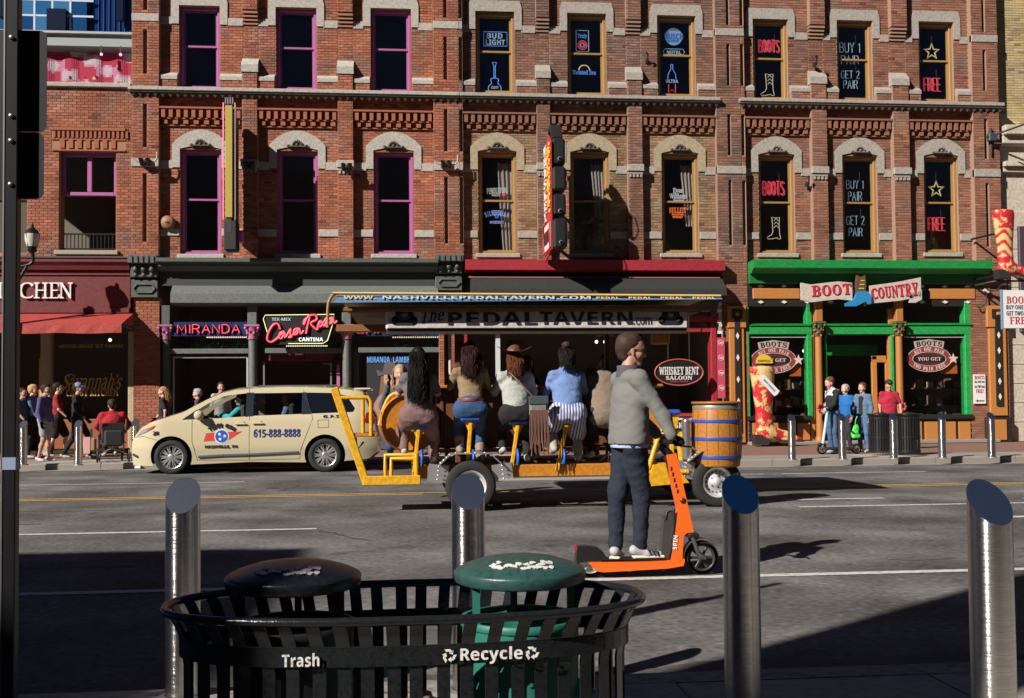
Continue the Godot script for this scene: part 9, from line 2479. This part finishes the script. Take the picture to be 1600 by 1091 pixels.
func slat_bin(called: String, label: String, at: Vector3, a: float, c: float, h: float, n: int, flare: float, steel: Material, group := "") -> Node3D:
	# oval litter bin of upright steel slats, a by c metres, held by flat rings under a flared rim
	var t := thing(called, label, "bin", at, 0.0, group)
	var at_angle := func(ang: float, y: float, grow: float) -> Vector3:
		var ca := cos(ang); var sa := sin(ang)
		return Vector3(signf(ca) * pow(absf(ca), 0.84) * (a + grow), y, signf(sa) * pow(absf(sa), 0.84) * (c + grow))
	# slats an equal distance apart along the oval
	var run := [0.0]
	for i in 360: run.append(run[i] + at_angle.call(TAU * i / 360, 0.0, 0.0).distance_to(at_angle.call(TAU * (i + 1) / 360, 0.0, 0.0)))
	for k in n:
		var want: float = run[360] * (k + 0.5) / n
		var ang := TAU * run.bsearch(want) / 360.0
		var prof := [[0.06, 0.0], [h * 0.5, 0.0], [h * 0.86, 0.0], [h * 0.93, flare * 0.2], [h * 0.975, flare * 0.65], [h, flare]]
		var b := MB.new()
		var c0: Vector3 = at_angle.call(ang, 0.0, 0.0)
		var tan: Vector3 = (at_angle.call(ang + 0.02, 0.0, 0.0) - at_angle.call(ang - 0.02, 0.0, 0.0)).normalized()
		var nor := tan.cross(Vector3.UP)
		if nor.dot(c0) < 0: nor = -nor
		var hw := 0.0135 if n > 30 else 0.02
		for i in prof.size() - 1:
			var p: Vector3 = at_angle.call(ang, prof[i][0], prof[i][1]); var q: Vector3 = at_angle.call(ang, prof[i + 1][0], prof[i + 1][1])
			for s in [0.0, -0.005]:
				b.quad(p - tan * hw + nor * s, p + tan * hw + nor * s, q + tan * hw + nor * s, q - tan * hw + nor * s)
			b.quad(p + tan * hw, p + tan * hw - nor * 0.005, q + tan * hw - nor * 0.005, q + tan * hw); b.quad(p - tan * hw - nor * 0.005, p - tan * hw, q - tan * hw, q - tan * hw - nor * 0.005)
		part(t, "slat", b, steel)
	var ring := func(called2: String, y: float, grow: float, hh: float):
		var b := MB.new()
		for k in 64:
			var p: Vector3 = at_angle.call(TAU * k / 64, y, grow); var q: Vector3 = at_angle.call(TAU * (k + 1) / 64, y, grow)
			for gq in [[0.004, 1.0], [-0.004, -1.0]]:
				var u := p.normalized() * Vector3(1, 0, 1); var w := q.normalized() * Vector3(1, 0, 1)
				b.quad(q + w * gq[0], p + u * gq[0], p + u * gq[0] + Vector3(0, hh, 0), q + w * gq[0] + Vector3(0, hh, 0))
			b.quad(p + Vector3(0, hh, 0) - p.normalized() * 0.004, q + Vector3(0, hh, 0) - q.normalized() * 0.004, q + Vector3(0, hh, 0) + q.normalized() * 0.004, p + Vector3(0, hh, 0) + p.normalized() * 0.004)
		part(t, called2, b, steel)
	ring.call("band", h * 0.885, 0.008, 0.038); ring.call("band", h * 0.42, 0.008, 0.036); ring.call("band", 0.08, 0.008, 0.036)
	var rim := []
	for k in 72: rim.append(at_angle.call(TAU * k / 72, h, flare))
	var rb := MB.new(); rb.tube(rim, 0.0095 if n > 30 else 0.015, 8, true); part(t, "rim", rb, steel)
	return t

func boot_model(t: Node3D, h: float, seed_: int) -> void:
	# a cowboy boot h metres tall, toe towards +x: painted upper, dark sole and heel
	var b := MB.new()
	var s := h
	blob(b, [[Vector3(0, 0.3, 0) * s, Vector3(-0.015, 0.86, 0) * s, 0.088 * s, 0.14 * s, Vector3(1.05, 1, 0.75)], [Vector3(0, 0.14, 0) * s, Vector3(0.0, 0.3, 0) * s, 0.105 * s, 0.088 * s, Vector3(1.05, 1, 0.75)], [Vector3(0.05, 0.14, 0) * s, Vector3(0.26, 0.085, 0) * s, 0.1 * s, 0.065 * s, Vector3(1, 1, 0.8)], [Vector3(0.26, 0.085, 0) * s, Vector3(0.43, 0.06, 0) * s, 0.065 * s, 0.028 * s, Vector3(1, 1, 0.9)], [Vector3(-0.08, 0.9, 0) * s, Vector3(-0.02, 0.9, 0) * s, 0.085 * s, 0.09 * s, Vector3(1, 0.9, 0.8)]], 0.02, 0.05 * s, 0.0, -99.0, 0.93 * s)
	var fn := FastNoiseLite.new()
	fn.seed = seed_; fn.frequency = 7.0 / h; fn.domain_warp_enabled = true; fn.domain_warp_amplitude = 0.1 * h; fn.domain_warp_frequency = 5.0 / h; fn.noise_type = FastNoiseLite.TYPE_SIMPLEX
	for i in b.V.size():
		var p := b.V[i] / h
		var v := fn.get_noise_3d(b.V[i].x, b.V[i].y, absf(b.V[i].z))
		var cream := Color(0.56, 0.4, 0.17)
		var red := Color(0.45, 0.02, 0.025)
		# the statue: red middle between cream ends; the hanging boot: red top and foot, flames up the shaft
		var ends := p.y > 0.68 or p.y < 0.3
		var paint := v > (0.06 if ends else -0.22)
		if seed_ > 9: paint = v > -0.2 if ends else sin(p.y * 46.0 + 2.5 * sin(p.x * 26.0)) > 0.35
		b.C[i] = red if paint else cream
		if p.x > 0.39: b.C[i] = red
	part(t, "painted_upper", b, vmat("boot paint", 0.4))
	b = MB.new(); b.prism(PackedVector2Array([Vector2(-0.13, 0.0), Vector2(0.03, 0.0), Vector2(0.05, 0.1), Vector2(0.2, 0.035), Vector2(0.46, 0.03), Vector2(0.47, 0.05), Vector2(0.2, 0.055), Vector2(0.06, 0.12), Vector2(-0.14, 0.12)]), -0.09, 0.09)
	var sole := part(t, "sole_and_heel", b, mt(0.02, 0.018, 0.016, 0.6)); sole.scale = Vector3(h, h, h * 0.8)

func foreground() -> void:
	# steel bollards, near row then far row
	bollard("steel bollard rising out of the shade behind the left bin lid", Vector3(-1.01, 0.09, 24.07), "bollards on the near kerb")
	bollard("steel bollard directly behind the green bin lid", Vector3(0.255, 0.09, 24.13), "bollards on the near kerb")
	bollard("steel bollard standing beside the litter bin and scooter rider", Vector3(1.358, 0.1, 24.62), "bollards on the near kerb")
	bollard("steel bollard by the green paint mark on the kerb", Vector3(2.042, 0.12, 25.32), "bollards on the near kerb")
	var far := [[Vector3(-8.313, 0.14, 5.204), "far kerb bollard beside the blond pedestrian"], [Vector3(-7.073, 0.14, 5.516), "far kerb bollard between the black sweater and the wheelchair"], [Vector3(-6.147, 0.14, 4.504), "far pavement bollard beside the brick pier behind the taxi nose"], [Vector3(7.937, 0.14, 7.434), "far kerb bollard beside the giant boot toe"], [Vector3(9.018, 0.14, 7.467), "far kerb bollard in front of the person in bright blue"], [Vector3(10.173, 0.14, 7.387), "far kerb bollard between the two black bins"], [Vector3(11.176, 0.14, 7.526), "far kerb bollard in front of the orange panelled window"], [Vector3(12.254, 0.14, 7.553), "far kerb bollard in front of the orange pilaster base"]]
	for q in far: bollard(q[1], q[0], "bollards on the far kerb", 20)
	# the double litter bin in front
	var steel := mt(0.014, 0.016, 0.018, 0.2, 0.0, "worn", 6.0, "relief", 5.0, 0.3)
	var bc := Vector3(-0.008, 0.1, 26.53)
	var t := slat_bin("litter_bin", "oval black slatted bin labelled Trash and Recycle", bc, 0.482, 0.185, 0.845, 44, 0.04, steel)
	var white := mt(0.74, 0.73, 0.7, 0.6, 0.0, "worn", 9.0)
	var zb := 0.185 + 0.0125
	var ty := 0.845 * 0.885 + 0.019
	txt(t, "Trash", Vector3(-0.215, ty, zb), 0.074, 0.027, white, "sans bold", Basis.IDENTITY, 0.001); txt(t, "Recycle", Vector3(0.17, ty - 0.002, zb), 0.128, 0.034, white, "sans bold", Basis.IDENTITY, 0.001)
	for x in [0.083, 0.253]:
		for k in 3:
			var b := MB.new(); b.xf = Transform3D(Basis(Vector3.BACK, TAU * k / 3), Vector3(x, ty, zb))
			b.prism(PackedVector2Array([Vector2(-0.006, 0.008), Vector2(-0.009, 0.013), Vector2(0.003, 0.013), Vector2(0.006, 0.009), Vector2(0.009, 0.011), Vector2(0.008, 0.002), Vector2(0.0, 0.005), Vector2(0.002, 0.0065), Vector2(0.001, 0.008)]), 0.0, 0.0008); part(t, "recycling_arrow", b, white)
	for q in [[-0.25, "black", mt(0.014, 0.016, 0.022, 0.3, 0.0, "worn", 5.0, "relief", 4.0, 0.2), mt(0.012, 0.012, 0.014, 0.5)], [0.25, "green", mt(0.03, 0.085, 0.076, 0.36, 0.0, "worn", 5.0, "relief", 4.0, 0.2), mt(0.015, 0.13, 0.1, 0.5)]]:
		var lid := Node3D.new(); lid.name = "lid"; t.add_child(lid, true); lid.position = Vector3(q[0], 0.886, 0); lid.scale.y = 0.82
		lid.set_meta("label", q[1] + " domed lid with peeling white lettering")
		var b := MB.new()
		b.lathe([Vector2(0.137, -0.006), Vector2(0.146, 0.0), Vector2(0.148, 0.022), Vector2(0.143, 0.03), Vector2(0.12, 0.043), Vector2(0.085, 0.056), Vector2(0.045, 0.064), Vector2(0.001, 0.067)], 44)
		part(lid, "dome", b, q[2])
		var r := RandomNumberGenerator.new(); r.seed = 21
		for k in 26:
			var a := PI * 1.5 + (k - 13) * 0.058 + r.randf_range(-0.02, 0.02)
			var rad := 0.1 + r.randf_range(-0.016, 0.016)
			var yy := 0.0545 + (0.1 - rad) * 0.36 - 0.002
			var pl := PackedVector2Array()
			for i in 7: pl.append(Vector2(cos(TAU * i / 7), sin(TAU * i / 7)) * r.randf_range(0.003, 0.0105))
			var f := MB.new(); f.xf = Transform3D(Basis(Vector3.UP, a) * Basis(Vector3.FORWARD, 0.36) * Basis(Vector3.RIGHT, -PI / 2), Vector3(cos(a) * rad, yy, -sin(a) * rad))
			f.prism(pl, -0.001, 0.0012); part(lid, "lettering_flake", f, white)
		b = MB.new(); b.lathe([Vector2(0.128, -0.42), Vector2(0.13, -0.12), Vector2(0.135, -0.118), Vector2(0.135, -0.1), Vector2(0.126, -0.1)], 30); part(lid, "liner", b, q[3])
		for k in 3: pbox(lid, "support_strap", cos(TAU * k / 3 + 0.5) * 0.12 - 0.008, -0.12, sin(TAU * k / 3 + 0.5) * 0.12 - 0.004, cos(TAU * k / 3 + 0.5) * 0.12 + 0.008, 0.0, sin(TAU * k / 3 + 0.5) * 0.12 + 0.004, q[3])
	# crumpled litter inside the basket
	for q in [[-0.05, 0.55, 0.05, Color(0.16, 0.1, 0.06), "brown paper scrap"], [0.03, 0.6, 0.02, Color(0.2, 0.13, 0.08), "tan card scrap"], [-0.33, 0.58, 0.04, Color(0.22, 0.19, 0.15), "pale wrapper scrap"], [0.36, 0.62, 0.03, Color(0.03, 0.25, 0.28), "teal wrapper scrap"]]:
		var l := thing("litter_scrap", q[4] + " lying in the slatted litter bin", "litter", bc + Vector3(q[0], q[1], q[2]))
		var b := MB.new(); blob(b, [[Vector3(-0.03, 0, 0), Vector3(0.03, 0.01, 0), 0.03, 0.026], [Vector3(0, 0.0, 0), Vector3(0.01, 0.04, 0.01), 0.02, 0.014]], 0.008, 0.01, 0.03); part(l, "crumpled_paper", b, mt(q[3].r, q[3].g, q[3].b, 0.8))
		pbox(l, "rest", -0.02, -q[1] + 0.06, -0.004, 0.02, -0.01, 0.004, mt(0.012, 0.012, 0.012, 0.7))
	# sign post with two plates seen from behind
	var sp := thing("sign_post", "perforated steel sign post carrying two dark sign plates", "sign post", Vector3(-1.626, 0.12, 24.4))
	var dark := mt(0.012, 0.012, 0.014, 0.35, 0.3)
	var pm := MB.new(); pm.cbox(Vector3(0, 1.7, 0), Vector3(0.05, 3.4, 0.05), 0.004); part(sp, "post", pm, dark)  # near-black colour carries the backlit shade of the post
	pbox(sp, "lit_edge_face", -0.031, 0.0, -0.02, -0.025, 3.4, 0.028, mt(0.16, 0.16, 0.155, 0.5, 0.8))  # lit left edge of the post, put in as a paler strip
	var hm := MB.new()
	for k in 100: hm.box(-0.0325, 0.3 + k * 0.03, 0.0, -0.031, 0.312 + k * 0.03, 0.012)
	part(sp, "perforations", hm, mt(0.01, 0.01, 0.01, 0.8))
	pbox(sp, "pale_band", -0.027, 1.158 - 0.15, -0.028, 0.027, 1.158 - 0.1, 0.028, mt(0.2, 0.25, 0.35, 0.5))
	for r in [[-1.793, 2.528, -1.504, 2.953], [-1.79, 2.245, -1.515, 2.525]]:
		var pl := PackedVector2Array(); var rd := 0.028
		var x0: float = r[0] - sp.position.x; var x1: float = r[2] - sp.position.x; var y0: float = r[1] - 0.12; var y1: float = r[3] - 0.12
		for q in [[x1 - rd, y1 - rd, 0.0], [x0 + rd, y1 - rd, 1.0], [x0 + rd, y0 + rd, 2.0], [x1 - rd, y0 + rd, 3.0]]:
			for i in 6: pl.append(Vector2(q[0] + cos((q[2] + i / 5.0) * PI / 2) * rd, q[1] + sin((q[2] + i / 5.0) * PI / 2) * rd))
		var b := MB.new(); b.prism(pl, -0.032, -0.029); part(sp, "sign_plate", b, mt(0.03, 0.03, 0.034, 0.4, 0.6))
		for yy in [y0 + 0.05, y1 - 0.05]:
			b = MB.new(); b.xf = Transform3D(Basis(Vector3.RIGHT, PI / 2), Vector3(0, yy, 0.026)); b.lathe([Vector2(0.009, 0), Vector2(0.009, 0.008), Vector2(0.001, 0.009)], 8); part(sp, "bolt", b, mt(0.4, 0.4, 0.4, 0.4, 0.8))
	# street lamp on an arm, its post hidden by the sign post
	var lp := thing("street_lamp", "black street lamp with an acorn globe on a curved arm", "street lamp", Vector3(-10.091, 0.14, 1.4))
	tubes(lp, "post", [[Vector3(0, 0, 0), Vector3(0, 0.6, 0), Vector3(0, 5.2, 0)]], 0.09, dark, 12)
	var gx: float = -9.464 - lp.position.x
	var gy: float = 5.322 - 0.14
	tubes(lp, "arm", [smooth([Vector3(0, gy - 0.5, 0), Vector3(gx * 0.5, gy - 0.42, 0), Vector3(gx, gy - 0.3, 0), Vector3(gx, gy, 0)], 5), smooth([Vector3(0, gy - 0.9, 0), Vector3(gx * 0.4, gy - 0.8, 0), Vector3(gx * 0.8, gy - 0.4, 0)], 5)], 0.045, dark)
	var lb := MB.new(); lb.xf.origin = Vector3(gx, gy, 0); lb.lathe([Vector2(0.06, -0.05), Vector2(0.12, 0.0), Vector2(0.1, 0.08), Vector2(0.13, 0.1)], 16); lb.lathe([Vector2(0.18, 0.42), Vector2(0.13, 0.52), Vector2(0.05, 0.58), Vector2(0.02, 0.7), Vector2(0.001, 0.74)], 16)
	for k in 6: lb.tube([Vector3(cos(TAU * k / 6) * 0.13, 0.1, sin(TAU * k / 6) * 0.13), Vector3(cos(TAU * k / 6) * 0.19, 0.42, sin(TAU * k / 6) * 0.19)], 0.008, 4)
	part(lp, "lantern_frame", lb, dark)
	lb = MB.new(); lb.xf.origin = Vector3(gx, gy, 0); lb.lathe([Vector2(0.12, 0.1), Vector2(0.175, 0.25), Vector2(0.18, 0.42)], 16); part(lp, "globe", lb, mt(0.5, 0.48, 0.42, 0.2))
	# black bins across the street
	var blk := mt(0.012, 0.012, 0.013, 0.4)
	slat_bin("litter_bin", "round black slatted bin beside the woman in denim", Vector3(10.497, 0.14, 6.074), 0.24, 0.24, 0.92, 26, 0.04, blk, "black bins by the boot shop"); slat_bin("litter_bin", "round black slatted bin in front of the man in red", Vector3(11.062, 0.14, 6.233), 0.24, 0.24, 0.92, 26, 0.04, blk, "black bins by the boot shop")
	for k2 in 2:
		var x: Vector3 = [Vector3(10.497, 0.14, 6.074), Vector3(11.062, 0.14, 6.233)][k2]
		var l := thing("bin_lid", "flat black lid on the slatted bin " + ("beside the woman in denim" if k2 == 0 else "in front of the man in red"), "lid", x + Vector3(0, 0.9, 0)); var b := MB.new(); b.lathe([Vector2(0.22, -0.55), Vector2(0.22, 0.0), Vector2(0.24, 0.02), Vector2(0.1, 0.05), Vector2(0.001, 0.055)], 22); part(l, "dome", b, blk); b = MB.new(); b.lathe([Vector2(0.07, 0.05), Vector2(0.07, 0.06), Vector2(0.06, 0.06)], 14); part(l, "slot_ring", b, blk)
	# giant boot with its price tag, and the hanging boot sign
	var gb := thing("giant_boot", "giant red and cream cowboy boot statue before the shop window", "statue", Vector3(9.622, 0.186, 0.8))
	boot_model(gb, 2.3, 4)
	var tg := MB.new(); tg.xf = Transform3D(Basis(Vector3.BACK, -0.82), Vector3(0.04, 1.62, 0.3)); tg.prism(PackedVector2Array([Vector2(-0.3, -0.1), Vector2(-0.36, 0), Vector2(-0.3, 0.1), Vector2(0.32, 0.1), Vector2(0.34, 0), Vector2(0.32, -0.1)]), 0.0, 0.02); part(gb, "price_tag", tg, mt(0.62, 0.61, 0.6, 0.5))
	txt(gb, "BOOT COUNTRY", Vector3(0.05, 1.61, 0.325), 0.45, 0.05, mt(0.05, 0.2, 0.35, 0.5), "serif bold", Basis(Vector3.BACK, -0.82), 0.004)
	var sun := thing("window_crest", "yellow toothed half disc on the window above the giant boot", "window sign", Vector3(9.934, 2.438, -0.05)); var sm := MB.new(); var spl := PackedVector2Array()
	for k in 31:
		var a := PI * k / 30.0
		spl.append(Vector2(cos(a), sin(a)) * (0.27 if k % 2 else 0.23))
	sm.prism(spl, 0.0, 0.015); part(sun, "disc", sm, mt(0.6, 0.4, 0.03, 0.5)); txt(sun, "NASHVILLE", Vector3(0, 0.07, 0.018), 0.36, 0.06, mt(0.05, 0.02, 0.01, 0.5), "serif bold", Basis.IDENTITY, 0.004)
	var hbt := thing("hanging_boot_sign", "red and cream cowboy boot sign hung on the corner above the white board", "sign", Vector3(16.374, 4.685, 1.3))
	boot_model(hbt, 2.05, 11)
	tubes(hbt, "hanger", [[Vector3(-0.25, 1.3, -1.3), Vector3(-0.1, 1.3, -0.12)], [Vector3(-0.3, 0.1, -1.3), Vector3(0.0, 0.15, -0.1)]], 0.03, dark)
	# litter on the far kerb under the taxi nose
	var cup := thing("flattened_cup", "crushed pale cup in the gutter by the taxi front wheel", "litter", Vector3(-5.995, 0.004, 4.889)); var cb := MB.new(); cb.xf = Transform3D(Basis(Vector3.FORWARD, PI / 2), Vector3(0, 0.035, 0)); cb.lathe([Vector2(0.001, -0.06), Vector2(0.03, -0.06), Vector2(0.042, 0.06), Vector2(0.036, 0.05)], 12); part(cup, "shell", cb, mt(0.5, 0.52, 0.56, 0.5)); pbox(cup, "lid", 0.06, 0.0, -0.04, 0.068, 0.075, 0.04, mt(0.2, 0.22, 0.25, 0.5))
